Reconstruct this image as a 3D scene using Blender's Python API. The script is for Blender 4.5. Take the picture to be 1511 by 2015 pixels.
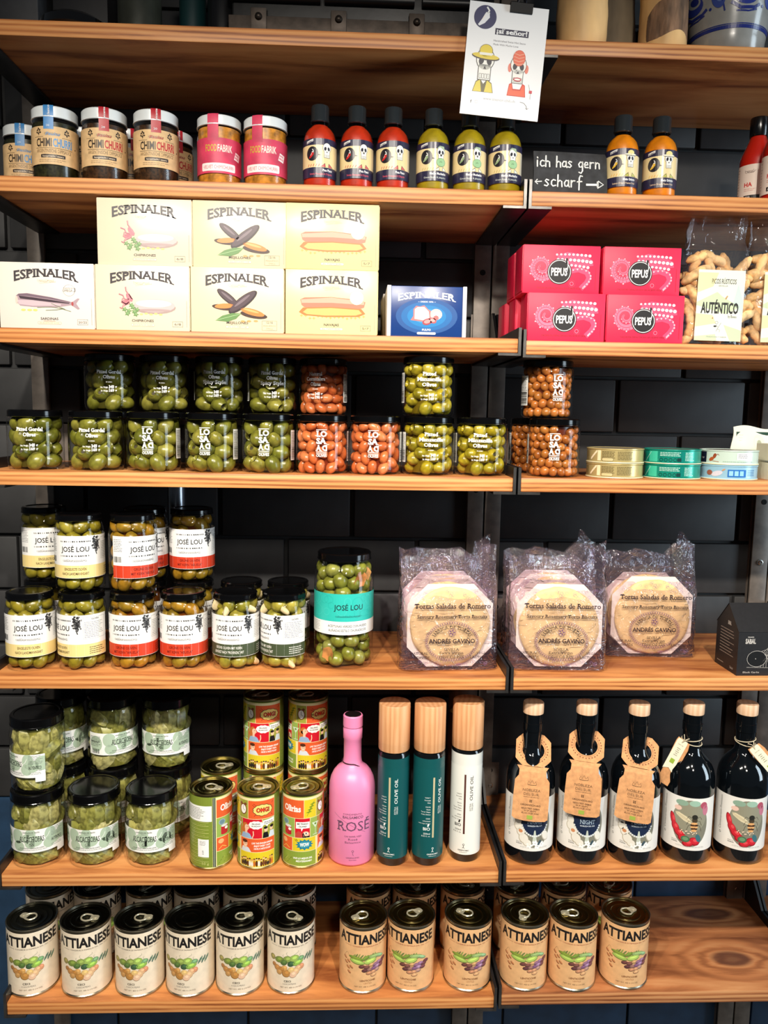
import bpy, bmesh, math, random
from mathutils import Vector, Matrix, noise
PI = math.pi; R_ = math.radians
random.seed(7)
for o in list(bpy.data.objects): bpy.data.objects.remove(o)
sc = bpy.context.scene; COL = sc.collection

# ------------------------------------------------------------- camera
CX, CD, CZ = -0.2468, 1.2, 0.0282
yaw, pit, rol = R_(2.4286), R_(6.8919), R_(0.9959)
fw = Vector((math.sin(yaw)*math.cos(pit), math.cos(yaw)*math.cos(pit), -math.sin(pit)))
rt = Vector((math.cos(yaw), -math.sin(yaw), 0)); dn = fw.cross(rt)
r2 = rt*math.cos(rol) - dn*math.sin(rol); d2 = rt*math.sin(rol) + dn*math.cos(rol)
cam = bpy.data.cameras.new('camera'); camo = bpy.data.objects.new('camera', cam); COL.objects.link(camo)
camo.matrix_world = Matrix(((r2.x, -d2.x, -fw.x, CX), (r2.y, -d2.y, -fw.y, -CD), (r2.z, -d2.z, -fw.z, CZ), (0, 0, 0, 1)))
cam.sensor_fit = 'VERTICAL'; cam.sensor_height = 36.0; cam.sensor_width = 27.0
cam.lens = 1565.28*36/2015; cam.clip_start = 0.01
sc.camera = camo

# ------------------------------------------------------------- world, lamps, exposure
w = bpy.data.worlds.new('world'); sc.world = w; w.use_nodes = True
w.node_tree.nodes['Background'].inputs[0].default_value = (0.75, 0.86, 1.0, 1)
w.node_tree.nodes['Background'].inputs[1].default_value = 0.05
def spot(x, y, z, tx, tz, energy, col, ang=104, rad=0.03):
    l = bpy.data.lights.new('track_spot', 'SPOT'); l.energy = energy; l.color = col
    l.spot_size = R_(ang); l.spot_blend = 1.0; l.shadow_soft_size = rad
    o = bpy.data.objects.new('track_spot', l); COL.objects.link(o); o.location = (x, y, z)
    o.rotation_euler = (Vector((tx, 0.1, tz)) - Vector((x, y, z))).to_track_quat('-Z', 'Y').to_euler()
spot(-0.82, -1.30, 0.84, -0.66, -1.24, 80, (1.0, 0.93, 0.82))
spot(-0.52, -1.30, 0.84, -0.40, -1.24, 88, (1.0, 0.92, 0.80))
spot(0.06, -1.30, 0.84, 0.24, -1.24, 116, (1.0, 0.91, 0.79))
pl = bpy.data.lights.new('fill_light', 'POINT'); pl.energy = 50; pl.color = (1.0, 0.92, 0.82); pl.shadow_soft_size = 0.12  # added fill light, not a known lamp; lifts the upper shelves, softens shadows
po = bpy.data.objects.new('fill_light', pl); COL.objects.link(po); po.location = (0.1, -2.3, 1.0)
al = bpy.data.lights.new('shop_window', 'AREA'); al.shape = 'RECTANGLE'; al.size = 0.75; al.size_y = 1.9
al.energy = 46; al.color = (0.72, 0.88, 1.0)
ao = bpy.data.objects.new('shop_window', al); COL.objects.link(ao); ao.location = (2.55, -1.15, 0.1)
ao.rotation_euler = (Vector((-0.2, 0.05, -0.2)) - Vector((2.55, -1.15, 0.1))).to_track_quat('-Z', 'Y').to_euler()
sc.view_settings.view_transform = 'Standard'; sc.view_settings.look = 'None'
sc.view_settings.exposure = -0.08; sc.view_settings.gamma = 1.0; sc.view_settings.use_curve_mapping = False
sc.cycles.use_denoising = True; sc.cycles.max_bounces = 8; sc.cycles.transparent_max_bounces = 24
sc.cycles.caustics_reflective = False; sc.cycles.caustics_refractive = False

# ------------------------------------------------------------- materials
def lin(v):
    v /= 255.0
    return v/12.92 if v <= 0.04045 else ((v + 0.055)/1.055)**2.4
def C(c): return (lin(c[0]), lin(c[1]), lin(c[2]), 1.0)
MC = {}
def mat(name, col, rough=0.5, metal=0.0, spec=0.5, coat=0.0, var=0.0, scale=60.0, bump=0.0, aniso=(1, 1, 1)):
    """plain coloured surface; var adds fine colour mottling, bump fine relief"""
    if name in MC: return MC[name]
    m = bpy.data.materials.new(name); m.use_nodes = True; MC[name] = m
    nt = m.node_tree; b = nt.nodes['Principled BSDF']
    b.inputs['Base Color'].default_value = C(col); b.inputs['Roughness'].default_value = rough
    b.inputs['Metallic'].default_value = metal; b.inputs['Specular IOR Level'].default_value = spec
    b.inputs['Coat Weight'].default_value = coat; b.inputs['Coat Roughness'].default_value = 0.08
    if var or bump:
        tc = nt.nodes.new('ShaderNodeTexCoord'); mp = nt.nodes.new('ShaderNodeMapping'); mp.inputs['Scale'].default_value = aniso
        nz = nt.nodes.new('ShaderNodeTexNoise'); nz.inputs['Scale'].default_value = scale; nz.inputs['Detail'].default_value = 4
        nt.links.new(tc.outputs['Object'], mp.inputs[0]); nt.links.new(mp.outputs[0], nz.inputs[0])
        if var:
            cr = nt.nodes.new('ShaderNodeValToRGB'); nt.links.new(nz.outputs[0], cr.inputs[0])
            cr.color_ramp.elements[0].position = 0.3; cr.color_ramp.elements[1].position = 0.7
            cr.color_ramp.elements[0].color = C([max(0, v*(1-var)) for v in col]); cr.color_ramp.elements[1].color = C([min(255, v*(1+var)) for v in col])
            nt.links.new(cr.outputs[0], b.inputs['Base Color'])
        if bump:
            bp = nt.nodes.new('ShaderNodeBump'); bp.inputs['Strength'].default_value = bump; bp.inputs['Distance'].default_value = 0.002
            nt.links.new(nz.outputs[0], bp.inputs['Height']); nt.links.new(bp.outputs[0], b.inputs['Normal'])
    return m
def ink(c, rough=0.45):
    return mat('print_%02x%02x%02x_%d' % (c[0], c[1], c[2], rough*100), c, rough)
def glass(name, tint=(255, 255, 255), rough=0.03, refl=1.0, haze=0.0, hazec=(230, 230, 235), bump=0.0, bscale=30.0, ior=1.45):
    """thin clear glass or film: light passes straight through, reflections by fresnel"""
    if name in MC: return MC[name]
    m = bpy.data.materials.new(name); m.use_nodes = True; MC[name] = m
    nt = m.node_tree; nt.nodes.clear(); N = nt.nodes.new
    out = N('ShaderNodeOutputMaterial'); tr = N('ShaderNodeBsdfTransparent'); gl = N('ShaderNodeBsdfGlossy'); mx = N('ShaderNodeMixShader')
    fr = N('ShaderNodeLayerWeight'); fr.inputs['Blend'].default_value = 0.5
    pw = N('ShaderNodeMath'); pw.operation = 'POWER'; pw.inputs[1].default_value = 5.0; nt.links.new(fr.outputs['Facing'], pw.inputs[0])
    f0 = ((ior-1)/(ior+1))**2; ma = N('ShaderNodeMath'); ma.operation = 'MULTIPLY_ADD'; ma.inputs[1].default_value = 1-f0; ma.inputs[2].default_value = f0; nt.links.new(pw.outputs[0], ma.inputs[0])
    tr.inputs[0].default_value = C(tint); gl.inputs['Roughness'].default_value = rough
    base = tr
    if haze:
        df = N('ShaderNodeBsdfDiffuse'); df.inputs[0].default_value = C(hazec); m2 = N('ShaderNodeMixShader'); m2.inputs[0].default_value = haze
        nt.links.new(tr.outputs[0], m2.inputs[1]); nt.links.new(df.outputs[0], m2.inputs[2]); base = m2
    mu = N('ShaderNodeMath'); mu.operation = 'MULTIPLY'; mu.inputs[1].default_value = refl; mu.use_clamp = True
    nt.links.new(ma.outputs[0], mu.inputs[0]); nt.links.new(mu.outputs[0], mx.inputs[0])
    nt.links.new(base.outputs[0], mx.inputs[1]); nt.links.new(gl.outputs[0], mx.inputs[2]); nt.links.new(mx.outputs[0], out.inputs[0])
    if bump:
        tc = N('ShaderNodeTexCoord'); nz = N('ShaderNodeTexNoise'); nz.inputs['Scale'].default_value = bscale; nz.inputs['Detail'].default_value = 3; nz.inputs['Distortion'].default_value = 1.5
        bp = N('ShaderNodeBump'); bp.inputs['Strength'].default_value = bump; bp.inputs['Distance'].default_value = 0.01
        nt.links.new(tc.outputs['Object'], nz.inputs[0]); nt.links.new(nz.outputs[0], bp.inputs['Height'])
        nt.links.new(bp.outputs[0], gl.inputs['Normal']); nt.links.new(bp.outputs[0], fr.inputs['Normal'])
    return m
def randmat(name, cols, rough=0.3, spec=0.5, scale=70.0, sss=0.0):
    """natural thing whose shade differs from piece to piece"""
    if name in MC: return MC[name]
    m = bpy.data.materials.new(name); m.use_nodes = True; MC[name] = m; nt = m.node_tree; N = nt.nodes.new
    b = nt.nodes['Principled BSDF']; b.inputs['Roughness'].default_value = rough; b.inputs['Specular IOR Level'].default_value = spec
    oi = N('ShaderNodeObjectInfo'); cr = N('ShaderNodeValToRGB'); nz = N('ShaderNodeTexNoise'); tc = N('ShaderNodeTexCoord'); mx = N('ShaderNodeMix'); mx.data_type = 'RGBA'; mx.blend_type = 'MULTIPLY'
    nz.inputs['Scale'].default_value = scale; nz.inputs['Detail'].default_value = 3
    while len(cr.color_ramp.elements) < len(cols): cr.color_ramp.elements.new(0.5)
    for i, c in enumerate(cols):
        cr.color_ramp.elements[i].position = i/max(1, len(cols)-1); cr.color_ramp.elements[i].color = C(c)
    c2 = N('ShaderNodeValToRGB'); c2.color_ramp.elements[0].color = (0.55, 0.55, 0.5, 1); c2.color_ramp.elements[1].color = (1.15, 1.15, 1.1, 1)
    c2.color_ramp.elements[0].position = 0.35; c2.color_ramp.elements[1].position = 0.6
    nt.links.new(oi.outputs['Random'], cr.inputs[0]); nt.links.new(tc.outputs['Object'], nz.inputs[0]); nt.links.new(nz.outputs[0], c2.inputs[0])
    mx.inputs[0].default_value = 1.0
    nt.links.new(cr.outputs[0], mx.inputs[6]); nt.links.new(c2.outputs[0], mx.inputs[7]); nt.links.new(mx.outputs[2], b.inputs['Base Color'])
    return m
def wood(name, dark, mid, light, scale=1.0, knots=(), rough=0.45, axis='X'):
    """sawn softwood: long grain streaks along the board, optional knots given as (x, y, rx, ry) in metres"""
    if name in MC: return MC[name]
    m = bpy.data.materials.new(name); m.use_nodes = True; MC[name] = m; nt = m.node_tree; N = nt.nodes.new; L = nt.links.new
    b = nt.nodes['Principled BSDF']; b.inputs['Roughness'].default_value = rough
    tc = N('ShaderNodeTexCoord'); sep = N('ShaderNodeSeparateXYZ'); L(tc.outputs['Object'], sep.inputs[0])
    mp = N('ShaderNodeMapping'); mp.inputs['Scale'].default_value = (1.3*scale, 9*scale, 30*scale) if axis == 'X' else (30*scale, 30*scale, 1.5*scale)
    L(tc.outputs['Object'], mp.inputs[0])
    src = mp.outputs[0]; kd = None
    for k, (kx, ky, rx, ry) in enumerate(knots):
        vm = N('ShaderNodeVectorMath'); vm.operation = 'SUBTRACT'; L(tc.outputs['Object'], vm.inputs[0]); vm.inputs[1].default_value = (kx, ky, 0)
        sv = N('ShaderNodeVectorMath'); sv.operation = 'MULTIPLY'; L(vm.outputs[0], sv.inputs[0]); sv.inputs[1].default_value = (1/rx, 1/ry, 0)
        ln = N('ShaderNodeVectorMath'); ln.operation = 'LENGTH'; L(sv.outputs[0], ln.inputs[0])
        if kd is None: kd = ln.outputs['Value']
        else:
            mn = N('ShaderNodeMath'); mn.operation = 'SMOOTH_MIN'; mn.inputs[2].default_value = 1.2; L(kd, mn.inputs[0]); L(ln.outputs['Value'], mn.inputs[1]); kd = mn.outputs[0]
    n1 = N('ShaderNodeTexNoise'); n1.inputs['Scale'].default_value = 3.2; n1.inputs['Detail'].default_value = 6; n1.inputs['Roughness'].default_value = 0.62; n1.inputs['Distortion'].default_value = 0.9
    L(src, n1.inputs[0])
    wv = N('ShaderNodeTexWave'); wv.bands_direction = 'Z' if axis == 'X' else 'X'; wv.inputs['Scale'].default_value = 1.5 if axis == 'X' else 0.55; wv.inputs['Distortion'].default_value = 8.0; wv.inputs['Detail'].default_value = 3; wv.inputs['Detail Scale'].default_value = 0.7
    L(src, wv.inputs[0])
    mx = N('ShaderNodeMix'); mx.data_type = 'FLOAT'; mx.inputs[0].default_value = 0.3; L(n1.outputs[0], mx.inputs[2]); L(wv.outputs[1], mx.inputs[3])
    val = mx.outputs[0]
    if kd is not None:
        wr = N('ShaderNodeMath'); wr.operation = 'MULTIPLY'; wr.inputs[1].default_value = 6.5; L(kd, wr.inputs[0])
        ad = N('ShaderNodeMath'); ad.operation = 'MULTIPLY_ADD'; L(n1.outputs[0], ad.inputs[0]); ad.inputs[1].default_value = 14.0; L(wr.outputs[0], ad.inputs[2])
        sn = N('ShaderNodeMath'); sn.operation = 'SINE'; L(ad.outputs[0], sn.inputs[0])
        sm = N('ShaderNodeMapRange'); L(sn.outputs[0], sm.inputs[0]); sm.inputs[1].default_value = -1; sm.inputs[3].default_value = 0.36; sm.inputs[4].default_value = 0.62
        fl = N('ShaderNodeMapRange'); L(kd, fl.inputs[0]); fl.inputs[1].default_value = 1.2; fl.inputs[2].default_value = 4.0; fl.inputs[3].default_value = 0.8; fl.inputs[4].default_value = 0.0
        m2 = N('ShaderNodeMix'); m2.data_type = 'FLOAT'; L(fl.outputs[0], m2.inputs[0]); L(val, m2.inputs[2]); L(sm.outputs[0], m2.inputs[3]); val = m2.outputs[0]
    cr = N('ShaderNodeValToRGB'); L(val, cr.inputs[0]); e = cr.color_ramp.elements
    e[0].position = 0.28; e[0].color = C(dark); e[1].position = 0.7; e[1].color = C(light); x = e.new(0.47); x.color = C(mid)
    colr = cr.outputs[0]
    if kd is not None:
        kf = N('ShaderNodeMapRange'); L(kd, kf.inputs[0]); kf.inputs[1].default_value = 0.8; kf.inputs[2].default_value = 1.15; kf.inputs[3].default_value = 0.75; kf.inputs[4].default_value = 0.0
        m3 = N('ShaderNodeMix'); m3.data_type = 'RGBA'; L(kf.outputs[0], m3.inputs[0]); L(colr, m3.inputs[6]); m3.inputs[7].default_value = C((78, 48, 38)); colr = m3.outputs[2]
    L(colr, b.inputs['Base Color'])
    bp = N('ShaderNodeBump'); bp.inputs['Strength'].default_value = 0.25; bp.inputs['Distance'].default_value = 0.001; L(n1.outputs[0], bp.inputs['Height']); L(bp.outputs[0], b.inputs['Normal'])
    return m

# ------------------------------------------------------------- mesh building
class G:
    """collects faces of one mesh"""
    def __init__(s): s.v = []; s.f = []; s.m = []
    def add(s, v, f, m=0):
        n = len(s.v); s.v += [tuple(p) for p in v]; s.f += [tuple(i+n for i in q) for q in f]
        s.m += (m if isinstance(m, list) else [m]*len(f)); return s
    def box(s, x0, x1, y0, y1, z0, z1, m=0, bev=0.0):
        if bev:
            bm = bmesh.new(); bmesh.ops.create_cube(bm, size=1.0)
            for q in bm.verts: q.co = Vector(((x0+x1)/2 + q.co.x*(x1-x0), (y0+y1)/2 + q.co.y*(y1-y0), (z0+z1)/2 + q.co.z*(z1-z0)))
            bmesh.ops.bevel(bm, geom=bm.edges[:], offset=bev, segments=2, affect='EDGES', profile=0.5)
            bm.verts.ensure_lookup_table(); s.add([q.co for q in bm.verts], [[q.index for q in f.verts] for f in bm.faces], m); bm.free(); return s
        v = [(x0, y0, z0), (x1, y0, z0), (x1, y1, z0), (x0, y1, z0), (x0, y0, z1), (x1, y0, z1), (x1, y1, z1), (x0, y1, z1)]
        return s.add(v, [(0, 3, 2, 1), (4, 5, 6, 7), (0, 1, 5, 4), (1, 2, 6, 5), (2, 3, 7, 6), (3, 0, 4, 7)], m)
    def lathe(s, prof, seg=40, m=0, cx=0.0, cy=0.0, sx=1.0, sy=1.0):
        """prof: (r, z) or (r, z, mat) list; r=0 closes"""
        v = []; rings = []
        for p in prof:
            r, z = p[0], p[1]
            if r <= 1e-7: rings.append([len(v)]); v.append((cx, cy, z))
            else:
                rings.append(list(range(len(v), len(v)+seg)))
                v += [(cx + sx*r*math.cos(2*PI*i/seg), cy + sy*r*math.sin(2*PI*i/seg), z) for i in range(seg)]
        f = []; ms = []
        for k in range(len(rings)-1):
            a, b = rings[k], rings[k+1]; mm = prof[k][2] if len(prof[k]) > 2 else m
            for i in range(seg):
                j = (i+1) % seg
                if len(a) == 1 and len(b) == 1: continue
                if len(a) == 1: f.append((a[0], b[i], b[j]))
                elif len(b) == 1: f.append((a[i], b[0], a[j]))
                else: f.append((a[i], a[j], b[j], b[i]))
                ms.append(mm)
        f = [tuple(reversed(q)) if False else q for q in f]
        return s.add(v, f, ms)
    def tube(s, pts, r, n=8, m=0, closed=False, flat=1.0):
        P = [Vector(p) for p in pts]; v = []; k = len(P)
        up = Vector((0.13, 0.21, 0.97))
        for i, p in enumerate(P):
            t = (P[(i+1) % k] - P[i-1]) if closed else (P[min(i+1, k-1)] - P[max(i-1, 0)])
            if t.length < 1e-9: t = Vector((0, 0, 1))
            t.normalize(); a = t.cross(up)
            if a.length < 1e-3: a = t.cross(Vector((1, 0, 0)))
            a.normalize(); b = t.cross(a); rr = r[i] if isinstance(r, (list, tuple)) else r
            v += [p + a*rr*math.cos(2*PI*j/n) + b*rr*flat*math.sin(2*PI*j/n) for j in range(n)]
        f = []
        for i in range(k if closed else k-1):
            q = (i+1) % k
            for j in range(n):
                l = (j+1) % n; f.append((i*n+j, i*n+l, q*n+l, q*n+j))
        if not closed: f += [tuple(reversed(range(n))), tuple(range((k-1)*n, k*n))]
        return s.add(v, f, m)
    def grid(s, fn, nu, nv, m=0, wrap=False):
        v = [fn(i/nu, j/nv) for j in range(nv+1) for i in range(nu + (0 if wrap else 1))]; W = nu if wrap else nu+1
        f = [(j*W+i, j*W+(i+1) % W, (j+1)*W+(i+1) % W, (j+1)*W+i) for j in range(nv) for i in range(nu)]
        return s.add(v, f, m)
    def plate(s, pts, fn, t, m=0):
        """2D outline extruded by t; fn(u, v, w) places it"""
        n = len(pts); v = [fn(a, b, 0) for a, b in pts] + [fn(a, b, t) for a, b in pts]
        f = [tuple(range(n)), tuple(reversed(range(n, 2*n)))] + [(i, i+n, (i+1) % n + n, (i+1) % n) for i in range(n)]
        return s.add(v, f, m)
    def mesh(s, name, mats, smooth=35):
        me = bpy.data.meshes.new(name); me.from_pydata(s.v, [], s.f)
        for x in (mats if isinstance(mats, (list, tuple)) else [mats]): me.materials.append(x)
        me.polygons.foreach_set('material_index', s.m)
        bm = bmesh.new(); bm.from_mesh(me); bmesh.ops.recalc_face_normals(bm, faces=bm.faces[:]); bm.to_mesh(me); bm.free()
        if smooth:
            me.polygons.foreach_set('use_smooth', [True]*len(me.polygons)); me.set_sharp_from_angle(angle=R_(smooth))
        me.update(); return me
def obj(name, me, parent=None, loc=(0, 0, 0), rot=(0, 0, 0), **kw):
    o = bpy.data.objects.new(name, me); COL.objects.link(o); o.location = loc; o.rotation_euler = rot
    if parent: o.parent = parent
    for k, v in kw.items(): o[k] = v
    return o
def thing(name, label, cat, loc=(0, 0, 0), rz=0.0, group=None):
    o = bpy.data.objects.new(name, None); COL.objects.link(o); o.empty_display_size = 0.01
    o.location = loc; o.rotation_euler = (0, 0, rz); o['label'] = label; o['category'] = cat
    if group: o['group'] = group
    return o
KIDS = {}
def kids(o):
    return o.children
def dup(root, label, loc, rz=0.0, group=None, keep=None):
    """copy of a thing with its parts and sub-parts (meshes shared)"""
    r = root.copy(); COL.objects.link(r); r.location = loc; r.rotation_euler = (0, 0, rz); r['label'] = label
    if group: r['group'] = group
    for ch in list(root.children):
        if keep and not keep(ch): continue
        c = ch.copy(); COL.objects.link(c); c.parent = r
        for g in list(ch.children):
            d = g.copy(); COL.objects.link(d); d.parent = c
    return r
def face(X, Y, off=0.0):
    """turn about z so that a front print is seen off (fraction of the half width) from the middle"""
    return math.atan2(CX - X, CD + Y) + math.asin(max(-0.98, min(0.98, off)))

# ------------------------------------------------------------- flat print: shapes and lettering in millimetres
TX = {}
TSC = bpy.data.scenes.new('lettering')
def glyphs(s, bold=0.0, serif=False):
    k = (s, bold, serif)
    if k in TX: return TX[k]
    cu = bpy.data.curves.new('t', 'FONT'); cu.body = s; cu.resolution_u = 2; cu.offset = bold; cu.fill_mode = 'FRONT'
    ob = bpy.data.objects.new('t', cu); TSC.collection.objects.link(ob); vl = TSC.view_layers[0]; vl.update()
    ev = ob.evaluated_get(vl.depsgraph); me = ev.to_mesh()
    v = [(q.co.x, q.co.y) for q in me.vertices]; f = [tuple(p.vertices) for p in me.polygons]
    if serif:
        cnt = {}
        for p in me.polygons:
            for e in p.edge_keys: cnt[e] = cnt.get(e, 0) + 1
        ex = []
        for (a, b), c in cnt.items():
            if c != 1: continue
            (x0, y0), (x1, y1) = v[a], v[b]
            if abs(y0-y1) < 0.004 and 0.03 < abs(x1-x0) < 0.26:
                inside = None
                if abs(y0) < 0.03 + bold: inside = 1
                elif y0 > 0.45: inside = -1
                if inside: ex.append((min(x0, x1)-0.075, max(x0, x1)+0.075, y0, y0 + 0.085*inside))
        for x0, x1, y0, y1 in ex:
            n = len(v); v += [(x0, y0), (x1, y0), (x1, y1), (x0, y1)]; f.append((n, n+1, n+2, n+3))
    ev.to_mesh_clear()
    bpy.data.objects.remove(ob); bpy.data.curves.remove(cu)
    TX[k] = (v, f); return TX[k]
CAP = 0.729
class Art:
    def __init__(s): s.it = []; s.cols = []
    def ci(s, c):
        if c not in s.cols: s.cols.append(c)
        return s.cols.index(c)
    def raw(s, v, f, c, l): s.it.append((v, f, s.ci(tuple(c)), l)); return s
    def poly(s, pts, c, l=1): return s.raw(list(pts), [tuple(range(len(pts)))], c, l)
    def rect(s, x0, y0, x1, y1, c, l=1): return s.poly([(x0, y0), (x1, y0), (x1, y1), (x0, y1)], c, l)
    def ell(s, x, y, rx, ry, c, l=1, rot=0.0, n=20, a0=0.0, a1=360.0):
        cr, sr = math.cos(R_(rot)), math.sin(R_(rot)); full = abs(a1-a0) >= 359.9; pts = []
        for i in range(n if full else n+1):
            a = R_(a0 + (a1-a0)*i/n); p, q = rx*math.cos(a), ry*math.sin(a); pts.append((x + p*cr - q*sr, y + p*sr + q*cr))
        return s.poly(pts, c, l)
    def line(s, pts, wd, c, l=1):
        v = []; f = []
        for i, (x, y) in enumerate(pts):
            a = pts[max(0, i-1)]; b = pts[min(len(pts)-1, i+1)]; dx, dy = b[0]-a[0], b[1]-a[1]; d = math.hypot(dx, dy) or 1
            v += [(x - dy/d*wd/2, y + dx/d*wd/2), (x + dy/d*wd/2, y - dx/d*wd/2)]
        for i in range(len(pts)-1): f.append((2*i, 2*i+1, 2*i+3, 2*i+2))
        return s.raw(v, f, c, l)
    def ring(s, x, y, rx, ry, wd, c, l=1, n=36):
        return s.line([(x + rx*math.cos(2*PI*i/n), y + ry*math.sin(2*PI*i/n)) for i in range(n+1)], wd, c, l)
    def frame(s, x0, y0, x1, y1, wd, c, l=1):
        return s.rect(x0, y0, x1, y0+wd, c, l).rect(x0, y1-wd, x1, y1, c, l).rect(x0, y0, x0+wd, y1, c, l).rect(x1-wd, y0, x1, y1, c, l)
    def pill(s, x0, y0, x1, y1, c, l=1, r=None, n=6):
        r = r or (y1-y0)/2; pts = []
        for cx, cy, a in ((x1-r, y1-r, 0), (x0+r, y1-r, 90), (x0+r, y0+r, 180), (x1-r, y0+r, 270)):
            pts += [(cx + r*math.cos(R_(a+90*i/n)), cy + r*math.sin(R_(a+90*i/n))) for i in range(n+1)]
        return s.poly(pts, c, l)
    def text(s, t, x, y, h, c, l=3, w=None, al='C', bold=0.0, serif=False, sx=1.0, ital=0.0, rot=0.0, warp=None):
        """h = capital height, w = width to fit, (x, y) = anchor on the baseline"""
        v, f = glyphs(t, bold, serif)
        if not v: return s
        x0 = min(p[0] for p in v); x1 = max(p[0] for p in v); k = h/CAP; kx = (w/(x1-x0)) if w else k*sx
        sh = {'C': (x0+x1)/2, 'L': x0, 'R': x1}[al]
        q = [((p[0]-sh)*kx + ital*p[1]*k, p[1]*k) for p in v]
        if warp: q = [warp(*p) for p in q]
        if rot:
            cr, sr = math.cos(R_(rot)), math.sin(R_(rot)); q = [(a*cr - b*sr, a*sr + b*cr) for a, b in q]
        return s.raw([(a+x, b+y) for a, b in q], f, c, l)
    def lines(s, x0, x1, y, n, dy, c, l=2, wd=0.7, seed=1, ragged=0.25):
        """small print too fine to read: broken lines"""
        rd = random.Random(seed)
        for i in range(n):
            x = x0; e = x1 - rd.random()*ragged*(x1-x0)
            while x < e:
                q = min(e, x + rd.uniform(1.5, 5)); s.rect(x, y - i*dy, q, y - i*dy + wd, c, l); x = q + 0.6
        return s
    def script(s, x, y, wd, h, c, l=3, th=0.4, seed=1):
        """a line of loose handwriting"""
        rd = random.Random(seed); pts = []; n = max(20, int(wd/h*14)); ph = 0
        for i in range(n):
            ph += rd.uniform(0.5, 1.3); pts.append((x - wd/2 + wd*i/n + 0.35*h*math.cos(ph), y + h*(0.32*math.sin(ph) + (0.4 if rd.random() < 0.08 else 0))))
        return s.line(pts, th, c, l)
    def build(s, name, mp, du=None, clip=None, u0=-200, rough=0.45):
        bm = bmesh.new()
        for v, f, c, l in s.it:
            vs = [bm.verts.new((p[0], p[1], l)) for p in v]
            for q in f:
                try: fc = bm.faces.new([vs[i] for i in q]); fc.material_index = c
                except ValueError: pass
        def cut(co, no, clear=False):
            bmesh.ops.bisect_plane(bm, geom=bm.verts[:]+bm.edges[:]+bm.faces[:], dist=1e-6, plane_co=co, plane_no=no, clear_outer=clear)
        if clip:
            cut((clip[0], 0, 0), (-1, 0, 0), True); cut((clip[2], 0, 0), (1, 0, 0), True); cut((0, clip[1], 0), (0, -1, 0), True); cut((0, clip[3], 0), (0, 1, 0), True)
        if du and bm.verts:
            a = min(q.co.x for q in bm.verts); b = max(q.co.x for q in bm.verts); x = a + du
            while x < b: cut((x, 0, 0), (1, 0, 0)); x += du
        bmesh.ops.triangulate(bm, faces=[f for f in bm.faces if len(f.verts) > 4])
        for q in bm.verts: q.co = Vector(mp(q.co.x, q.co.y, q.co.z))
        me = bpy.data.meshes.new(name); bm.to_mesh(me); bm.free()
        for c in s.cols: me.materials.append(ink(c, rough))
        me.update(); return me
def cyl(R, z=0.0):
    def f(u, v, l):
        r = R + 0.00012 + 0.00005*l; a = u*0.001/R; return (r*math.sin(a), -r*math.cos(a), z + v*0.001)
    return f
def flat(y=0.0, z=0.0, x=0.0):
    return lambda u, v, l: (x + u*0.001, y - 0.00012 - 0.00005*l, z + v*0.001)
def sleeve(R, u0, u1, z0, z1, m, name='label', th=0.00012, seg=3.0):
    """a paper label wrapped on a round body; u in millimetres along the arc"""
    g = G(); n = max(2, int((u1-u0)/seg)); R2 = R + th
    g.grid(lambda a, b: (R2*math.sin((u0 + (u1-u0)*a)*0.001/R), -R2*math.cos((u0 + (u1-u0)*a)*0.001/R), (z0 + (z1-z0)*b)*0.001), n, 1)
    return g.mesh(name, m, 60)

# ------------------------------------------------------------- the wall behind
M_black = mat('black_paint', (24, 24, 26), 0.42, var=0.25, scale=40)
M_wall = mat('dark_wall_paint', (46, 46, 47), 0.6, var=0.12, scale=18, bump=0.25)
M_blue = mat('blue_panel_paint', (40, 66, 94), 0.45, var=0.12, scale=22, bump=0.12)
YB = 0.268
wb = obj('wall_back', G().box(-1.35, 1.35, YB+0.012, YB+0.1, -1.5, 1.15).mesh('wall_back', M_wall), kind='structure')
bm_ = G().box(-0.118, 0.118, 0, 0.0135, 0.0, 0.096, bev=0.003).mesh('brick', M_wall)
row = 0; z = -0.705
while z < 1.05:
    x = -1.22 + (0.122 if row % 2 else 0)
    while x < 1.2:
        obj('brick', bm_, wb, (x, YB + 0.0015*random.random(), z), (0, 0, 0)); x += 0.244
    z += 0.1015; row += 1
pm_ = G().box(-0.1265, 0.1265, 0, 0.0115, 0, 0.78, bev=0.003).mesh('panel', M_blue)
for k in range(-5, 6): obj('wall_panel', pm_, wb, (-0.054 + 0.257*k, YB+0.001, -1.488))

# ------------------------------------------------------------- shelf boards, uprights, brackets
ZL = [0.567, 0.358, 0.1462, -0.062, -0.3755, -0.6995, -0.9205]
ZR = [0.567, 0.358, 0.1440, -0.062, -0.3755, -0.6985, -0.9160]
T = 0.0215; XL = -0.790; XR = 0.548; SD = 0.264
W_shelf = [wood('shelf_wood_%d' % k, d, m_, l_) for k, (d, m_, l_) in enumerate((((140, 78, 40), (202, 130, 72), (224, 158, 96)), ((146, 82, 44), (206, 136, 78), (228, 164, 102))))]
W_knot = wood('knotty_shelf_wood', (116, 66, 38), (176, 112, 68), (206, 148, 98), knots=((0.437 - 0.012, 0.078, 0.036, 0.020), (0.452 - 0.012, 0.205, 0.048, 0.018)))
rank = ['topmost', 'second', 'third', 'fourth', 'fifth', 'sixth', 'bottom']
on = ['under the stoneware jug and clay pots', 'carrying hot sauces', 'carrying tinned seafood boxes', 'carrying squat olive jars', 'carrying tall olive jars and biscuits', 'carrying artichoke jars and bottles', 'carrying printed food cans']
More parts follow.
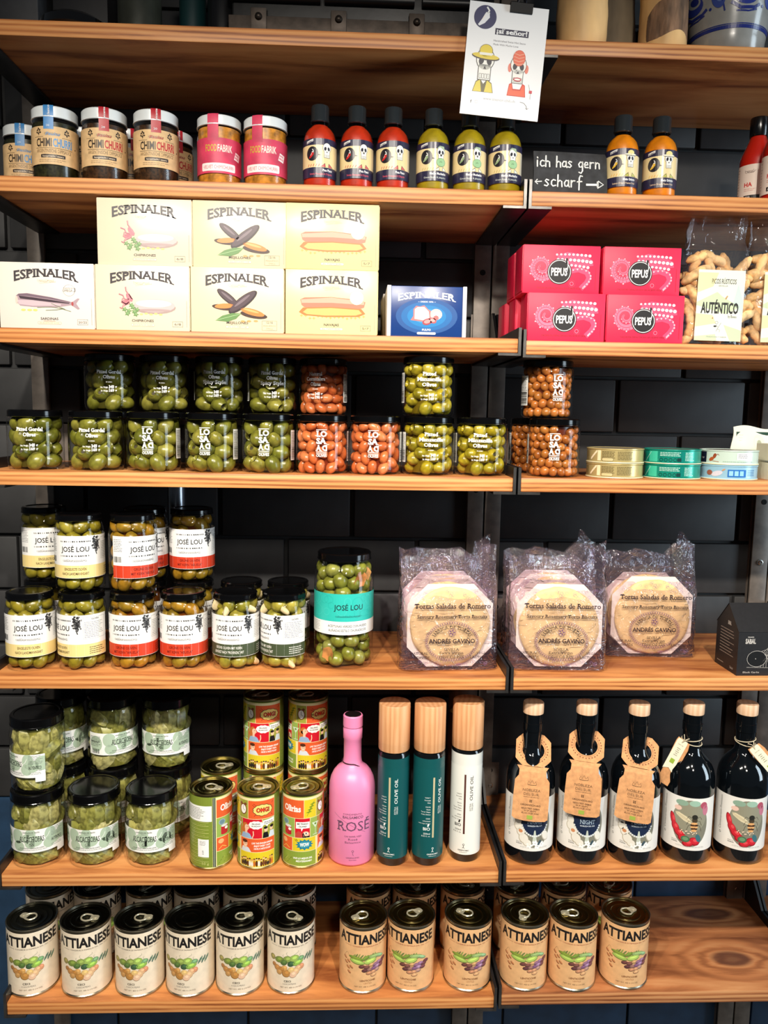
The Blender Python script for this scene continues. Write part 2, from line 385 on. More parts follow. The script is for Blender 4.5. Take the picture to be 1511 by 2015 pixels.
for k in range(7):
    me = G().box(XL, 0.0, 0, SD, -T, 0, bev=0.0012).mesh('shelf_board', W_shelf[k % 2])
    obj('shelf_board', me, None, (0, 0, ZL[k]), label='%s wooden shelf board of the wide left bay, %s' % (rank[k], on[k].split(' and')[0]), category='shelf')
    me = G().box(0, XR-0.012, 0, SD, -T, 0, bev=0.0012).mesh('shelf_board', W_knot if k == 6 else W_shelf[(k+1) % 2])
    obj('shelf_board', me, None, (0.012, 0, ZR[k]), label='%s wooden shelf board of the right bay%s' % (rank[k], ' with dark knots' if k == 6 else ' right of the steel joint'), category='shelf')
    me = G().box(0, 0.5, 0, SD, -T, 0, bev=0.0012).mesh('shelf_board', W_shelf[k % 2])
    if k == 6: obj('shelf_board', me, None, (XR+0.012, 0, ZR[k]), label='corner of wooden bottom shelf board beyond the right bracket', category='shelf')
M_steel = mat('bare_steel', (104, 102, 100), 0.35, 0.9, var=0.12, scale=50)
M_bolt = mat('zinc_bolt', (205, 205, 200), 0.25, 1.0)
M_upr = mat('grey_upright_paint', (112, 103, 95), 0.45, 0.2, var=0.12, scale=50)
def bolt_mesh(r=0.006):
    g = G().lathe([(0, -0.001), (r, -0.001), (r, 0.0015), (r*0.72, 0.0018), (r*0.68, 0.004), (r*0.5, 0.0052), (r*0.42, 0.0052), (r*0.38, 0.0035), (0, 0.0035)], 14)
    return g.mesh('bolt', M_bolt)
BOLT = bolt_mesh()
HOLE = G().lathe([(0, 0), (0.005, 0), (0.005, 0.0006), (0, 0.0006)], 14).mesh('hole', mat('hole_black', (8, 8, 8), 0.9))
FR = (PI/2, 0, 0)
# uprights: pairs of steel bars against the wall, each one bar
def upright(x0, x1, label, z0=-1.45, z1=1.1, holes=()):
    me = G().box(x0, x1, -0.004, 0.004, z0, z1, bev=0.0008).add([], []).box(x0, x0+0.004, 0.0, 0.012, z0, z1).mesh('upright', M_upr)
    o = obj('steel_upright', me, None, (0, YB-0.011, 0), label=label, category='upright')
    for zz, b in holes:
        obj('bolt' if b else 'hole', BOLT if b else HOLE, o, ((x0+x1)/2, -0.0041, zz), FR)
    return o
hs = [(zz, 0) for zz in (0.27, -0.115, -0.13+0.01)] 
upright(-0.031, -0.0015, 'grey steel upright bar left of the joint between the two bays', holes=((0.285, 0), (-0.005, 0), (-0.105, 0), (-0.245, 1), (-1.008, 1)))
upright(0.0015, 0.031, 'grey steel upright bar right of the joint between the two bays', holes=((-0.105, 0), (-0.245, 1), (-1.008, 1)))
upright(-0.815, -0.785, 'grey steel upright bar at the far left end', holes=((-0.1, 0),))
upright(0.512, 0.5435, 'dark steel upright bar with silver bolts, left of the far right pair', holes=((-0.12, 0), (-0.235, 1), (-0.335, 1), (-1.0, 1)))
upright(0.5465, 0.578, 'dark steel upright bar with silver bolts, right of the far right pair', holes=((-0.235, 1), (-0.335, 1), (-1.0, 1)))
# brackets: bent steel plate under each board end
def bracket_mesh(side):
    """side +1: lip points to +x (board lies to the right)"""
    g = G(); t = 0.0045
    out = [(0.0-0.0015, -T-0.004), (SD-0.006, -T-0.004), (SD-0.006, 0.066), (SD-0.030, 0.066), (SD-0.075, 0.016), (0.0-0.0015, 0.016)]
    g.plate(out, lambda u, v, w: (-side*t + side*w, u, v), t)
    return g.mesh('side_plate', M_black, 30)
def lip_mesh(side):
    g = G(); g.box(min(0, side*0.030)-0.0045*(side > 0), max(0, side*0.030)+0.0045*(side < 0), -0.0015, SD-0.006, -T-0.0042, -T-0.0002, bev=0.0004); return g.mesh('lip', M_black, 30)
def edge_mesh(side):
    g = G(); g.box(-0.0044 if side > 0 else 0.0001, -0.0001 if side > 0 else 0.0044, -0.0022, -0.0014, -T-0.004, 0.0155)
    g.box(min(0, side*0.0298), max(0, side*0.0298), -0.0022, -0.0014, -T-0.004, -T-0.0004); return g.mesh('cut_edge', M_steel, 30)
BR = {s: (bracket_mesh(s), lip_mesh(s), edge_mesh(s)) for s in (1, -1)}
def backplate_mesh(side):
    g = G(); x0, x1 = (0.0, 0.034) if side > 0 else (-0.034, 0.0)
    g.box(x0, x1, SD-0.0065, SD-0.0045, 0.0, 0.066); return g.mesh('back_plate', M_upr, 30)
BP = {s: backplate_mesh(s) for s in (1, -1)}
def bracket(x, z, side, label):
    o = thing('shelf_bracket', label, 'bracket', (x, 0, z), group='bent steel shelf brackets')
    obj('side_plate', BR[side][0], o); obj('lip', BR[side][1], o); obj('cut_edge', BR[side][2], o, label='bare steel front edge')
    p = obj('back_plate', BP[side], o); obj('bolt', BOLT, p, (side*0.017, SD-0.0066, 0.020), FR); obj('hole', HOLE, p, (side*0.017, SD-0.0066, 0.050), FR)
for k in range(7):
    bracket(0.0, ZL[k], -1, 'black steel bracket holding the right end of the %s shelf, left bay' % rank[k])
    bracket(0.012, ZR[k], 1, 'black steel bracket holding the left end of the %s shelf, right bay' % rank[k])
    bracket(XL, ZL[k], 1, 'black steel bracket at the far left end of the %s shelf' % rank[k])
    if k in (3, 4, 6): bracket(XR, ZR[k], -1, 'black steel bracket at the far right end of the %s shelf' % rank[k])
bracket(XR+0.012, ZR[6], 1, 'black steel bracket under the corner of the board beyond the right bay')
# pipes
M_pipe = mat('brushed_pipe', (150, 156, 164), 0.28, 1.0, var=0.08, scale=30)
g = G().lathe([(0.016, -0.165), (0.016, -0.062-T-0.001)], 24).lathe([(0.016, -0.165), (0.012, -0.170), (0.004, -0.185), (0, -0.186)], 24)
obj('steel_pipe', g.mesh('steel_pipe', M_pipe), None, (-0.552, 0.205, 0), label='short brushed steel pipe hanging under the olive jar shelf', category='pipe')
M_pipe2 = mat('brown_pipe', (112, 84, 70), 0.4, 0.2, var=0.1, scale=30)
g = G().lathe([(0.0, -0.6995), (0.026, -0.6995), (0.026, -0.3755-T), (0, -0.3755-T)], 24)
pp = obj('brown_pipe', g.mesh('brown_pipe', M_pipe2), None, (-0.034, 0.222, 0), label='brown vertical pipe behind the white oil bottle', category='pipe')
obj('screw_knob', G().lathe([(0, -0.004), (0.005, -0.004), (0.006, 0), (0.004, 0.004), (0, 0.005)], 12).mesh('knob', mat('brass', (200, 160, 90), 0.3, 1.0)), pp, (-0.022, -0.022, -0.505), FR)

# ============================================================= cans of pulses (bottom shelf)
M_tin = mat('tin_rim', (176, 170, 150), 0.28, 1.0); M_tindark = mat('tin_lid_dark', (78, 78, 66), 0.28, 1.0)
M_gold = mat('tin_lid_gold', (150, 134, 78), 0.26, 1.0); M_tab = mat('tin_tab', (206, 198, 170), 0.3, 0.55)
def can_meshes(R, H, mrim, mlid, rings=True):
    e = 0.0008
    body = G().lathe([(0, 0.002), (R*0.93, 0.002), (R*0.97, 0), (R+e, 0), (R+e, 0.003), (R-e, 0.0045), (R-e, H-0.0045), (R+e, H-0.003), (R+e, H-0.0005), (R, H), (R-0.0012, H-0.0005), (R-0.0018, H-0.004)], 44)
    lid = G().lathe([(R-0.0016, H-0.0038), (R-0.003, H-0.0044), (R-0.006, H-0.0040), (R-0.0075, H-0.0034), (R-0.009, H-0.0040), (R*0.62, H-0.0040), (R*0.60, H-0.0034), (R*0.57, H-0.0040), (R*0.36, H-0.0040), (R*0.34, H-0.0036), (R*0.31, H-0.0040), (0, H-0.0040)], 44)
    return body.mesh('can_body', mrim), lid.mesh('lid', mlid)
def tab_mesh(L=0.030):
    g = G(); pts = []
    for i in range(20):
        a = 2*PI*i/20; x = math.cos(a); pts.append((L*0.5 + L*0.34*x, L*0.30*math.sin(a)*(1.0 if x > 0 else 0.9), 0.0012 + 0.0012*(x+1)/2))
    g.tube(pts, 0.0014, 6, closed=True)
    g.plate([(-L*0.12, -0.0035), (-L*0.02, -0.006), (L*0.34, -0.0072), (L*0.34, 0.0072), (-L*0.02, 0.006), (-L*0.12, 0.0035)], lambda u, v, w: (u, v, 0.0008+w), 0.0011)
    g.lathe([(0.0032, 0), (0.0032, 0.0026), (0.002, 0.0030), (0, 0.0030)], 12, cx=0.002)
    return g.mesh('pull_tab', M_tab)
TAB = tab_mesh()
K = (28, 26, 26)
def attianese(kind):
    a = Art(); chick = kind == 0
    a.text('ATTIANESE', 0, 88.5, 17, K, 3, w=98, bold=0.035)
    sub = (70, 60, 55) if chick else (150, 70, 50)
    a.text('CONSERVE DI FAMIGLIA DAL 1954', 4, 83.0, 2.3, sub, 3, w=52); a.line([(-36, 84), (-24, 83.9)], 0.4, sub, 2); a.line([(32, 84), (42, 84)], 0.4, sub, 2)
    rd = random.Random(3)
    if chick:
        for x, y, sgn in ((-8, 70, 1), (6, 72, -1), (14, 66, 1), (-14, 66, 1)):
            a.line([(x + 3*math.sin(i*0.7)*sgn + i*0.5, y - 6 + i*1.4) for i in range(9)], 0.35, (96, 110, 84), 2)
        for i in range(9):
            x = 24 + i*2.0; a.ell(x, 60 + (i % 3)*2.2 - 0.2*i, 1.4, 4.2, (70, 104, 92) if i % 2 else (104, 136, 112), 2, rot=-28 + 8*(i % 2))
        for x, y, rx, ry, c in ((-33, 62, 5.5, 5, (150, 140, 78)), (-20, 61, 8, 5.5, (122, 142, 66)), (-12, 57, 6, 5, (84, 112, 58)), (-6, 63, 7, 6, (138, 158, 80)), (0, 55, 6, 5, (62, 92, 62)), (5, 64, 8.5, 6.2, (156, 184, 92)), (16, 62, 6.5, 4.5, (116, 158, 112)), (11, 56, 9.5, 5, (150, 188, 84))):
            a.ell(x, y, rx, ry, tuple(int(v*0.75) for v in c), 2, rot=15); a.ell(x+0.3, y+0.4, rx*0.9, ry*0.88, c, 3, rot=15); a.ell(x+1, y+1.4, rx*0.45, ry*0.4, tuple(min(255, int(v*1.25)) for v in c), 4, rot=15)
        for x, y, r, c in ((-24, 46, 5.5, (190, 136, 78)), (-17, 44, 5.5, (178, 124, 62)), (-20, 39, 5, (196, 150, 92)), (-11, 47, 5, (214, 164, 96)), (-8, 38, 7.2, (186, 134, 70)), (0, 44, 5.5, (226, 190, 122)), (7, 41, 6.8, (224, 184, 140)), (3, 36, 6.5, (232, 192, 160)), (12, 46, 6, (222, 178, 134)), (17, 48, 5.2, (214, 150, 112)), (-30, 50, 4, (170, 118, 66))):
            a.ell(x, y, r, r*0.95, tuple(int(v*0.72) for v in c), 2); a.ell(x+0.4, y+0.5, r*0.92, r*0.86, c, 3); a.ell(x+1.2, y+1.8, r*0.42, r*0.36, tuple(min(255, int(v*1.14)) for v in c), 4)
        a.text('CECI', -6, 22.5, 3.4, (60, 56, 52), 3, bold=0.02, sx=1.2); a.text('CHICKPEAS', -3, 17.8, 2.8, (130, 126, 120), 3, w=22)
    else:
        for i in range(9):
            x = -20 + i*4.4; a.ell(x, 66 + 1.2*math.sin(i), 1.3, 5.2, (112, 132, 70) if i % 2 else (146, 162, 84), 2, rot=-40 + 6*(i % 3))
        for x, y, rx, ry, rot, c in ((-16, 63, 13, 3.2, -8, (128, 150, 60)), (-14, 57, 13, 4.6, -10, (168, 196, 96)), (8, 58, 11, 5.2, 12, (180, 206, 104)), (16, 65, 11, 4, 0, (150, 176, 110)), (26, 63, 8, 3, -20, (150, 190, 140)), (0, 64, 8, 3, 30, (120, 146, 62))):
            a.ell(x, y, rx, ry, tuple(int(v*0.62) for v in c), 2, rot=rot); a.ell(x, y+0.5, rx*0.94, ry*0.8, c, 3, rot=rot); a.ell(x, y+1.3, rx*0.6, ry*0.28, tuple(min(255, int(v*1.2)) for v in c), 4, rot=rot)
        for x, y, c in ((-6, 49, (110, 66, 62)), (2, 48, (126, 80, 72)), (10, 51, (206, 160, 110)), (17, 50, (142, 100, 128)), (24, 52, (156, 116, 150)), (30, 50, (110, 64, 70)), (-1, 42, (96, 58, 60)), (7, 43, (150, 108, 100)), (14, 44, (126, 86, 120)), (21, 46, (172, 136, 168)), (28, 45, (120, 72, 76)), (6, 37, (198, 140, 104)), (13, 38, (204, 150, 112)), (20, 40, (180, 140, 130)), (14, 32.5, (222, 168, 122)), (34, 54, (110, 60, 70))):
            a.ell(x, y, 5.4, 3.3, tuple(int(v*0.6) for v in c), 2, rot=6); a.ell(x+0.2, y+0.5, 4.8, 2.7, c, 3, rot=6); a.ell(x+0.5, y+1.2, 2.4, 0.9, tuple(min(255, int(v*1.25)) for v in c), 4, rot=6)
        for x, y in ((-34, 52), (-30, 44), (-24, 46), (-36, 60), (-29, 55), (-28, 36)):
            a.ell(x, y, 3.6, 2.0, (118, 66, 44), 2, rot=-35); a.ell(x+0.4, y+0.6, 3.0, 1.4, (206, 140, 92), 3, rot=-35)
        a.line([(-38 + 1.5*i - 0.04*i*i, 62 + 8*math.sin(i*0.35)) for i in range(9)], 0.3, (110, 90, 50), 2)
        a.text('LENTICCHIE', 4, 22.5, 3.1, (120, 70, 40), 3, w=26, bold=0.02); a.text('LENTILS', 4, 18, 2.6, (170, 120, 80), 3, w=13)
    a.text('NET WT. 400 G (14 OZ)', 0, 12.0, 2.3, (110, 90, 70), 3, w=36)
    return a
CANR, CANH = 0.0395, 0.117
def pulse_can(kind):
    nm = 'chickpea_can' if kind == 0 else 'lentil_can'
    t = thing(nm, 'x', 'can')
    b, l = can_meshes(CANR, CANH, M_tin, M_tindark if kind == 0 else M_gold)
    obj('can_body', b, t); obj('lid', l, t)
    paper = mat('cream_can_paper', (236, 222, 198), 0.42, var=0.03, scale=90) if kind == 0 else mat('kraft_can_paper', (232, 184, 132), 0.42, var=0.04, scale=90)
    lb = obj('label', G().lathe([(CANR, 0.005), (CANR, 0.1115)], 60).mesh('label', paper), t)
    obj('label_print', attianese(kind).build('label_print', cyl(CANR), 4.0), lb)
    return t
chick = pulse_can(0); lent = pulse_can(1)
ordn = ['first', 'second', 'third', 'fourth', 'fifth', 'sixth']
def put_can(src, used, x, y, z, off, tabang, label, group, flip=False):
    rz = face(x, y, off)
    if used: t = dup(src, label, (x, y, z), rz, group)
    else:
        t = src; t.location = (x, y, z); t.rotation_euler = (0, 0, rz); t['label'] = label; t['group'] = group
    tabs.append((t, tabang))
    return t
tabs = []
front = [(-0.7657, .0497, -0.16, -20), (-0.6770, .0469, -0.10, 180), (-0.5890, .0458, -0.24, 185), (-0.5054, .0448, -0.26, None), (-0.4230, .0463, -0.02, 200), (-0.3379, .0485, 0.0, 150)]
for i, (x, y, off, ta) in enumerate(front):
    lab = '%s chickpea can from the left in the front row of the bottom shelf' % ordn[i] if ta is not None else 'chickpea can standing upside down without pull tab, fourth in front row'
    put_can(chick, i > 0, x, y, ZL[6], off, ta, lab, 'cream chickpea cans')
for i, x in enumerate((-0.7700, -0.6870, -0.5965, -0.5125, -0.4260, -0.3400)):
    put_can(chick, True, x, 0.140, ZL[6], 0.35, (None, 40, 60, None, None, 60)[i], '%s chickpea can from the left in the back row, half hidden' % ordn[i], 'cream chickpea cans')
for i, (x, y, off, ta) in enumerate([(-0.2168, .0477, 0.12, 25), (-0.1355, .0493, -0.18, 215), (-0.0389, .0487, 0.06, -30)]):
    put_can(lent, i > 0, x, y, ZL[6], off, ta, '%s orange lentil can in the front row, left of the shelf joint' % ordn[i], 'orange lentil cans')
for i, (x, y, off, ta) in enumerate([(0.0560, .0425, 0.16, 65), (0.1390, .0405, 0.16, -5), (0.2289, .0432, 0.22, 205)]):
    put_can(lent, True, x, y, ZR[6], off, ta, '%s orange lentil can in the front row, right of the shelf joint' % ordn[i], 'orange lentil cans')
for i, x in enumerate((-0.2060, -0.1230, -0.0360)):
    put_can(lent, True, x, 0.138, ZL[6], 0.2, (40, 100, 150)[i], '%s lentil can in the back row, left of the shelf joint' % ordn[i], 'orange lentil cans')
for i, x in enumerate((0.0600, 0.1455, 0.2290)):
    put_can(lent, True, x, 0.130, ZR[6], 0.1, (60, 10, 60)[i], '%s lentil can in the back row, right of the shelf joint' % ordn[i], 'orange lentil cans')
for t, ta in tabs:
    if ta is None: continue
    a = R_(ta) ; rr = 0.017
    # rivet end sits near the rim, ring end towards the middle; ang is the way the tab points seen from above
    w = R_(ta); tb = obj('pull_tab', TAB, t, (-math.cos(w)*0.012, -math.sin(w)*0.012, CANH-0.0040)); tb.rotation_euler = (0, 0, w - t.rotation_euler.z)
    c_, s_ = math.cos(-t.rotation_euler.z), math.sin(-t.rotation_euler.z); px, py = -math.cos(w)*0.018, -math.sin(w)*0.018
    tb.location = (px*c_ - py*s_, px*s_ + py*c_, CANH-0.0040)

# ============================================================= artichoke jars (sixth shelf)
M_glass = glass('clear_glass'); M_lid = mat('black_lid', (7, 7, 8), 0.13, 0.0, 0.4)
def jar_mesh(R, H, rn, zl, rb=0.006, sh=0.012, th=0.0018):
    """thin walled jar: base curve, straight wall, shoulder into the neck below the lid at zl"""
    p = [(0, 0.0025), (R-rb*1.6, 0.0015), (R-rb, 0.0), (R-rb*0.4, 0.0012), (R-rb*0.1, 0.0035), (R, rb+0.001)]
    p += [(R, zl-sh-0.006), (R-0.0006, zl-sh-0.002), (R-(R-rn)*0.35, zl-sh*0.55), (R-(R-rn)*0.75, zl-sh*0.2), (rn, zl), (rn, H-0.002)]
    return G().lathe(p, 48).mesh('glass_body', M_glass, 60)
def lid_mesh(r, z0, z1, m, lug=True):
    p = [(r-0.0008, z0), (r+0.0006, z0+0.0006), (r+0.0006, z0+0.0018), (r, z0+0.0026), (r, z1-0.0022), (r-0.0016, z1-0.0004), (r-0.0035, z1), (r-0.006, z1-0.0002), (r-0.0072, z1-0.0012), (0, z1-0.0010)]
    return G().lathe(p, 48).mesh('lid', m)
def brine(r, z0, z1, m):
    return G().lathe([(0, z0), (r*0.96, z0), (r, z0+0.003), (r, z1), (0, z1)], 28).mesh('brine', m)
ARR, ARH = 0.0418, 0.123
def artichoke_piece(k):
    rd = random.Random(40+k); g = G(); nu, nv = 16, 9
    def fn(u, v):
        a = 2*PI*u; t = PI*v; r = math.sin(t)**0.8
        rib = 1 + 0.13*math.cos(5*a + 3*v) + 0.06*math.cos(11*a)
        return (0.0125*r*rib*math.cos(a), 0.0085*r*rib*math.sin(a), -0.019*math.cos(t) + 0.003*math.sin(a*3)*r)
    g.grid(fn, nu, nv, wrap=True); return g
M_art = randmat('artichoke_flesh', [(116, 116, 50), (150, 146, 78), (186, 178, 122), (134, 134, 62), (166, 160, 92)], 0.35, scale=160)
ARTM = [artichoke_piece(k).mesh('artichoke_piece', M_art) for k in range(3)]
M_artb = mat('artichoke_oil', (112, 108, 48), 0.3, var=0.35, scale=90)
W_ = (242, 243, 238); SAGE = (176, 196, 172); GK = (40, 42, 40)
def artichoke_art():
    a = Art()
    for x, y, rx, ry in ((-26, 55, 11, 12), (-24, 39, 10, 9), (-4, 60, 8, 9), (-9, 52, 9, 8), (3, 48, 11, 9), (-4, 44, 9, 8), (26, 56, 9, 12), (24, 42, 9, 9), (34, 48, 9, 10), (48, 52, 12, 12), (-50, 48, 12, 14)):
        a.ell(x, y, rx, ry, SAGE, 1)
    a.line([(15, 44), (17, 50), (22, 54), (25, 60)], 0.7, W_, 2); a.line([(-16, 60), (-18, 50), (-14, 42)], 0.7, W_, 2)
    a.text('ALCACHOFAS', -3, 47.0, 9.0, GK, 3, w=39, bold=0.01, serif=True)
    a.text('AUTÉNTICO', 37, 43.0, 5.2, GK, 3, w=19, bold=0.02); a.text('by Rivera', 43, 40.2, 1.8, GK, 3, w=7)
    a.text('HORTALIZAS DEL TAJUÑA', -3, 61.5, 1.9, GK, 3, w=26, bold=0.02); a.text('Navarra', -3, 58.8, 1.7, GK, 3, w=8)
    a.ring(-3, 41.5, 3, 3, 0.5, GK, 3, 16); a.rect(-4.5, 40.2, -1.5, 41.2, GK, 3)
    a.text('ALCACHOFAS Y ESPECIAS EN ACEITE', -3, 35.6, 1.7, GK, 3, w=38, bold=0.02); a.text('ARTICHOKES IN SPICED OLIVE OIL EXTRA VIRGIN', -3, 32.6, 1.7, GK, 3, w=46)
    a.lines(27, 49, 64, 6, 2.4, (120, 128, 120), 2, 0.8, 5); a.lines(27, 50, 37, 2, 2.4, (120, 128, 120), 2, 0.7, 6)
    a.lines(-62, -40, 60, 7, 2.6, (90, 96, 90), 3, 0.9, 8); a.text('BARQUILLO', -51, 51, 2.6, GK, 3, w=18, bold=0.03)
    rd = random.Random(4); x = -58
    while x < -43: wd = rd.choice((0.4, 0.7, 1.1)); a.rect(x, 31.5, x+wd, 39.5, GK, 4); x += wd + rd.choice((0.4, 0.8))
    return a
def artichoke_jar(nm='artichoke_jar'):
    t = thing(nm, 'x', 'jar'); obj('glass_body', jar_mesh(ARR, ARH, 0.0385, 0.107, 0.009, 0.007), t)
    obj('lid', lid_mesh(0.0405, 0.107, ARH, M_lid), t); obj('oil', brine(0.0335, 0.004, 0.103, M_artb), t)
    rd = random.Random(11)
    for zl in range(4):
        for i in range(8):
            a = 2*PI*(i + 0.5*(zl % 2) + rd.uniform(-0.2, 0.2))/8; r = 0.0285
            o = obj('artichoke_piece', rd.choice(ARTM), t, (r*math.cos(a), r*math.sin(a), 0.018 + zl*0.0225 + rd.uniform(-0.002, 0.002)))
            o.rotation_euler = (rd.uniform(-0.2, 0.2), rd.uniform(-0.9, 0.9) + (PI/2 if rd.random() < 0.4 else 0), a + PI/2)
            s = rd.uniform(0.9, 1.2); o.scale = (s, s, s)
    lb = obj('label', sleeve(ARR, -64, 52, 29, 67, mat('white_label_paper', (240, 241, 236), 0.4)), t)
    obj('label_print', artichoke_art().build('label_print', cyl(ARR), 4.0, clip=(-64, 29, 52, 67)), lb)
    obj('price_sticker', sleeve(ARR, 37, 52, 22, 34, mat('white_sticker', (246, 246, 242), 0.35), 'price_sticker', 0.0004), t)
    return t
aj = artichoke_jar(); AG = 'artichoke jars'
zs = ZL[5]
aj.location = (-0.7500, .0521, zs); aj.rotation_euler = (0, 0, face(-.75, .0521, -0.22)); aj['label'] = 'front artichoke jar at the left end, carrying another jar on its lid'; aj['group'] = AG
dup(aj, 'front artichoke jar, second from the left, nothing on its lid', (-0.6590, .0515, zs), face(-.659, .0505, -0.24), AG)
dup(aj, 'front artichoke jar, third from the left, beside the comic cans', (-0.5664, .0505, zs), face(-.5664, .0505, -0.24), AG)
dup(aj, 'artichoke jar stacked on top of the left front artichoke jar', (-0.7480, .0555, zs+ARH), face(-.7477, .0555, -0.85), AG)
BKA = [(-0.742, 0.145), (-0.6535, 0.140), (-0.5600, 0.140)]
for i, (x, y) in enumerate(BKA):
    dup(aj, ('lower back artichoke jar at the left end, hidden in the shade', 'lower back artichoke jar seen between the front lids', 'lower back artichoke jar showing beside the comic cans')[i], (x, y, zs), face(x, y, (0, 0.2, 0.35)[i]), AG)
    dup(aj, ('upper back artichoke jar half hidden behind the front stack', 'upper back artichoke jar turned to show its barcode', 'upper back artichoke jar on the right, label facing forward')[i], (x, y, zs+ARH), face(x, y, (0.05, 0.46, -0.20)[i]), AG)

# ============================================================= comic printed olive cans (sixth shelf)
CMR, CMH = 0.0340, 0.127
OR = (226, 96, 48); RD = (206, 28, 44); YL = (222, 200, 44); LG = (150, 176, 84); OG = (158, 160, 62); SK = (240, 196, 162); WH = (250, 248, 240); BK = (24, 22, 24)
def burst(a, x, y, rx, ry, c, l, n=12, k=0.72, cloud=False):
    if cloud:
        for i in range(n): a.ell(x + rx*0.72*math.cos(2*PI*i/n), y + ry*0.66*math.sin(2*PI*i/n), rx*0.36, ry*0.42, c, l, n=10)
        a.ell(x, y, rx*0.85, ry*0.8, c, l)
    else:
        a.poly([(x + rx*(1 if i % 2 == 0 else k)*math.cos(PI*i/n), y + ry*(1 if i % 2 == 0 else k)*math.sin(PI*i/n)) for i in range(2*n)], c, l)
def comic_art():
    a = Art(); U = 2*PI*34.0; gap = 0.8
    def pan(x0, y0, x1, y1, c): a.rect(x0+gap/2, y0+gap/2, x1-gap/2, y1-gap/2, c, 2)
    rows = (6, 30, 52, 84, 117)
    a.rect(-6, 4.5, 126, 121, (238, 226, 170), 1)
    # first panels
    pan(0, 86, 42, 117, OR); pan(42, 86, 63, 117, YL); a.text('Olirias', 22, 97, 10.5, WH, 3, w=30, bold=0.03, serif=True)
    for i in range(7): a.ell(50 + i*1.1, 96 + i*2.2, 4.6, 1.1, (128, 148, 40), 3, rot=20 + (50 if i % 2 else -10)); 
    a.line([(47, 90), (52, 100), (59, 113)], 0.6, (110, 130, 40), 4)
    pan(0, 53, 27, 86, LG); pan(27, 53, 52, 86, RD); pan(52, 53, 71, 86, LG)
    a.rect(8, 58, 21, 71, (186, 34, 44), 3).ell(14.5, 71, 6.5, 2.2, (222, 222, 216), 4).ell(14.5, 58, 6.5, 2, (186, 34, 44), 3).ell(10, 78, 6, 5.2, (150, 170, 176), 3).ell(10, 78, 4.4, 3.8, (110, 140, 150), 4).ell(18, 66, 3, 2.4, WH, 4)
    a.rect(29, 69, 51, 80, WH, 3).poly([(37, 70), (41, 70), (38, 64)], WH, 3); a.text('ME TRAIGO', 40, 75.6, 2.6, BK, 4, w=18, bold=0.03); a.text('OLIVAS?', 40, 71.2, 2.6, BK, 4, w=13, bold=0.03)
    a.poly([(27.5, 53.5), (40, 53.5), (38, 62), (33, 65), (27.5, 60)], (190, 70, 60), 3).ell(45, 59, 5.5, 5, SK, 3).ell(45.5, 60.4, 2.6, 1.7, WH, 4).ell(45.5, 60.4, 1.1, 1.4, BK, 5).poly([(40, 53.5), (51.6, 53.5), (51.6, 56), (44, 56), (41, 62), (39.5, 60)], BK, 4)
    a.poly([(55, 77), (68, 77), (61.5, 67)], (206, 226, 196), 3).line([(61.5, 68), (61.5, 57)], 0.8, (206, 226, 196), 3).rect(57, 56, 66, 57, (206, 226, 196), 3).ell(61.5, 74, 2, 1.6, (110, 140, 50), 4)
    pan(0, 30, 23, 53, OR); pan(23, 30, 62, 53, YL)
    burst(a, 43, 41.5, 15, 9.5, (30, 120, 150), 3); burst(a, 43, 41.5, 11, 6.5, (60, 150, 170), 4); a.text('WOW', 43, 38.8, 6, WH, 5, w=15, bold=0.04); a.line([(27, 50), (30, 47)], 0.8, BK, 3); a.line([(29, 51), (32, 48)], 0.8, BK, 3)
    a.ell(8, 46, 5, 4, (240, 180, 120), 3).line([(4, 33), (10, 38), (18, 34)], 1.2, (240, 190, 90), 3)
    pan(0, 5, 63, 30, (136, 160, 62)); a.text('VIVE LO MEJOR DEL', 40, 17.0, 3.0, WH, 3, w=32, bold=0.03, ital=0.15); a.text('MEDITERRÁNEO', 42, 12, 3.0, WH, 3, w=26, bold=0.03, ital=0.15)
    for i in range(6): a.line([(3 + 3.2*i, 9 + (i % 3)*4), (6 + 3.2*i, 11 + (i % 3)*4)], 0.8, (96, 120, 40), 3)
    # second panels
    pan(63, 86, 81, 117, OG); a.ell(72, 101, 6.6, 9.0, (120, 66, 40), 3).ell(72, 101, 5.2, 7.4, WH, 4).line([(72, 107), (72, 101), (75, 99)], 0.7, BK, 5).ell(68, 110, 2.4, 2.2, (120, 66, 40), 3).ell(76, 110, 2.4, 2.2, (120, 66, 40), 3)
    pan(81, 86, 126, 117, OR); burst(a, 105, 101, 15.5, 9.5, BK, 3, 11, cloud=True); burst(a, 105, 101, 14.6, 8.7, (244, 214, 120), 4, 11, cloud=True); a.text('OMG!', 105, 97.8, 7.2, BK, 5, w=21.5, bold=0.06); a.text('OMG!', 104.6, 98.2, 6.6, (226, 60, 40), 6, w=20.5, bold=0.02)
    for p_, q_ in (((88, 110), (92, 107)), ((90, 112), (94, 109)), ((91, 91), (94, 94)), ((119, 93), (121, 90)), ((120, 110), (123, 113))): a.line([p_, q_], 0.7, (150, 30, 30), 3)
    pan(66, 53, 104, 86, RD); a.ell(76, 73, 5, 6.4, (196, 110, 50), 3).ell(73, 67, 4.6, 6.5, (196, 110, 50), 3).ell(78.5, 71.5, 3.8, 5, SK, 4).poly([(81, 73), (83.6, 70.4), (81, 69)], SK, 4).rect(75.5, 62, 79.5, 68, SK, 4).poly([(67, 53.5), (88, 53.5), (84, 61), (78, 64), (71, 62)], (150, 176, 206), 4).line([(88, 54), (90, 60), (89.5, 66)], 1.6, SK, 4).ell(79.4, 73, 0.7, 0.5, BK, 5).line([(80.6, 68.6), (82, 68.8)], 0.7, RD, 5)
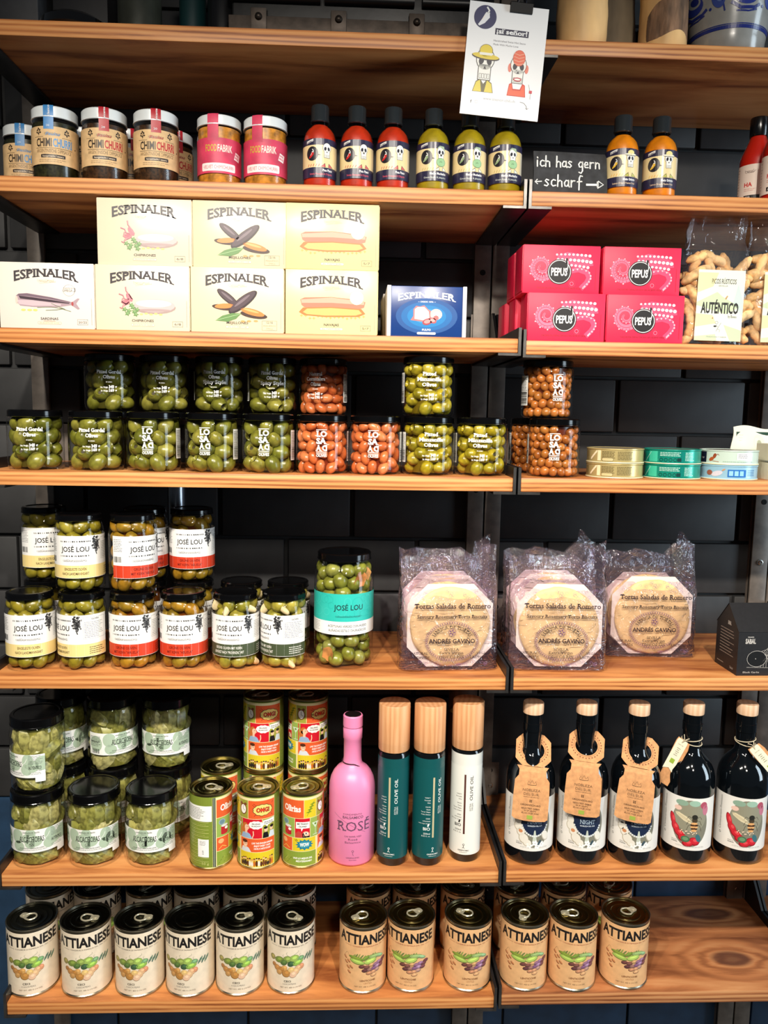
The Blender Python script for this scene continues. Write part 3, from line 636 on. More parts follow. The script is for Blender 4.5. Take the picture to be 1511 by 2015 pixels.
    burst(a, 94, 76, 11.5, 6.6, WH, 4, 10, cloud=True); a.text('RELLENAS', 94, 77, 2.3, BK, 5, w=13, bold=0.03); a.text('DE ANCHOA', 94, 73.2, 2.3, BK, 5, w=14.5, bold=0.03)
    pan(104, 53, 126, 86, OG); a.poly([(105, 83), (125, 85), (125, 77), (114, 75), (111, 71), (110.5, 75), (105, 76)], WH, 3); a.lines(107, 123, 79.5, 2, 2.6, BK, 4, 1.0, 3)
    a.ell(110, 67.5, 3, 4, SK, 4).ell(109.4, 70.6, 3.2, 2.2, BK, 5).poly([(104.6, 53.5), (115, 53.5), (113, 63), (106, 63)], BK, 4).ell(119.5, 68.5, 3, 4, SK, 4).ell(120.3, 71.4, 3.3, 2.4, BK, 5).poly([(114.5, 53.5), (125.5, 53.5), (124, 63.5), (117, 64)], (210, 222, 232), 5)
    pan(66, 30, 126, 53, OR); a.poly([(67, 30.5), (86, 30.5), (82, 37), (76, 40), (70, 38)], (214, 222, 230), 3).ell(75.5, 43.5, 4.2, 5.2, SK, 4).ell(75, 48, 4.8, 2.8, (84, 44, 26), 5).rect(73, 37, 78, 40.5, SK, 4).ell(74, 43.5, 0.6, 0.5, BK, 5).ell(77.2, 43.5, 0.6, 0.5, BK, 5).line([(74.2, 40.6), (77, 40.6)], 0.6, WH, 5)
    for i, s in enumerate(('LIVE THE SPANISH DREAM', 'ENJOY EVERY TAPA', 'HAVE A NICE FOOD!')): a.text(s, 104, 44.0 - i*4.6, 2.9, WH, 3, w=(34, 27, 27)[i], bold=0.03, ital=0.15)
    pan(65, 5, 126, 30, YL); rd = random.Random(8)
    for i in range(15):
        x = 69 + i*3.7; c = rd.choice(((90, 50, 30), (40, 36, 36), (200, 110, 40), (230, 226, 214), (120, 70, 40))); h = rd.uniform(8, 15); a.ell(x, 6 + h*0.4, 1.9, h*0.42, c, 3); a.ell(x, 7.5 + h*0.85, 1.5, 1.8, rd.choice((SK, (214, 150, 100))), 4); a.ell(x, 8.6 + h*0.88, 1.6, 1.1, rd.choice((BK, (120, 60, 30), (200, 150, 60))), 5)
    # back with small print, seam and stickers
    a.rect(-84, 4.5, -6, 121, (126, 142, 54), 1)
    for i in range(13): a.rect(-82, 86 - i*6, -12, 86.5 - i*6, (206, 206, 130), 2); a.lines(-80, -14, 82.5 - i*6, 1, 3, (168, 178, 92), 3, 0.8, i)
    a.rect(-5.6, 4.5, -4.2, 121, (60, 70, 60), 3); a.rect(-2.6, 4.5, -1.0, 121, (60, 70, 60), 3); a.rect(-4.2, 4.5, -2.6, 121, (140, 150, 130), 3)
    a.text('50 g', -18, 9, 4, (206, 206, 130), 3, w=12)
    return a
cm = thing('comic_can', 'x', 'can')
b_, l_ = can_meshes(CMR, CMH, mat('gold_rim', (190, 176, 120), 0.28, 1.0), mat('tin_lid_olive', (128, 120, 66), 0.26, 1.0))
obj('can_body', b_, cm); obj('lid', l_, cm)
lb = obj('label', G().lathe([(CMR, 0.0045), (CMR, CMH-0.0045)], 56).mesh('label', mat('green_can_print', (126, 142, 54), 0.35)), cm)
obj('label_print', comic_art().build('label_print', cyl(CMR), 4.0, rough=0.3), lb)
st = obj('sticker', sleeve(CMR, -58, -7, 82, 108, mat('white_sticker', (246, 246, 242), 0.35), 'sticker', 0.0005), cm)
obj('sticker_print', Art().lines(-55, -14, 103.5, 8, 2.5, (120, 120, 120), 9, 0.9, 2, 0.3).build('sticker_print', cyl(CMR), 4.0), st)
st = obj('sticker', sleeve(CMR, -30, -12, 22, 52, mat('white_sticker', (246, 246, 242), 0.35), 'sticker', 0.0005), cm)
obj('sticker_print', Art().text('0.09', -20, 30, 3, (90, 90, 90), 10, rot=90).lines(-27, -16, 48, 4, 2, (150, 150, 150), 10, 0.7).build('sticker_print', cyl(CMR), 4.0), st)
def turned(x, y, u, R=CMR):
    """turn so that the print at arc position u (mm) faces the camera"""
    return math.atan2(CX - x, CD + y) - u*0.001/R
def add_tab(t, ang, H, s=1.0):
    w = R_(ang); rz = t.rotation_euler.z; tb = obj('pull_tab', TAB, t); tb.rotation_euler = (0, 0, w - rz); tb.scale = (s, s, s)
    c_, s_ = math.cos(-rz), math.sin(-rz); px, py = -math.cos(w)*0.017*s, -math.sin(w)*0.017*s
    tb.location = (px*c_ - py*s_, px*s_ + py*c_, H-0.0040)
CGRP = 'comic strip olive cans'
spec = [(-0.4682, .0405, 0, 0, 160, 'comic strip can in front, turned to its green back with white stickers'),
        (-0.3911, .0400, 0, 98, 185, 'middle front comic strip can showing the burst and the red panel'),
        (-0.3190, .0420, 0, 40, 20, 'right front comic strip can beside the pink bottle'),
        (-0.4640, .118, 0, 95, 200, 'comic strip can standing alone behind the sticker can'),
        (-0.3912, .118, 0, 20, None, 'lower can of the left comic tower, mostly hidden'),
        (-0.3150, .118, 0, 72, None, 'lower can of the right comic tower, mostly hidden'),
        (-0.3912, .120, CMH, 95, 15, 'upper can of the left comic tower behind the front cans'),
        (-0.3150, .120, CMH, 84, 15, 'upper can of the right comic tower behind the front cans')]
cans_ = []
for i, (x, y, dz, u, ta, lab) in enumerate(spec):
    if i == 0: t = cm; t.location = (x, y, zs); t.rotation_euler = (0, 0, turned(x, y, u - 8)); t['label'] = lab; t['group'] = CGRP
    else: t = dup(cm, lab, (x, y, zs+dz), turned(x, y, u), CGRP)
    cans_.append((t, ta))
for t, ta in cans_:
    if ta is not None: add_tab(t, ta, CMH)

# ============================================================= pink balsamic bottle
t = thing('pink_bottle', 'matt pink balsamic bottle beside the wooden capped oil bottles', 'bottle', (-0.2385, .0495, zs), face(-.2385, .0495, -0.02))
M_pink = mat('matt_pink', (236, 138, 182), 0.38); PR = 0.0378
prof = [(0, 0.001), (PR-0.006, 0.0), (PR-0.002, 0.001), (PR, 0.005), (PR, 0.118), (PR*0.985, 0.128), (PR*0.93, 0.138), (PR*0.82, 0.147), (PR*0.66, 0.1545), (0.0175, 0.160), (0.0155, 0.164), (0.0145, 0.172), (0.0145, 0.203), (0.0155, 0.2045), (0.0158, 0.221), (0.0146, 0.2225), (0.0146, 0.2245)]
obj('bottle_body', G().lathe(prof, 48).mesh('bottle_body', M_pink, 50), t)
st = obj('stopper', G().lathe([(0.0148, 0.2245), (0.0160, 0.2255), (0.0160, 0.2425), (0.0148, 0.244), (0, 0.244)], 32).mesh('stopper', M_pink), t)
obj('stopper_top', G().lathe([(0.0138, 0.2438), (0.0132, 0.2446), (0, 0.2446)], 28).mesh('stopper_top', mat('black_foil', (24, 20, 22), 0.2, coat=0.5)), st)
GY = (110, 74, 100)
a = Art(); a.text('CONDIMENTO', 2, 89, 3.0, GY, 2, w=31); a.text('BALSAMICO', 3, 83, 4.6, GY, 2, w=34, bold=0.015); a.text('ROSÉ', 4, 62, 17, GY, 2, w=56, serif=True)
a.line([(-30, 89), (24, 58)], 0.4, GY, 2); a.text('OAK BARREL AGED', 3, 51.5, 2.8, GY, 2, w=28); a.text('Rosé', 3, 46, 4, GY, 2, w=15); a.text('Balsamico', 3, 41, 3.6, GY, 2, w=26); a.ring(3, 27.5, 1.6, 1.6, 0.6, GY, 2, 12); a.line([(3, 26), (3, 22), (4.5, 20)], 0.6, GY, 2); a.text('GREENOMIC', 3, 15, 2.4, GY, 2, w=22); a.text('DELIKATESSEN', 3, 11.6, 1.4, GY, 2, w=12)
obj('print', a.build('print', cyl(PR), 4.0), t)
obj('neck_cord', G().tube([(0.0168*math.cos(2*PI*i/30), 0.0168*math.sin(2*PI*i/30), 0.1655 - 0.004*math.sin(2*PI*i/30)*0 - 0.010*max(0, math.cos(2*PI*i/30 - 0.2))) for i in range(30)], 0.0008, 6, closed=True).mesh('neck_cord', mat('dark_cord', (50, 24, 36), 0.6)), t)

# ============================================================= olive oil bottles with wooden caps
M_dkglass = mat('near_black_glass', (10, 12, 14), 0.06, 0.0, 0.6, coat=0.3)
M_beech = wood('beech_cap', (198, 140, 94), (212, 156, 108), (222, 170, 124), 2.2, axis='Z')
OR_ = 0.0256
def oil_bottle(dark):
    t = thing('oil_bottle', 'x', 'bottle')
    obj('bottle_body', G().lathe([(0, 0.001), (OR_-0.006, 0), (OR_-0.002, 0.001), (OR_, 0.006), (OR_, 0.186), (OR_-0.002, 0.190), (0.018, 0.192), (0.018, 0.196)], 40).mesh('bottle_body', M_dkglass), t)
    obj('cap', G().lathe([(0.0235, 0.1925), (0.0252, 0.1925), (0.0256, 0.194), (0.0256, 0.2675), (0.0248, 0.269), (0, 0.269)], 40).mesh('cap', M_beech), t)
    pap = mat('petrol_label', (16, 82, 84), 0.35) if dark else mat('white_oil_label', (236, 236, 228), 0.42)
    lb = obj('label', sleeve(OR_, -72, 72, 14, 183 if dark else 186, pap), t)
    c = (236, 240, 236) if dark else (50, 44, 42); br = (196, 184, 146) if dark else (84, 46, 40)
    a = Art(); a.rect(-1.6, 50, 1.4, 152, br, 2)
    a.text('OLIVE OIL', 13, 108, 5.2, c, 3, al='L', w=42, rot=90, bold=0.01); a.text('EXTRA', 10.5, 90, 2.6, c, 3, al='L', w=13, rot=90); a.text('VIRGIN', 14, 90, 2.6, c, 3, al='L', w=13, rot=90)
    for i, s in enumerate(('VARIETY', 'Koroneiki', 'Olive', 'ORIGIN', 'Chania', 'Terroir Villages', 'Crete | Greece', 'GREEK', 'cold pressed', 'extra virgin olive oil')):
        a.text(s, -5, 117 - i*4.2 - (3 if i > 2 else 0) - (3 if i > 6 else 0), 2.0, c, 3, al='R', sx=0.9, bold=0.01 if i in (1, 2, 4, 5, 6, 8) else 0)
    a.ell(-8, 71.5, 1.4, 3.0, c, 3, rot=-20); a.text('BIO', -5, 62.5, 5.2, c, 3, al='R', w=11.5, bold=0.02); a.text('250ml', -5, 55.5, 2.8, c, 3, al='R', w=11, bold=0.01); a.text('8.45 fl. oz', -5, 51.5, 2.4, c, 3, al='R', w=14)
    a.ring(0, 31.5, 1.3, 1.5, 0.7, c, 3, 12); a.line([(0, 30), (0, 26.5), (1.8, 25)], 0.7, c, 3); a.line([(0, 28), (-1.8, 25.2)], 0.7, c, 3); a.text('GREENOMIC', 0, 20.5, 2.2, c, 3, w=19, bold=0.02); a.text('Delikatessen', 0, 17.5, 1.5, c, 3, w=13)
    obj('label_print', a.build('label_print', cyl(OR_), 4.0), lb)
    obj('seal_film', G().lathe([(OR_+0.0004, 0.166), (OR_+0.0004, 0.206), (OR_+0.0003, 0.207)], 40).mesh('seal_film', glass('seal_film', rough=0.08, refl=0.7, bump=0.2, bscale=60)), t)
    return t
od = oil_bottle(True); OG_ = 'tall oil bottles with wooden caps'
od.location = (-0.1713, .0378, zs); od.rotation_euler = (0, 0, face(-.1713, .0378, -0.22)); od['label'] = 'petrol green labelled oil bottle next to the pink bottle'; od['group'] = OG_
dup(od, 'petrol green labelled oil bottle between the other two capped bottles', (-0.1133, .0378, zs), face(-.1133, .0378, 0.35), OG_)
ow = oil_bottle(False); ow.location = (-0.0495, .0485, zs); ow.rotation_euler = (0, 0, face(-.05, .0496, -0.06)); ow['label'] = 'white labelled oil bottle with a wooden cap next to the joint'; ow['group'] = OG_

# ============================================================= dark olive oil bottles with tags
BR_ = 0.0403; M_bot = mat('dark_bottle_glass', (8, 12, 16), 0.05, 0.0, 0.6, coat=0.5)
bprof = [(0, 0.002), (BR_-0.010, 0.0), (BR_-0.004, 0.0008), (BR_-0.001, 0.004), (BR_, 0.009), (BR_, 0.133), (BR_*0.985, 0.143), (BR_*0.93, 0.153), (BR_*0.82, 0.163), (BR_*0.66, 0.1715), (0.0205, 0.178), (0.0165, 0.184), (0.0150, 0.191), (0.0148, 0.200), (0.0148, 0.217), (0.0160, 0.2175), (0.0160, 0.231), (0.0152, 0.2315), (0.0152, 0.246), (0.012, 0.247)]
BOT = G().lathe(bprof, 56).mesh('bottle_body', M_bot, 50)
STOP = G().lathe([(0.0155, 0.2465), (0.0168, 0.247), (0.0170, 0.249), (0.0170, 0.263), (0.0160, 0.2648), (0, 0.2650)], 36).mesh('stopper', wood('stopper_wood', (214, 172, 136), (224, 186, 150), (232, 198, 166), 2.4, axis='Z'))
def bottle_label(night):
    a = Art(); c0 = (128, 126, 110); l = 1
    a.ell(6, 72, 29, 40, c0, 1, n=40); P2 = (232, 228, 216)
    if night:
        a.ell(8, 78, 23, 26, (24, 38, 66), 2, n=36)
        for i in range(17): a.ell(8 + 22.5*math.cos(R_(200 + i*8.7)), 78 + 26*math.sin(R_(200 + i*8.7)), 1.7, 1.7, (220, 224, 222), 3, n=10)
        a.poly([(4, 40), (7, 62), (9, 62), (12, 40)], (196, 204, 190), 3)
        a.text('NIGHT', 8, 73, 7.5, (170, 190, 206), 4, w=25, serif=True); a.text('NOBLEZA DEL SUR', 8, 68.5, 2.4, (206, 216, 224), 4, w=24, bold=0.02)
        for x, y, rx, ry, r in ((-20, 66, 7, 8, 20), (-15, 58, 7, 8, -20), (-10, 47, 8, 9, 30), (-20, 76, 6, 8, 0), (-4, 40, 7, 6, 0), (26, 52, 6, 9, 20)): a.ell(x, y, rx, ry, (190, 180, 160), 3, rot=r); a.ell(x+0.5, y+0.5, rx*0.88, ry*0.88, P2, 4, rot=r)
        a.ell(-15, 59, 3.5, 3, (206, 140, 96), 5)
        for x, y in ((0, 36), (9, 40), (13, 35), (20, 38)):
            for k in range(5): a.ell(x + 3*math.cos(k*1.256), y + 3*math.sin(k*1.256), 2.4, 1.8, (246, 246, 242), 4, rot=k*72, n=12)
        a.ell(16, 41, 2, 5, (60, 80, 90), 5, rot=-30)
    else:
        a.ell(6, 84, 26, 26, (146, 144, 124), 2, n=36)
        for x, y, rx, ry, c in ((-8, 106, 10, 5, (140, 170, 150)), (12, 107, 9, 5, (156, 190, 170)), (-14, 96, 6, 4, (232, 196, 180)), (30, 96, 5, 9, (196, 120, 140)), (27, 104, 6, 6, (176, 80, 100))): a.ell(x, y, rx, ry, c, 3)
        for x, y, rx, ry, r in ((-22, 74, 4.5, 12, 15), (-17, 62, 6, 9, 30), (-10, 53, 10, 6, -30), (-4, 46, 8, 6, 0), (14, 42, 9, 7, -20), (4, 38, 9, 6, 10)): a.ell(x, y, rx, ry, (150, 20, 34), 3, rot=r); a.ell(x+0.6, y+0.8, rx*0.82, ry*0.8, (206, 36, 50), 4, rot=r); a.ell(x+1.5, y+1.8, rx*0.4, ry*0.35, (228, 80, 84), 5, rot=r)
        a.ell(0, 45, 7, 5.5, (70, 110, 80), 6); a.ell(0, 45.5, 4.5, 3.2, (110, 150, 110), 7); a.ell(20, 48, 4, 7, (60, 110, 120), 6, rot=20)
        for i in range(14): a.ell(-8 + i*1.9, 57 + 2.5*math.sin(i*1.7), 1.0, 1.0, (244, 220, 190), 6, n=8)
        a.poly([(-18, 88), (-16, 84), (-4, 76), (7, 72), (8, 77), (0, 84), (-12, 89)], (222, 210, 176), 5); a.line([(-17, 87.5), (-4, 82), (7, 75)], 0.4, (150, 136, 100), 6); a.line([(-14, 84), (0, 78), (7, 74)], 0.3, (150, 136, 100), 6)
        a.ell(13, 84, 4.6, 4.2, (40, 40, 34), 6); a.ell(13, 79, 4.4, 5, (70, 60, 44), 5)
        for i in range(5): a.ell(12.5, 73 - i*3, 6.6 - abs(i-1.5)*0.9, 2.0, (226, 170, 110) if i % 2 == 0 else (70, 44, 30), 6)
        for s in (1, -1):
            for k in range(3): a.line([(12.5 + s*4, 82 - k*5), (12.5 + s*9, 85 - k*8), (12.5 + s*12, 80 - k*10)], 0.6, (60, 50, 40), 5)
    a.text('ACEITE DE OLIVA VIRGEN EXTRA', 8, 31.0, 2.4, (170, 172, 168), 3, w=46)
    a.text('PRODUCTO', -22, 39, 1.8, (70, 66, 62), 3, w=9, al='L'); a.text('DE ESPAÑA', -22, 36.2, 1.8, (40, 40, 40), 3, w=10, al='L', bold=0.02)
    a.text('Centenarium Premium', -36, 52, 4.6, (110, 106, 100), 3, al='L', w=58, rot=90, ital=0.2); a.ring(-37, 47, 1.6, 1.6, 0.6, (60, 60, 60), 3, 12)
    return a
def dark_bottle(night):
    t = thing('dark_oil_bottle', 'x', 'bottle'); obj('bottle_body', BOT, t); obj('stopper', STOP, t)
    # label: lower edge level, upper edge swung up to the side
    g = G(); n = 44; R2 = BR_ + 0.00012
    g.grid(lambda u, v: (R2*math.sin((-56 + 112*u)*0.001/BR_), -R2*math.cos((-56 + 112*u)*0.001/BR_), 0.026 + v*(0.090 + 0.0*u)), n, 1)
    lb = obj('label', g.mesh('label', mat('matt_white_label', (236, 233, 226), 0.5), 60), t)
    obj('label_print', bottle_label(night).build('label_print', cyl(BR_), 4.0, clip=(-56, 26.5, 56, 115.5)), lb)
    return t
M_kraft = mat('kraft_card', (206, 150, 100), 0.7, var=0.08, scale=150)
def neck_tag():
    """kraft card: ring round the neck, folded, panel hanging in front"""
    # path of the card, v in metres from the fold (ring part negative)
    def place(u, v, w=0.0):
        if v <= 0:   # ring part leans back over the neck
            th = R_(38); return (u, -0.0375 - v*math.cos(th) - 0.0, 0.1585 - v*math.sin(th)*1.0 + w)
        th = R_(83); return (u, -0.0375 - v*math.cos(th) - w - 0.002*math.sin(min(1, v/0.02)*PI/2), 0.1585 - v*math.sin(th))
    g = G(); rc = -0.0395; ro = 0.031; ri = 0.0178; n = 36
    # ring with straight lower sides
    v = []; f = []
    outer = []
    for i in range(n+1):
        a = -PI/2 + 2*PI*i/n; x, y = ro*math.cos(a), ro*math.sin(a)
        q = max(abs(x)/0.0285, abs(y)/0.0300, (abs(x)+abs(y))/0.046); outer.append((x/max(q, 0.8)*1.0, rc - y/max(q, 0.8)))
    inner = [(ri*math.cos(-PI/2 + 2*PI*i/n), rc - ri*math.sin(-PI/2 + 2*PI*i/n)) for i in range(n+1)]
    for o_, i_ in zip(outer, inner): v += [place(*o_), place(*i_)]
    for i in range(n): f.append((2*i, 2*i+2, 2*i+3, 2*i+1))
    g.add(v, f)
    # neck down to the fold and the panel
    def strip(pts):
        k = len(g.v); vv = []
        for hw, v0 in pts: vv += [place(-hw, v0), place(-hw*0.34, v0), place(hw*0.34, v0), place(hw, v0)]
        g.add(vv, [(4*i+j, 4*i+j+1, 4*i+j+5, 4*i+j+4) for i in range(len(pts)-1) for j in range(3)])
    strip([(0.0255, -0.0105), (0.0215, -0.004), (0.0215, 0.0)]); strip([(0.0215, 0.0), (0.0220, 0.006), (0.0275, 0.013), (0.0285, 0.040), (0.0285, 0.073), (0.0240, 0.0765), (0.008, 0.0785)])
    me = g.mesh('neck_tag', M_kraft, 25)
    a = Art(); c = (120, 92, 64)
    a.line([(-7, -18), (-5.5, -13.5), (-3, -17.5), (0, -12), (3, -17.5), (5.5, -13.5), (7, -18)], 0.6, c, 1); a.line([(-7, -19.2), (0, -20), (7, -19.2)], 0.8, c, 1)
    a.text('NOBLEZA', 0, -30, 4.2, c, 1, w=28); a.text('DEL SUR', 0, -36.5, 4.2, c, 1, w=24); a.text('FAMILIA SAGRISTÀ', 0, -40, 1.5, c, 1, w=24)
    d = (70, 50, 36); a.rect(-2, -47.5, 2, -43.5, d, 1); a.rect(-0.4, -47.5, 0.4, -43.5, (206, 150, 100), 2); a.rect(-2, -45.8, 2, -45.2, (206, 150, 100), 2)
    a.text('ORGANISCH-BIO', 0, -53.5, 2.8, d, 1, w=32, bold=0.01)
    for i, s in enumerate(('SELECTED FARM', '99 POINTS', 'FLOS OLEI 2024')): a.text(s, 0, -59 - i*3.8, 2.5, d, 1, w=(29, 19, 27)[i], serif=True)
    a.rect(-4.5, -75, 4.5, -68.8, (150, 170, 70), 1)
    pm = a.build('tag_print', lambda u, v, l: (lambda q: (q[0], q[1]-0.0004-0.00004*l, q[2]))(place(u*0.001, -v*0.001)), None)
    b = Art(); b.ring(0, 0, 20.2, 20.2, 0.5, (140, 84, 54), 1)
    for i in range(30):
        aa = R_(-80 + i*12); b.rect(23.4*math.cos(aa)-0.9, 23.4*math.sin(aa)-1.1, 23.4*math.cos(aa)+0.9, 23.4*math.sin(aa)+1.1, (130, 84, 56), 1)
    pr = b.build('ring_print', lambda u, v, l: place(u*0.001, rc + v*0.001, 0.0004), None)
    return me, pm, pr
TAGM = neck_tag()
def hang_tag():
    g = G(); g.plate([(-0.0075, 0), (0.0075, 0), (0.0085, -0.004), (0.0085, -0.058), (0, -0.053), (-0.0085, -0.058), (-0.0085, -0.004)], lambda u, v, w: (u, -w, v), 0.0008)
    k = G(); k.plate([(-0.009, 0.001), (0.011, -0.001), (0.0135, -0.012), (0.0125, -0.082), (-0.0065, -0.082), (-0.010, -0.006)], lambda u, v, w: (u, 0.0015 - w, v), 0.001)
    s = G(); s.tube([(0, -0.002, -0.004), (0.001, -0.004, 0.004), (-0.003, -0.003, 0.010)], 0.0006, 5); s.tube([(0, -0.002, -0.004), (0.003, -0.004, 0.003), (0.007, -0.002, 0.008)], 0.0006, 5)
    a = Art().rect(-3.5, -44, 3.5, -36, (150, 180, 60), 1).text('NIGHT BEE', 0, -10, 1.6, (120, 120, 100), 1, w=9)
    for i in range(5): a.rect(-3 + (i % 2), -16.5 - i*3.2, 3 - (i % 2), -15.4 - i*3.2, (150, 150, 130), 1)
    return g.mesh('paper_tag', mat('cream_tag', (236, 230, 206), 0.6)), k.mesh('kraft_tag', M_kraft), s.mesh('string_knot', mat('string', (222, 208, 178), 0.8)), a.build('tag_print', lambda u, v, l: (u*0.001, -0.0009-0.00004*l, v*0.001))
HT = hang_tag()
M_string = mat('string', (222, 208, 178), 0.8)
nb = dark_bottle(True); bb = dark_bottle(False); BGR = 'dark olive oil bottles'
zr = ZR[5]
pos = [(0.0581, .0500, nb, -0.42, 'leftmost dark oil bottle, next to the shelf joint'), (0.1467, .0490, None, -0.05, 'second dark oil bottle from the joint'), (0.2335, .0460, None, -0.12, 'third dark oil bottle, between tagged and bee labelled bottles'), (0.3262, .0490, bb, 0.10, 'dark oil bottle with a bee label and a tag to its left'), (0.4160, .0470, None, 0.12, 'dark oil bottle with a bee label at the right edge')]
for i, (x, y, src, off, lab) in enumerate(pos):
    rz = face(x, y, (0.06, 0.06, 0.06, 0.0, 0.16)[i])
    if src: t = src; t.location = (x, y, zr); t.rotation_euler = (0, 0, rz); t['label'] = lab; t['group'] = BGR
    else: t = dup(nb if i < 3 else bb, lab, (x, y, zr), rz, BGR)
    if i < 3:
        tg = thing('neck_tag', ('folded kraft card hanging on the leftmost dark bottle', 'folded kraft card hanging highest, on the second dark bottle', 'folded kraft card hanging tilted on the third dark bottle')[i], 'tag', (x, y, zr + (0.002, 0.010, 0.002)[i]), face(x, y, 0.0) + (0.05, 0.0, 0.02)[i], 'kraft neck tags')
        tg.rotation_euler = (0, R_((4, 3, 7)[i]) * 0.6, tg.rotation_euler.z); tg.location.x -= (0.006, 0.004, 0.010)[i]*0.6*1.5
        c_ = obj('card', TAGM[0], tg); obj('print', TAGM[1], tg); obj('ring_print', TAGM[2], tg)
    else:
        rx = -0.020 if i == 3 else 0.022
        tg = thing('string_tag', 'string tied hang tag at the neck of the %s bee bottle' % ('left' if i == 3 else 'right'), 'tag', (x, y, zr), face(x, y), 'string tied tags')
        def loop(z, ph, tilt): return [(0.0158*math.cos(2*PI*k/26)*1.02, 0.0158*math.sin(2*PI*k/26)*1.02, z + tilt*math.cos(2*PI*k/26 - ph)) for k in range(26)]
        obj('string', G().tube(loop(0.203, 0.3, 0.002), 0.0007, 5, closed=True).tube(loop(0.1975, 2.6, 0.003), 0.0007, 5, closed=True).mesh('string', M_string), tg)
        s_ = -1 if i == 3 else 1
        tt = thing('tag_card', '', 'x', (0.0165*s_ - 0.004*s_, -0.0195, 0.204 if i == 3 else 0.198)); tt.parent = tg
        for kk in ('label', 'category'): del tt[kk]
        tt.rotation_euler = (R_(-10), R_(21 if i == 3 else -42), R_(-18*s_*0 + (-14 if i == 3 else 20)))
        obj('paper_tag', HT[0], tt); obj('kraft_tag', HT[1], tt); obj('string_knot', HT[2], tt); obj('tag_print', HT[3], tt)

# ============================================================= olives
def olive_mesh(name, a, b, m, pit=False, seed=0, crack=False):
    """long axis x; a pitted olive has its end punched out"""
    rd = random.Random(seed); g = G(); nu, nv = 12, 8
    def fn(u, v):
        t = PI*v; x = -a*math.cos(t); r = b*math.sin(t)**0.92; k = 1 + 0.05*math.sin(2*PI*u*2 + seed) + 0.03*math.sin(2*PI*u*3 + 5*v)
        return (x, r*k*math.cos(2*PI*u), r*k*math.sin(2*PI*u))
    if pit:
        g.grid(lambda u, v: fn(u, 0.02 + v*0.82), nu, nv, wrap=True)
        e = fn(0, 0.84); x1 = e[0]; r1 = math.hypot(e[1], e[2])
        g.grid(lambda u, v: (x1 + (0.0006 if v < 0.3 else 0) - 0.006*max(0, v-0.4), r1*(1 - 0.5*v)*math.cos(2*PI*u), r1*(1 - 0.5*v)*math.sin(2*PI*u)), nu, 3, wrap=True)
        g.add([(x1-0.004, r1*0.5*math.cos(2*PI*i/nu), r1*0.5*math.sin(2*PI*i/nu)) for i in range(nu)], [tuple(range(nu))], 1)
    else: g.grid(fn, nu, nv, wrap=True)
    return g.mesh(name, [m, mat('olive_hole', (58, 50, 22), 0.6)], 70)
def fill_jar(t, meshes, Ri, a, b, z0, z1, seed, name='olive', pitted=None, vert=0.25):
    """olives pressed against the glass, settled by pushing neighbours apart"""
    rd = random.Random(seed); r = Ri - b; per = 2*PI*r; h0, h1 = z0 + b*0.9, z1 - b*0.75; d0 = (a + b)*0.94
    n = int(per*(h1 - h0 + d0*0.7)/(d0*d0*0.84)); P = [[rd.random()*per, rd.uniform(h0, h1)] for _ in range(n)]
    for it in range(70):
        mv = [[0.0, 0.0] for _ in P]
        for i in range(n):
            for j in range(i):
                dx = P[i][0] - P[j][0]; dx -= per*round(dx/per); dz = P[i][1] - P[j][1]; q = dx*dx + dz*dz
                if q < d0*d0 and q > 1e-12:
                    q = math.sqrt(q); k = 0.42*(d0 - q)/q; mv[i][0] += dx*k; mv[i][1] += dz*k; mv[j][0] -= dx*k; mv[j][1] -= dz*k
        for p, m in zip(P, mv): p[0] += m[0]; p[1] = min(h1, max(h0, p[1] + m[1]))
    for s_, z in P:
        an = s_/r; rr = r - rd.uniform(0, 0.0015); s = rd.uniform(0.92, 1.08)
        o = obj(name, rd.choice(meshes), t, (rr*math.cos(an), rr*math.sin(an), z)); o.scale = (s, s, s)
        if pitted and rd.random() < 0.32: o.rotation_euler = (0, rd.uniform(-0.7, 0.7), an + rd.uniform(-0.8, 0.8)); o.location.x *= 0.95; o.location.y *= 0.95
        else: o.rotation_euler = (rd.uniform(-0.25, 0.25), rd.uniform(-1.5, 1.5), an + PI/2)
WHT = (246, 246, 242)
# ------------------------------------------------------------- squat olive jars (fourth shelf)
LR, LH = 0.0408, 0.0905
LGLASS = jar_mesh(LR, LH, 0.0375, 0.0795, 0.008, 0.006); LLID = lid_mesh(0.0392, 0.0795, LH, M_lid)
def losada_front():
    a = Art(); c = WHT
    a.rect(-8, 67.2, 8, 68.2, c, 3); a.text('LO', 0, 57.5, 8.6, c, 3, w=16, bold=0.045, serif=True); a.text('SA', 0, 47, 8.6, c, 3, w=16, bold=0.045, serif=True)
    a.text('A', -4.4, 36.5, 8.6, c, 3, w=8.6, bold=0.045, serif=True); v, f = glyphs('D', 0.045, True); a.text('D', 4.6, 36.5, 8.6, c, 3, w=7.6, bold=0.045, serif=True, warp=lambda x, y: (-x, y))
    a.rect(-8, 33.8, 8, 34.8, c, 3); a.rect(-8, 31.8, 8, 32.4, c, 3); a.text('OLIVES', 0, 27.2, 4.0, c, 3, w=16, bold=0.03, serif=True)
    return a
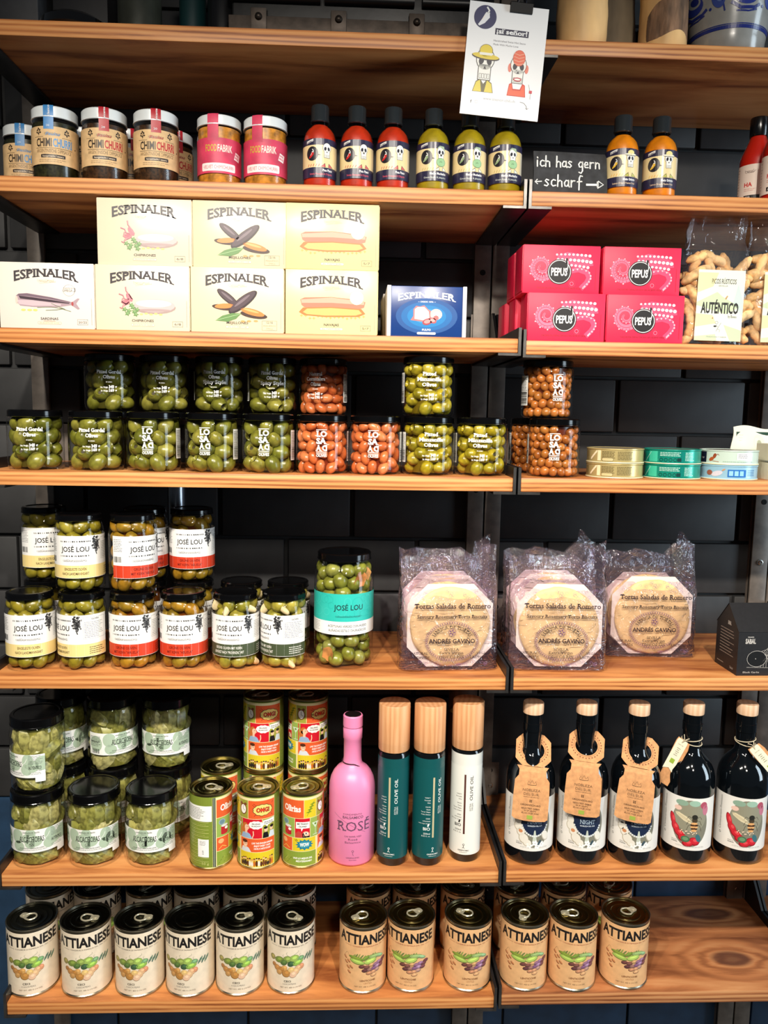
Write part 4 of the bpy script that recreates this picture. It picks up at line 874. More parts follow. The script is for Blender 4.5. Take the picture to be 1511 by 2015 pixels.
def losada_text(rows, y0=59.0, net='345 g', dr='169 g', w=38.0):
    a = Art(); c = WHT
    for i, (s, wd) in enumerate(rows): a.text(s, 0, y0 - i*8.0, 5.6, c, 3, w=wd, bold=0.03, serif=True)
    y = y0 - len(rows)*8.0; a.text('BY LOSADA', 0, y + 1.8, 1.5, c, 3, w=9, bold=0.03)
    a.text('Net. Weight', -1.5, y - 7, 2.4, c, 3, al='R', w=12, bold=0.02, serif=True); a.text(net, -0.5, y - 7, 4.4, c, 3, al='L', w=12.5, bold=0.04, serif=True)
    a.text('Dr. Weight', -1.5, y - 12.6, 2.4, c, 3, al='R', w=11, bold=0.02, serif=True); a.text(dr, -0.5, y - 12.6, 4.4, c, 3, al='L', w=12.5, bold=0.04, serif=True)
    return a
M_stk = mat('white_sticker', (246, 246, 242), 0.35)
def sticker_on(t, R, u0, u1, z0, z1, seed=1):
    s = obj('sticker', sleeve(R, u0, u1, z0, z1, M_stk, 'sticker', 0.0003), t); a = Art()
    a.lines(u0+1.2, u1-1, z1-4, int((z1-z0)/4.4), 2.4, (110, 110, 110), 9, 0.9, seed, 0.2); rd = random.Random(seed); y = z0 + 2
    while y < z0 + (z1-z0)*0.42: h = rd.choice((0.4, 0.7, 1.0)); a.rect(u0+1.5, y, u1-1.5, y+h, (50, 50, 50), 9); y += h + rd.choice((0.5, 0.9))
    obj('sticker_print', a.build('sticker_print', cyl(R), 4.0), s)
OM = {}
def okind(k, cols, a, b, pit):
    m = randmat(k, cols, 0.28); OM[k] = ([olive_mesh('olive', a, b, m, pit and j < 2, j) for j in range(3)], a, b, pit)
okind('gordal_olive', [(92, 96, 30), (124, 122, 44), (142, 136, 58), (110, 112, 34)], 0.0145, 0.0118, True)
okind('cornicabra_olive', [(190, 92, 44), (206, 112, 62), (176, 84, 40), (214, 128, 80)], 0.0112, 0.0080, False)
okind('manzanilla_olive', [(158, 140, 26), (178, 160, 40), (146, 134, 30), (190, 172, 62)], 0.0118, 0.0102, True)
okind('arbequina_olive', [(170, 96, 40), (190, 116, 54), (150, 84, 34), (176, 112, 50)], 0.0078, 0.0073, False)
okind('landmann_olive', [(120, 110, 26), (146, 134, 40), (132, 118, 30), (156, 144, 54)], 0.0134, 0.0112, False)
okind('abuela_olive', [(150, 104, 24), (128, 104, 26), (166, 118, 30), (140, 118, 36)], 0.0140, 0.0108, False)
okind('provenzal_olive', [(148, 136, 44), (164, 152, 64), (136, 130, 40), (156, 140, 56)], 0.0130, 0.0110, False)
okind('churadecos_olive', [(104, 108, 34), (132, 134, 52), (116, 118, 38), (142, 142, 70)], 0.0125, 0.0118, False)
BRN = {'gordal_olive': (70, 66, 20), 'cornicabra_olive': (120, 44, 20), 'manzanilla_olive': (110, 92, 16), 'arbequina_olive': (92, 36, 14), 'landmann_olive': (84, 70, 16), 'abuela_olive': (110, 56, 12), 'provenzal_olive': (96, 84, 26), 'churadecos_olive': (78, 74, 24)}
def losada_jar(kind, art, stick, seed):
    t = thing('squat_olive_jar', 'x', 'jar'); obj('glass_body', LGLASS, t); obj('lid', LLID, t)
    ms, a, b, pit = OM[kind]; obj('brine', brine(LR - 1.45*b, 0.004, 0.078, mat('brine_' + kind, BRN[kind], 0.3)), t)
    fill_jar(t, ms, LR-0.0022, a, b, 0.003, 0.079, seed, pitted=pit); obj('glass_print', art.build('glass_print', cyl(LR), 3.0, rough=0.5), t)
    if stick: sticker_on(t, LR, stick[0], stick[1], 20, 66, seed)
    return t
GOR = losada_text([('Pitted Gordal', 38), ('Olives', 18)]); SPI = losada_text([('Pitted Gordal', 36), ('Olives', 18), ('Spicy Style', 38)], 62); COR = losada_text([('Natural', 22), ('Cornicabra', 32), ('Olives', 17)], 62, '345 g', '190 g'); MAN = losada_text([('Pitted', 21), ('Manzanilla', 38), ('Olives', 22)], 61)
J = {'gt': losada_jar('gordal_olive', GOR, None, 3), 'gl': losada_jar('gordal_olive', losada_front(), (47, 62), 4), 'gs': losada_jar('gordal_olive', SPI, (-62, -47), 5), 'cl': losada_jar('cornicabra_olive', losada_front(), (50, 62), 6),
     'ct': losada_jar('cornicabra_olive', COR, (50, 62), 7), 'mt': losada_jar('manzanilla_olive', MAN, (-60, -46), 8), 'al': losada_jar('arbequina_olive', losada_front(), (-72, -50), 9)}
used = set(); LG_ = 'squat olive jars'
def put(dic, key, label, x, y, z, rz, group):
    if (id(dic), key) in used: return dup(dic[key], label, (x, y, z), rz, group)
    used.add((id(dic), key)); t = dic[key]; t.location = (x, y, z); t.rotation_euler = (0, 0, rz); t['label'] = label; t['group'] = group; return t
z4 = ZL[3]
low = [('gt', -.7306, -.22, 'pitted green olive jar at the left end of the fourth shelf'), ('gt', -.6392, -.16, 'second squat jar from the left, big green pitted olives'), ('gl', -.5518, -.22, 'third squat jar from the left, large green olives, stacked lettering'), ('gl', -.4627, -.26, 'fourth squat jar from the left, large green olives, stacked lettering'), ('gl', -.3759, -.16, 'fifth squat jar, large green olives, next to the orange olives'), ('cl', -.2924, -.02, 'left one of the two orange olive jars in the front row'), ('cl', -.2093, -.08, 'right one of the two orange olive jars in the front row'), ('mt', -.1261, .10, 'yellow olive jar in front carrying another yellow olive jar'), ('mt', -.0430, -.04, 'yellow olive jar next to the shelf joint, nothing on top')]
for k, x, off, lab in low: put(J, k, lab, x, 0.046, z4, face(x, .046, off), LG_)
put(J, 'al', 'jar of small brown olives right of the joint, lower one', 0.0717, 0.046, ZR[3], face(.0717, .046, .04), LG_)
up = [('gt', -.6414, -.05, 'upper jar of pitted green olives, leftmost in the shaded row'), ('gt', -.5537, -.10, 'upper jar of pitted green olives, second in the shaded row'), ('gs', -.4640, -.22, 'upper jar of spicy style olives, left one of two'), ('gs', -.3776, -.02, 'upper jar of spicy style olives, right one of two'), ('ct', -.2938, -.32, 'upper jar of orange olives in the shaded row')]
for k, x, off, lab in up: put(J, k, lab, x, 0.133, z4+LH, face(x, .133, off), LG_)
put(J, 'mt', 'yellow olive jar stacked on another yellow olive jar', -.1285, 0.047, z4+LH, face(-.1285, .047, .04), LG_)
put(J, 'al', 'jar of small brown olives stacked in the shade, right bay', 0.0640, 0.070, ZR[3]+LH, face(.064, .07, .40), LG_)
few = lambda c: not c.name.startswith('olive')
for i, x in enumerate((-.6414, -.5537, -.4640, -.3776, -.2938)):
    dup(J['gt'], 'hidden squat jar in the back row carrying the %s shaded jar' % ordn[i], (x, 0.133, z4), 0, LG_, few)
put(J, 'al', 'jar of small brown olives with white sticker, behind the lower one', 0.0600, 0.133, ZR[3], face(.06, .133, .1), LG_)
# ------------------------------------------------------------- tall olive jars (fifth shelf)
JR, JH = 0.0374, 0.1225
JGLASS = jar_mesh(JR, JH, 0.0325, 0.1085, 0.008, 0.012); JLID = lid_mesh(0.0348, 0.1120, JH, M_lid)
def lou_art(band, t1, t2, tc):
    a = Art(); k = (34, 34, 36); rd = random.Random(2)
    a.rect(-52, 24.5, 82, 44, band, 1)
    for yy, ph in ((81, 0), (58.5, 1)):
        x = -24
        while x < 22:
            wd = rd.choice((0.8, 1.4, 2.2)); a.poly([(x, yy + 1.3), (x + wd, yy + 1.5), (x + wd + 0.5, yy - 0.6), (x + 0.5, yy - 0.8)], k, 2); x += wd + rd.choice((0.8, 1.0, 2.2))
    a.text('JOSÉ LOU', -1, 65.5, 8.2, k, 3, w=43, bold=0.018)
    a.script(-1, 51.5, 36, 4.0, (90, 90, 90), 3, 0.35, 5)
    a.text(t1, -1, 36.3, 4.3, tc, 3, w=44 if len(t1) > 18 else 33, bold=0.012); a.text(t2, -1, 29.2, 4.3, tc, 3, w=50 if len(t2) > 18 else 41, bold=0.012)
    for i in range(90): a.ell(32 + rd.gauss(0, 3.2), 76 + rd.gauss(0, 5.0), rd.uniform(0.6, 2.6), rd.uniform(0.6, 2.4), k if rd.random() < 0.7 else (110, 110, 112), 3 if i % 2 else 4, n=7)
    a.line([(31, 72), (31.5, 64), (33, 60)], 1.6, k, 3)
    a.frame(41, 52, 78, 86, 0.4, (150, 150, 150), 2); a.text('OLIVEN', 60, 82, 2.6, k, 3, w=12, bold=0.02); a.lines(43, 76, 78, 10, 2.6, (120, 120, 120), 3, 0.7, 4, 0.35)
    a.lines(50, 78, 38, 4, 3.2, tc, 3, 1.0, 9, 0.4)
    a.lines(-50, -34, 84, 8, 2.6, (110, 110, 110), 2, 0.8, 12); x = -50
    while x < -36: wd = rd.choice((0.4, 0.8, 1.2)); a.rect(x, 49, x+wd, 58, k, 3); x += wd + rd.choice((0.4, 0.8))
    return a
M_jlab = mat('white_jar_label', (242, 241, 238), 0.42)
def lou_jar(kind, band, t1, t2, tc, seed, extra=None):
    t = thing('tall_olive_jar', 'x', 'jar'); obj('glass_body', JGLASS, t); obj('lid', JLID, t)
    ms, a, b, pit = OM[kind]; obj('brine', brine(JR - 1.4*b, 0.004, 0.108, mat('brine_' + kind, BRN[kind], 0.3)), t)
    fill_jar(t, ms, JR-0.0022, a, b, 0.004, 0.112, seed)
    if extra:
        rd = random.Random(seed); gm = GARL
        for i in range(9): an = rd.random()*6.28; obj('garlic_clove', gm, t, (0.0300*math.cos(an), 0.0300*math.sin(an), rd.choice((0.012, 0.016, 0.098, 0.104))), (rd.uniform(-1, 1), rd.uniform(-1, 1), an))
    lb = obj('label', sleeve(JR, -52, 82, 24, 90, M_jlab), t); obj('label_print', lou_art(band, t1, t2, tc).build('label_print', cyl(JR), 4.0), lb)
    return t
g = G(); g.grid(lambda u, v: ((0.0062*math.sin(PI*v)**0.7)*math.cos(2*PI*u)*(1 + 0.1*math.cos(6*PI*u)), (0.0048*math.sin(PI*v)**0.7)*math.sin(2*PI*u), -0.012*math.cos(PI*v)), 10, 8, wrap=True); GARL = g.mesh('garlic_clove', mat('garlic', (226, 206, 160), 0.35, var=0.06))
L = {'y': lou_jar('landmann_olive', (236, 212, 142), 'EINGELEGTE OLIVEN', 'NACH LANDMANNSART', (70, 56, 30), 21), 'r': lou_jar('abuela_olive', (206, 62, 34), 'GRÜNE OLIVEN', 'MIT KERN "ABUELA"', (112, 22, 14), 22), 'g': lou_jar('provenzal_olive', (66, 78, 54), 'GRÜNE OLIVEN MIT KERN', 'GEWÜRZT NACH "PROVENZAL" ART', (232, 232, 224), 23, True)}
z5 = ZL[4]; TG = 'tall labelled olive jars'
for k, x, y, z, off, lab in [
    ('y', -.7500, .0500, z5, -.10, 'lower front olive jar with yellow band at the left end'), ('y', -.6704, .0520, z5, -.88, 'lower front olive jar with yellow band, turned to its info panel'),
    ('r', -.5904, .0545, z5, -.32, 'lower front olive jar with red band, left one'), ('r', -.5113, .0565, z5, -.18, 'lower front olive jar with red band, right one'),
    ('g', -.4290, .0568, z5, -.30, 'front olive jar with dark green band showing its full name'), ('g', -.3520, .0600, z5, -.90, 'front olive jar with dark green band, turned to its info panel'),
    ('y', -.6735, .0600, z5+JH, -.18, 'upper front olive jar with yellow band'), ('r', -.5910, .0620, z5+JH, .46, 'upper front olive jar with red band, barcode side showing'),
    ('y', -.7590, .1430, z5+JH, .18, 'upper back olive jar with yellow band at the far left'), ('r', -.5140, .1430, z5+JH, -.10, 'upper back olive jar with red band on the right'), ('r', -.5920, .1440, z5+JH, .34, 'upper back olive jar with red band, mostly hidden between two others')]:
    put(L, k, lab, x, y, z, face(x, y, off), TG)
few2 = lambda c: not c.name.startswith(('olive', 'garlic'))
for k, x, lab, full in [('y', -.7590, 'lower back olive jar hidden under the far left upper jar', 0), ('r', -.5920, 'lower back olive jar hidden under the middle back jar', 0), ('r', -.5135, 'lower back olive jar showing at the right of the red ones', 1), ('g', -.4310, 'back olive jar with dark green band, only its lid showing, left', 1), ('g', -.3520, 'back olive jar with dark green band, only its lid showing, right', 1)]:
    y = .1430; dup(L[k], lab, (x, y, z5), face(x, y, .3), TG, None if full else few2)
# the large jar
t = thing('large_olive_jar', 'large olive jar with turquoise and white label beside the biscuits', 'jar', (-.2558, .0758, z5), face(-.2558, .0758, .04))
BRG, BH = 0.0484, 0.186
obj('glass_body', jar_mesh(BRG, BH, 0.0405, 0.167, 0.012, 0.018), t); obj('lid', lid_mesh(0.0432, 0.1730, BH, M_lid), t)
ms, a_, b_, pit = OM['churadecos_olive']; obj('brine', brine(BRG-1.5*b_, 0.004, 0.160, mat('brine_big', (74, 66, 22), 0.3)), t); fill_jar(t, ms, BRG-0.0024, a_, b_, 0.004, 0.168, 31)
M_pep = randmat('pepper_piece', [(190, 90, 40), (206, 150, 90), (176, 70, 30)], 0.3); PEP = G().grid(lambda u, v: (0.010*(u-0.5)*2, 0.004*math.sin(PI*u), 0.014*(v-0.5)*2*(0.6+0.4*math.sin(PI*u))), 6, 5).mesh('pepper_piece', M_pep)
for an, zz in ((-1.0, .145), (-2.2, .022), (-2.7, .062), (-1.3, .066), (-0.75, .150)): obj('pepper_piece', PEP, t, (0.0455*math.cos(an), 0.0455*math.sin(an), zz), (0.2, 0.3, an + PI/2))
lb = obj('label', sleeve(BRG, -90, 90, 58, 79.5, M_jlab), t)
a = Art(); k = (20, 60, 60); a.rect(-90, 79.5, 90, 124, (44, 188, 176), 1); rd = random.Random(5)
for i in range(26): x = rd.uniform(-85, 85); y = rd.uniform(90, 116); a.ring(x, y, rd.uniform(5, 10), rd.uniform(5, 9), 0.5, (74, 202, 190) if i % 2 else (34, 170, 160), 2, 14)
a.text('JOSÉ LOU', 6, 98, 8.8, k, 3, w=48, bold=0.016); a.script(6, 87.5, 42, 3.6, (30, 110, 106), 3, 0.4, 9)
a.text('ACEITUNAS VERDES CON HUESO', 5, 70.2, 4.0, (60, 62, 62), 3, w=66, bold=0.01); a.text('ALIÑADAS ESTILO CHURADECOS', 5, 63.2, 4.0, (60, 62, 62), 3, w=64, bold=0.01); a.lines(-60, -44, 76, 6, 2.6, (150, 150, 150), 2, 0.7)
obj('label_print', a.build('label_print', cyl(BRG), 4.0, clip=(-90, 58, 90, 124)), lb)

# ============================================================= biscuit packs (fifth shelf)
M_film = glass('clear_film', (250, 248, 252), 0.05, 1.6, 0.02, (235, 232, 240), bump=0.35, bscale=55)
M_film2 = glass('violet_film', (252, 246, 252), 0.045, 3.0, 0.03, (214, 190, 220), bump=0.9, bscale=48)
def biscuit_mesh(seed, R=0.064, th=0.0058):
    rd = random.Random(seed); g = G(); n = 48; ph = [rd.random()*6 for _ in range(4)]
    rad = lambda a: R*(1 + 0.012*math.sin(3*a + ph[0]) + 0.01*math.sin(7*a + ph[1]) + 0.006*math.sin(13*a))
    def ringp(k, y, s=0.0): return [(k*rad(2*PI*i/n)*math.cos(2*PI*i/n), y + s*math.sin(5*2*PI*i/n + ph[2]), k*rad(2*PI*i/n)*math.sin(2*PI*i/n)) for i in range(n)]
    rs = [ringp(0.5, -th*0.5, 0.0006), ringp(0.9, -th*0.55, 0.0008), ringp(0.99, -th*0.25), ringp(1.0, 0), ringp(0.97, th*0.4), ringp(0.5, th*0.45)]
    v = sum(rs, []); f = [(k*n+i, k*n+(i+1) % n, (k+1)*n+(i+1) % n, (k+1)*n+i) for k in range(5) for i in range(n)]; v += [(0, -th*0.5, 0), (0, th*0.45, 0)]
    f += [(len(v)-2, (i+1) % n, i) for i in range(n)] + [(len(v)-1, 5*n+i, 5*n+(i+1) % n) for i in range(n)]
    return g.add(v, f).mesh('biscuit', mat('biscuit_crust', (240, 204, 142), 0.6, var=0.09, scale=34, bump=0.3), 60)
BIS = [biscuit_mesh(k) for k in range(3)]
def octagon(w, h, c):
    return [(-w+c, -h), (w-c, -h), (w, -h+c), (w, h-c), (w-c, h), (-w+c, h), (-w, h-c), (-w, -h+c)]
PAPER = G().plate(octagon(0.069, 0.067, 0.032), lambda u, v, w: (u, w, v), 0.0004).mesh('wax_paper', mat('wax_paper', (238, 228, 214), 0.5))
PW, PH, PD = 0.079, 0.150, 0.056
def film_mesh(seed):
    rd = random.Random(seed); g = G(); n = 26
    def wob(x, z, s): return 0.0012*noise.noise(Vector((x*60, z*60, s)))
    def sup(a, b, hw, hd):   # rounded rectangle section
        k = 5.0; c, s = math.cos(a), math.sin(a); return hw*abs(c)**(2/k)*(1 if c > 0 else -1), hd*abs(s)**(2/k)*(1 if s > 0 else -1)
    def fn(u, v):
        z = PH*min(1, v/0.86); a = 2*PI*u; top = max(0, (v-0.62)/0.24); top = min(1, top)
        hw = PW*(1 - 0.015*math.sin(PI*v)); hd = PD/2*(1 - 0.80*top**1.3); x, y = sup(a, 0, hw, hd)
        q = noise.noise(Vector((x*70, z*70, seed*9.1 + y*40))); x += 0.0025*q; y += 0.0025*noise.noise(Vector((x*60 + 7, z*60, seed + y*50)))
        if v > 0.86: z += (v-0.86)/0.14*(0.020 + 0.022*max(0, noise.noise(Vector((x*30, 0, seed*3.0)))+ 0.35) + (0.020 if x > 0.05 else 0)); y += 0.012*noise.noise(Vector((x*45, z*40, seed*2.2)))
        return (x, y + PD/2 + 0.008*top, z)
    g.grid(fn, 84, 26, wrap=True); v0 = [fn(i/84, 0) for i in range(84)]; g.add(v0, [tuple(range(84))])
    return g.mesh('film', M_film2, 80)
FILMS = [film_mesh(k) for k in (1, 2, 3)]
def torta_art():
    a = Art(); c = (44, 30, 40); v = (120, 84, 110)
    a.text('Tortas Saladas de Romero', 2, 96, 8.2, c, 1, w=122, serif=True, bold=0.012); a.text('Savoury Rosemary Torta Biscuits', 2, 80.5, 5.4, c, 1, w=112, serif=True, bold=0.012)
    a.ring(2, 43, 43, 32, 0.5, v, 1, 60); a.ring(2, 43, 38.5, 28, 0.5, v, 1, 60)
    for i in range(64): an = 2*PI*i/64; a.ell(2 + 40.8*math.cos(an), 43 + 30*math.sin(an), 1.1, 1.1, v, 1, n=6)
    def arc(x, y):
        an = PI/2 - x/31.0; r = 22.0 + y; return (r*1.34*math.cos(an), r*math.sin(an)*0.98)
    a.text('FABRICA DE TORTAS', 2, 42, 5.2, c, 1, w=72, serif=True, warp=arc); a.ring(2, 57.5, 6, 6, 0.6, v, 1, 24)
    for i in range(5): a.ell(2 + 3.2*math.cos(i*1.256), 57.5 + 3.2*math.sin(i*1.256), 1.9, 1.3, v, 1, rot=i*72, n=10)
    a.text('ANDRÉS GAVIÑO', 2, 40, 7.4, c, 2, w=74, bold=0.02); a.text('SEVILLA', 2, 28, 4.2, c, 1, w=24, serif=True)
    a.text('Extra Virgin', 2, 22.5, 4.6, c, 1, w=38, serif=True); a.text('Olive Oil 22%', 2, 15.8, 4.6, c, 1, w=40, serif=True)
    a.text('NATURAL', -50, 22, 4.0, c, 1, w=29, serif=True); a.text('HANDMADE', -50, 15.5, 4.0, c, 1, w=34, serif=True); a.text('VEGAN', 52, 22, 4.0, c, 1, w=20, serif=True); a.text('LACTOSE FREE', 52, 15.5, 4.0, c, 1, w=40, serif=True)
    rd = random.Random(6)
    for i in range(60):
        x = rd.uniform(-64, 64); y = rd.uniform(108, 126) if i % 3 else rd.uniform(3, 11); s = rd.choice((-1, 1)); a.line([(x + 3.2*math.cos(t_*0.7)*s*(1 - t_*0.1), y + 3.0*math.sin(t_*0.7)*(1 - t_*0.1)) for t_ in range(8)], 0.35, (150, 110, 150), 1)
    return a
TPRINT = torta_art().build('film_print', lambda u, v, l: (u*0.001, -0.0022 - 0.00004*l, 0.004 + v*0.001), None, rough=0.4)
def torta_pack(label, x, y, z, rz, lean, film, seed, ydep=8):
    t = thing('biscuit_pack', label, 'biscuit pack', (x, y, z), rz, 'cellophane biscuit packs'); t.rotation_euler = (R_(lean), 0, rz); t.location.z = z + PD*math.sin(R_(-lean)) + 0.0018
    rd = random.Random(seed)
    for k in range(ydep): obj('biscuit', rd.choice(BIS), t, (rd.uniform(-.002, .002), 0.0072 + k*0.0062, 0.069 + rd.uniform(-.0015, .0015)), (0, rd.random()*6, 0))
    obj('wax_paper', PAPER, t, (0.001, 0.0040 + 0.0058*1.4, 0.0695)); obj('wax_paper', PAPER, t, (0, 0.0545, 0.0695))
    f = obj('film', film, t); obj('film_print', TPRINT, f)
    return t
torta_pack('cellophane biscuit pack in front, left of the shelf joint', -.0860, .0210, z5+0.001, R_(3), -1.2, FILMS[0], 1)
torta_pack('cellophane biscuit pack in front, right of the shelf joint, standing lowest', .0890, .0195, ZR[4]+0.001, R_(-2), -2.5, FILMS[1], 2)
torta_pack('cellophane biscuit pack further back, rightmost of the biscuit packs', .2680, .0960, ZR[4]+0.001, R_(-2), -1.2, FILMS[2], 3)
torta_pack('cellophane biscuit pack standing behind the left front pack', -.0830, .0900, z5+0.001, R_(4), -1, FILMS[1], 4)
torta_pack('cellophane biscuit pack standing behind the middle front pack', .0960, .1080, ZR[4]+0.001, R_(-3), -1, FILMS[2], 5)
# ------------------------------------------------------------- black garlic box
t = thing('garlic_box', 'black house shaped garlic carton at the right edge', 'box', (.3735, .0100, ZR[4]), R_(1))
M_bc = mat('black_carton', (26, 25, 27), 0.5, var=0.1, scale=200)
w_, d_, h_, p_ = 0.120, 0.073, 0.072, 0.110
g = G().add([(0, 0, 0), (w_, 0, 0), (w_, d_, 0), (0, d_, 0), (0, 0, h_), (w_, 0, h_), (w_, d_, h_), (0, d_, h_), (0, d_*0.5, p_), (w_, d_*0.5, p_)], [(0, 1, 5, 4), (2, 3, 7, 6), (0, 4, 8, 7, 3), (1, 2, 6, 9, 5), (0, 3, 2, 1)])
obj('carton', g.mesh('carton', M_bc), t)
g = G(); n_ = 0.0008; g.box(-0.0008, w_+0.0008, 0, 0.001, 0, 0.0)if False else None
RF = G().add([(-.001, -.001, h_), (w_+.001, -.001, h_), (w_+.001, d_*.5, p_+.001), (-.001, d_*.5, p_+.001), (-.001, d_+.001, h_), (w_+.001, d_+.001, h_)], [(0, 1, 2, 3), (3, 2, 5, 4)])
obj('roof_flap', RF.mesh('roof_flap', M_bc), t)
LN = (186, 182, 176); a = Art()
a.text('SABAL', 20, 53, 8, LN, 1, w=17, bold=0.05, serif=True); a.rect(15, 63, 25, 64.2, LN, 1)
a.ring(32, 28, 16, 13, 0.6, LN, 1); a.ell(32, 28, 15.4, 12.4, (14, 14, 14), 1, n=30); a.ell(30, 28, 0.8, 0.8, LN, 2, n=8)
for k in range(5): a.line([(44 + 9*math.cos(q*PI/10)*(k-2)/2.0 + (8 if q > 7 else 4), 14 + q*3.4) for q in range(9)] + [(56, 52)], 0.5, LN, 1)
a.line([(38, 40), (50, 44), (54, 54)], 0.5, LN, 1); a.line([(16, 14), (70, 13)], 0.5, LN, 1)
a.text('Black Garlic', 24, 4.5, 3.0, LN, 1, w=27); a.text('Schwarzer', 70, 4.5, 3.0, LN, 1, w=24)
obj('front_print', a.build('front_print', flat(-.0002)), t)
a = Art(); a.text('SABAL', 42, 76, 6, LN, 1, w=11, bold=0.05, serif=True).lines(14, 60, 66, 9, 5.0, (150, 140, 130), 1, 1.3, 4, 0.4).text('Sabal', 56, 6, 4, LN, 1, w=10).lines(8, 30, 8, 1, 3, (150, 140, 130), 1, 1.4)
obj('side_print', a.build('side_print', lambda u, v, l: (-0.00015 - 0.00004*l, d_ - u*0.001, v*0.001)), t)

# ============================================================= flat seafood tins (fourth shelf)
TR, TH = 0.0435, 0.0232
def tin(kind):
    t = thing('seafood_tin', 'x', 'tin'); pal = [((196, 178, 120), (206, 200, 184)), ((20, 150, 130), (20, 170, 160)), ((206, 226, 214), (150, 200, 226)), ((150, 196, 220), (206, 226, 236))][kind]
    mt = mat('tin_paint_%d' % kind, pal[0], 0.28, 0.35 if kind < 2 else 0.1, 0.5)
    obj('tin_body', G().lathe([(0, 0.001), (TR-0.003, 0.0005), (TR, 0.0), (TR+0.0008, 0.0008), (TR+0.0008, 0.0022), (TR-0.0002, 0.0034), (TR-0.0002, TH-0.0026), (TR+0.0008, TH-0.0018), (TR+0.0006, TH-0.0002), (TR-0.001, TH), (TR-0.002, TH-0.0016), (TR-0.004, TH-0.0016)], 56).mesh('tin_body', mt), t)
    rim = mat('tin_rim_pale', (232, 226, 190) if kind == 0 else (226, 238, 232), 0.35)
    obj('rim', G().lathe([(TR+0.0009, 0.0006), (TR+0.0012, 0.0012), (TR+0.0009, 0.0022)], 56).mesh('rim', rim), t)
    obj('lid', G().lathe([(TR-0.0018, TH-0.0012), (TR-0.006, TH-0.0010), (TR-0.010, TH-0.0004), (TR-0.016, TH-0.0002), (0, TH-0.0002)], 56).mesh('lid', mat('tin_top_%d' % kind, (150, 140, 130), 0.35, 0.6)), t)
    a = Art(); c2 = pal[1]; U = 130
    if kind == 0:
        a.lines(-22, -2, 17.5, 6, 2.3, (110, 96, 60), 2, 1.0, 3, 0.1).lines(2, 26, 17.5, 6, 2.3, (110, 96, 60), 2, 1.0, 4, 0.1); a.rect(-30, 4, -24, 20, (236, 222, 180), 1)
        for i in range(4): a.ell(-42 + i*3, 8 + i*3, 3.4, 1.6, (240, 226, 190), 2, rot=50)
        a.pill(-22, 3.6, -4, 8.6, (120, 110, 80), 3); a.pill(-21.5, 4, -4.5, 8.2, (206, 190, 140), 4); a.lines(-60, -48, 17, 6, 2.4, (120, 104, 64), 2, 1.0, 7)
    elif kind == 1:
        a.rect(-40, 3.6, -24, 20, (60, 190, 160), 1); a.lines(-20, 12, 17.5, 3, 2.3, (190, 226, 216), 2, 1.0, 3, 0.1).lines(18, 34, 17.5, 6, 2.3, (190, 226, 216), 2, 1.0, 5); a.rect(12, 3.6, 16, 20, (10, 120, 110), 1)
        for i in range(4): a.ring(-18 + i*7, 7, 2.4, 2.4, 0.8, (16, 70, 64), 2, 14)
        a.rect(6, 4.5, 12, 10, (16, 60, 60), 2); a.line([(-48, 4), (-36, 19)], 0.5, (206, 236, 226), 2)
    elif kind == 2:
        a.rect(-62, 3.6, -38, 20, (24, 30, 50), 1); a.text('TAP', -46, 9, 3, (236, 236, 236), 2, w=6, rot=0)
        a.ell(-28, 9, 4.5, 2.8, (176, 84, 40), 2, rot=30).ell(-23, 14, 2.6, 4, (150, 70, 40), 2, rot=-20).line([(-24, 12), (-18, 17), (-16, 15)], 0.9, (150, 80, 50), 2).line([(-26, 6), (-16, 5)], 0.8, (170, 110, 80), 2)
        a.rect(10, 8.5, 36, 18.5, (246, 246, 246), 2); a.lines(12, 30, 16, 3, 2.2, (120, 120, 120), 3, 0.8, 2); a.lines(-10, 40, 5, 1, 2, (150, 180, 160), 2, 0.9, 4)
    else:
        a.ell(-30, 11, 5, 4, (150, 90, 70), 2).ell(-18, 10, 9, 4, (206, 206, 220), 2, rot=15); a.rect(-2, 5, 26, 16.5, (40, 110, 190), 2)
        for i in range(3): a.rect(0 + i*8, 7, 6 + i*8, 14.5, (150, 206, 236), 3)
        a.lines(29, 46, 15, 4, 2.6, (80, 130, 180), 2, 1.0, 5); a.ell(-8, 16, 3, 1.2, (196, 150, 110), 2, rot=30)
    obj('print', a.build('print', cyl(TR), 4.0, clip=(-65, 3.5, 65, 20.4), rough=0.3), t)
    return t
TN = {k: tin(k) for k in range(4)}; zt = ZR[3]
for k, x, lv, lab in [(0, .1720, 0, 'gold seafood tin, lower one beside the brown olives'), (0, .1720, 1, 'gold seafood tin, upper one beside the brown olives'), (1, .2640, 0, 'teal seafood tin, lower one of the middle stack'), (1, .2640, 1, 'teal seafood tin, upper one of the middle stack'), (3, .3560, 0, 'pale blue seafood tin, lower one of the right stack'), (2, .3560, 1, 'mint seafood tin with white sticker, upper one of the right stack')]:
    put(TN, k, lab, x, .0500, zt + lv*TH, face(x, .05, 0.05), 'stacked seafood tins')
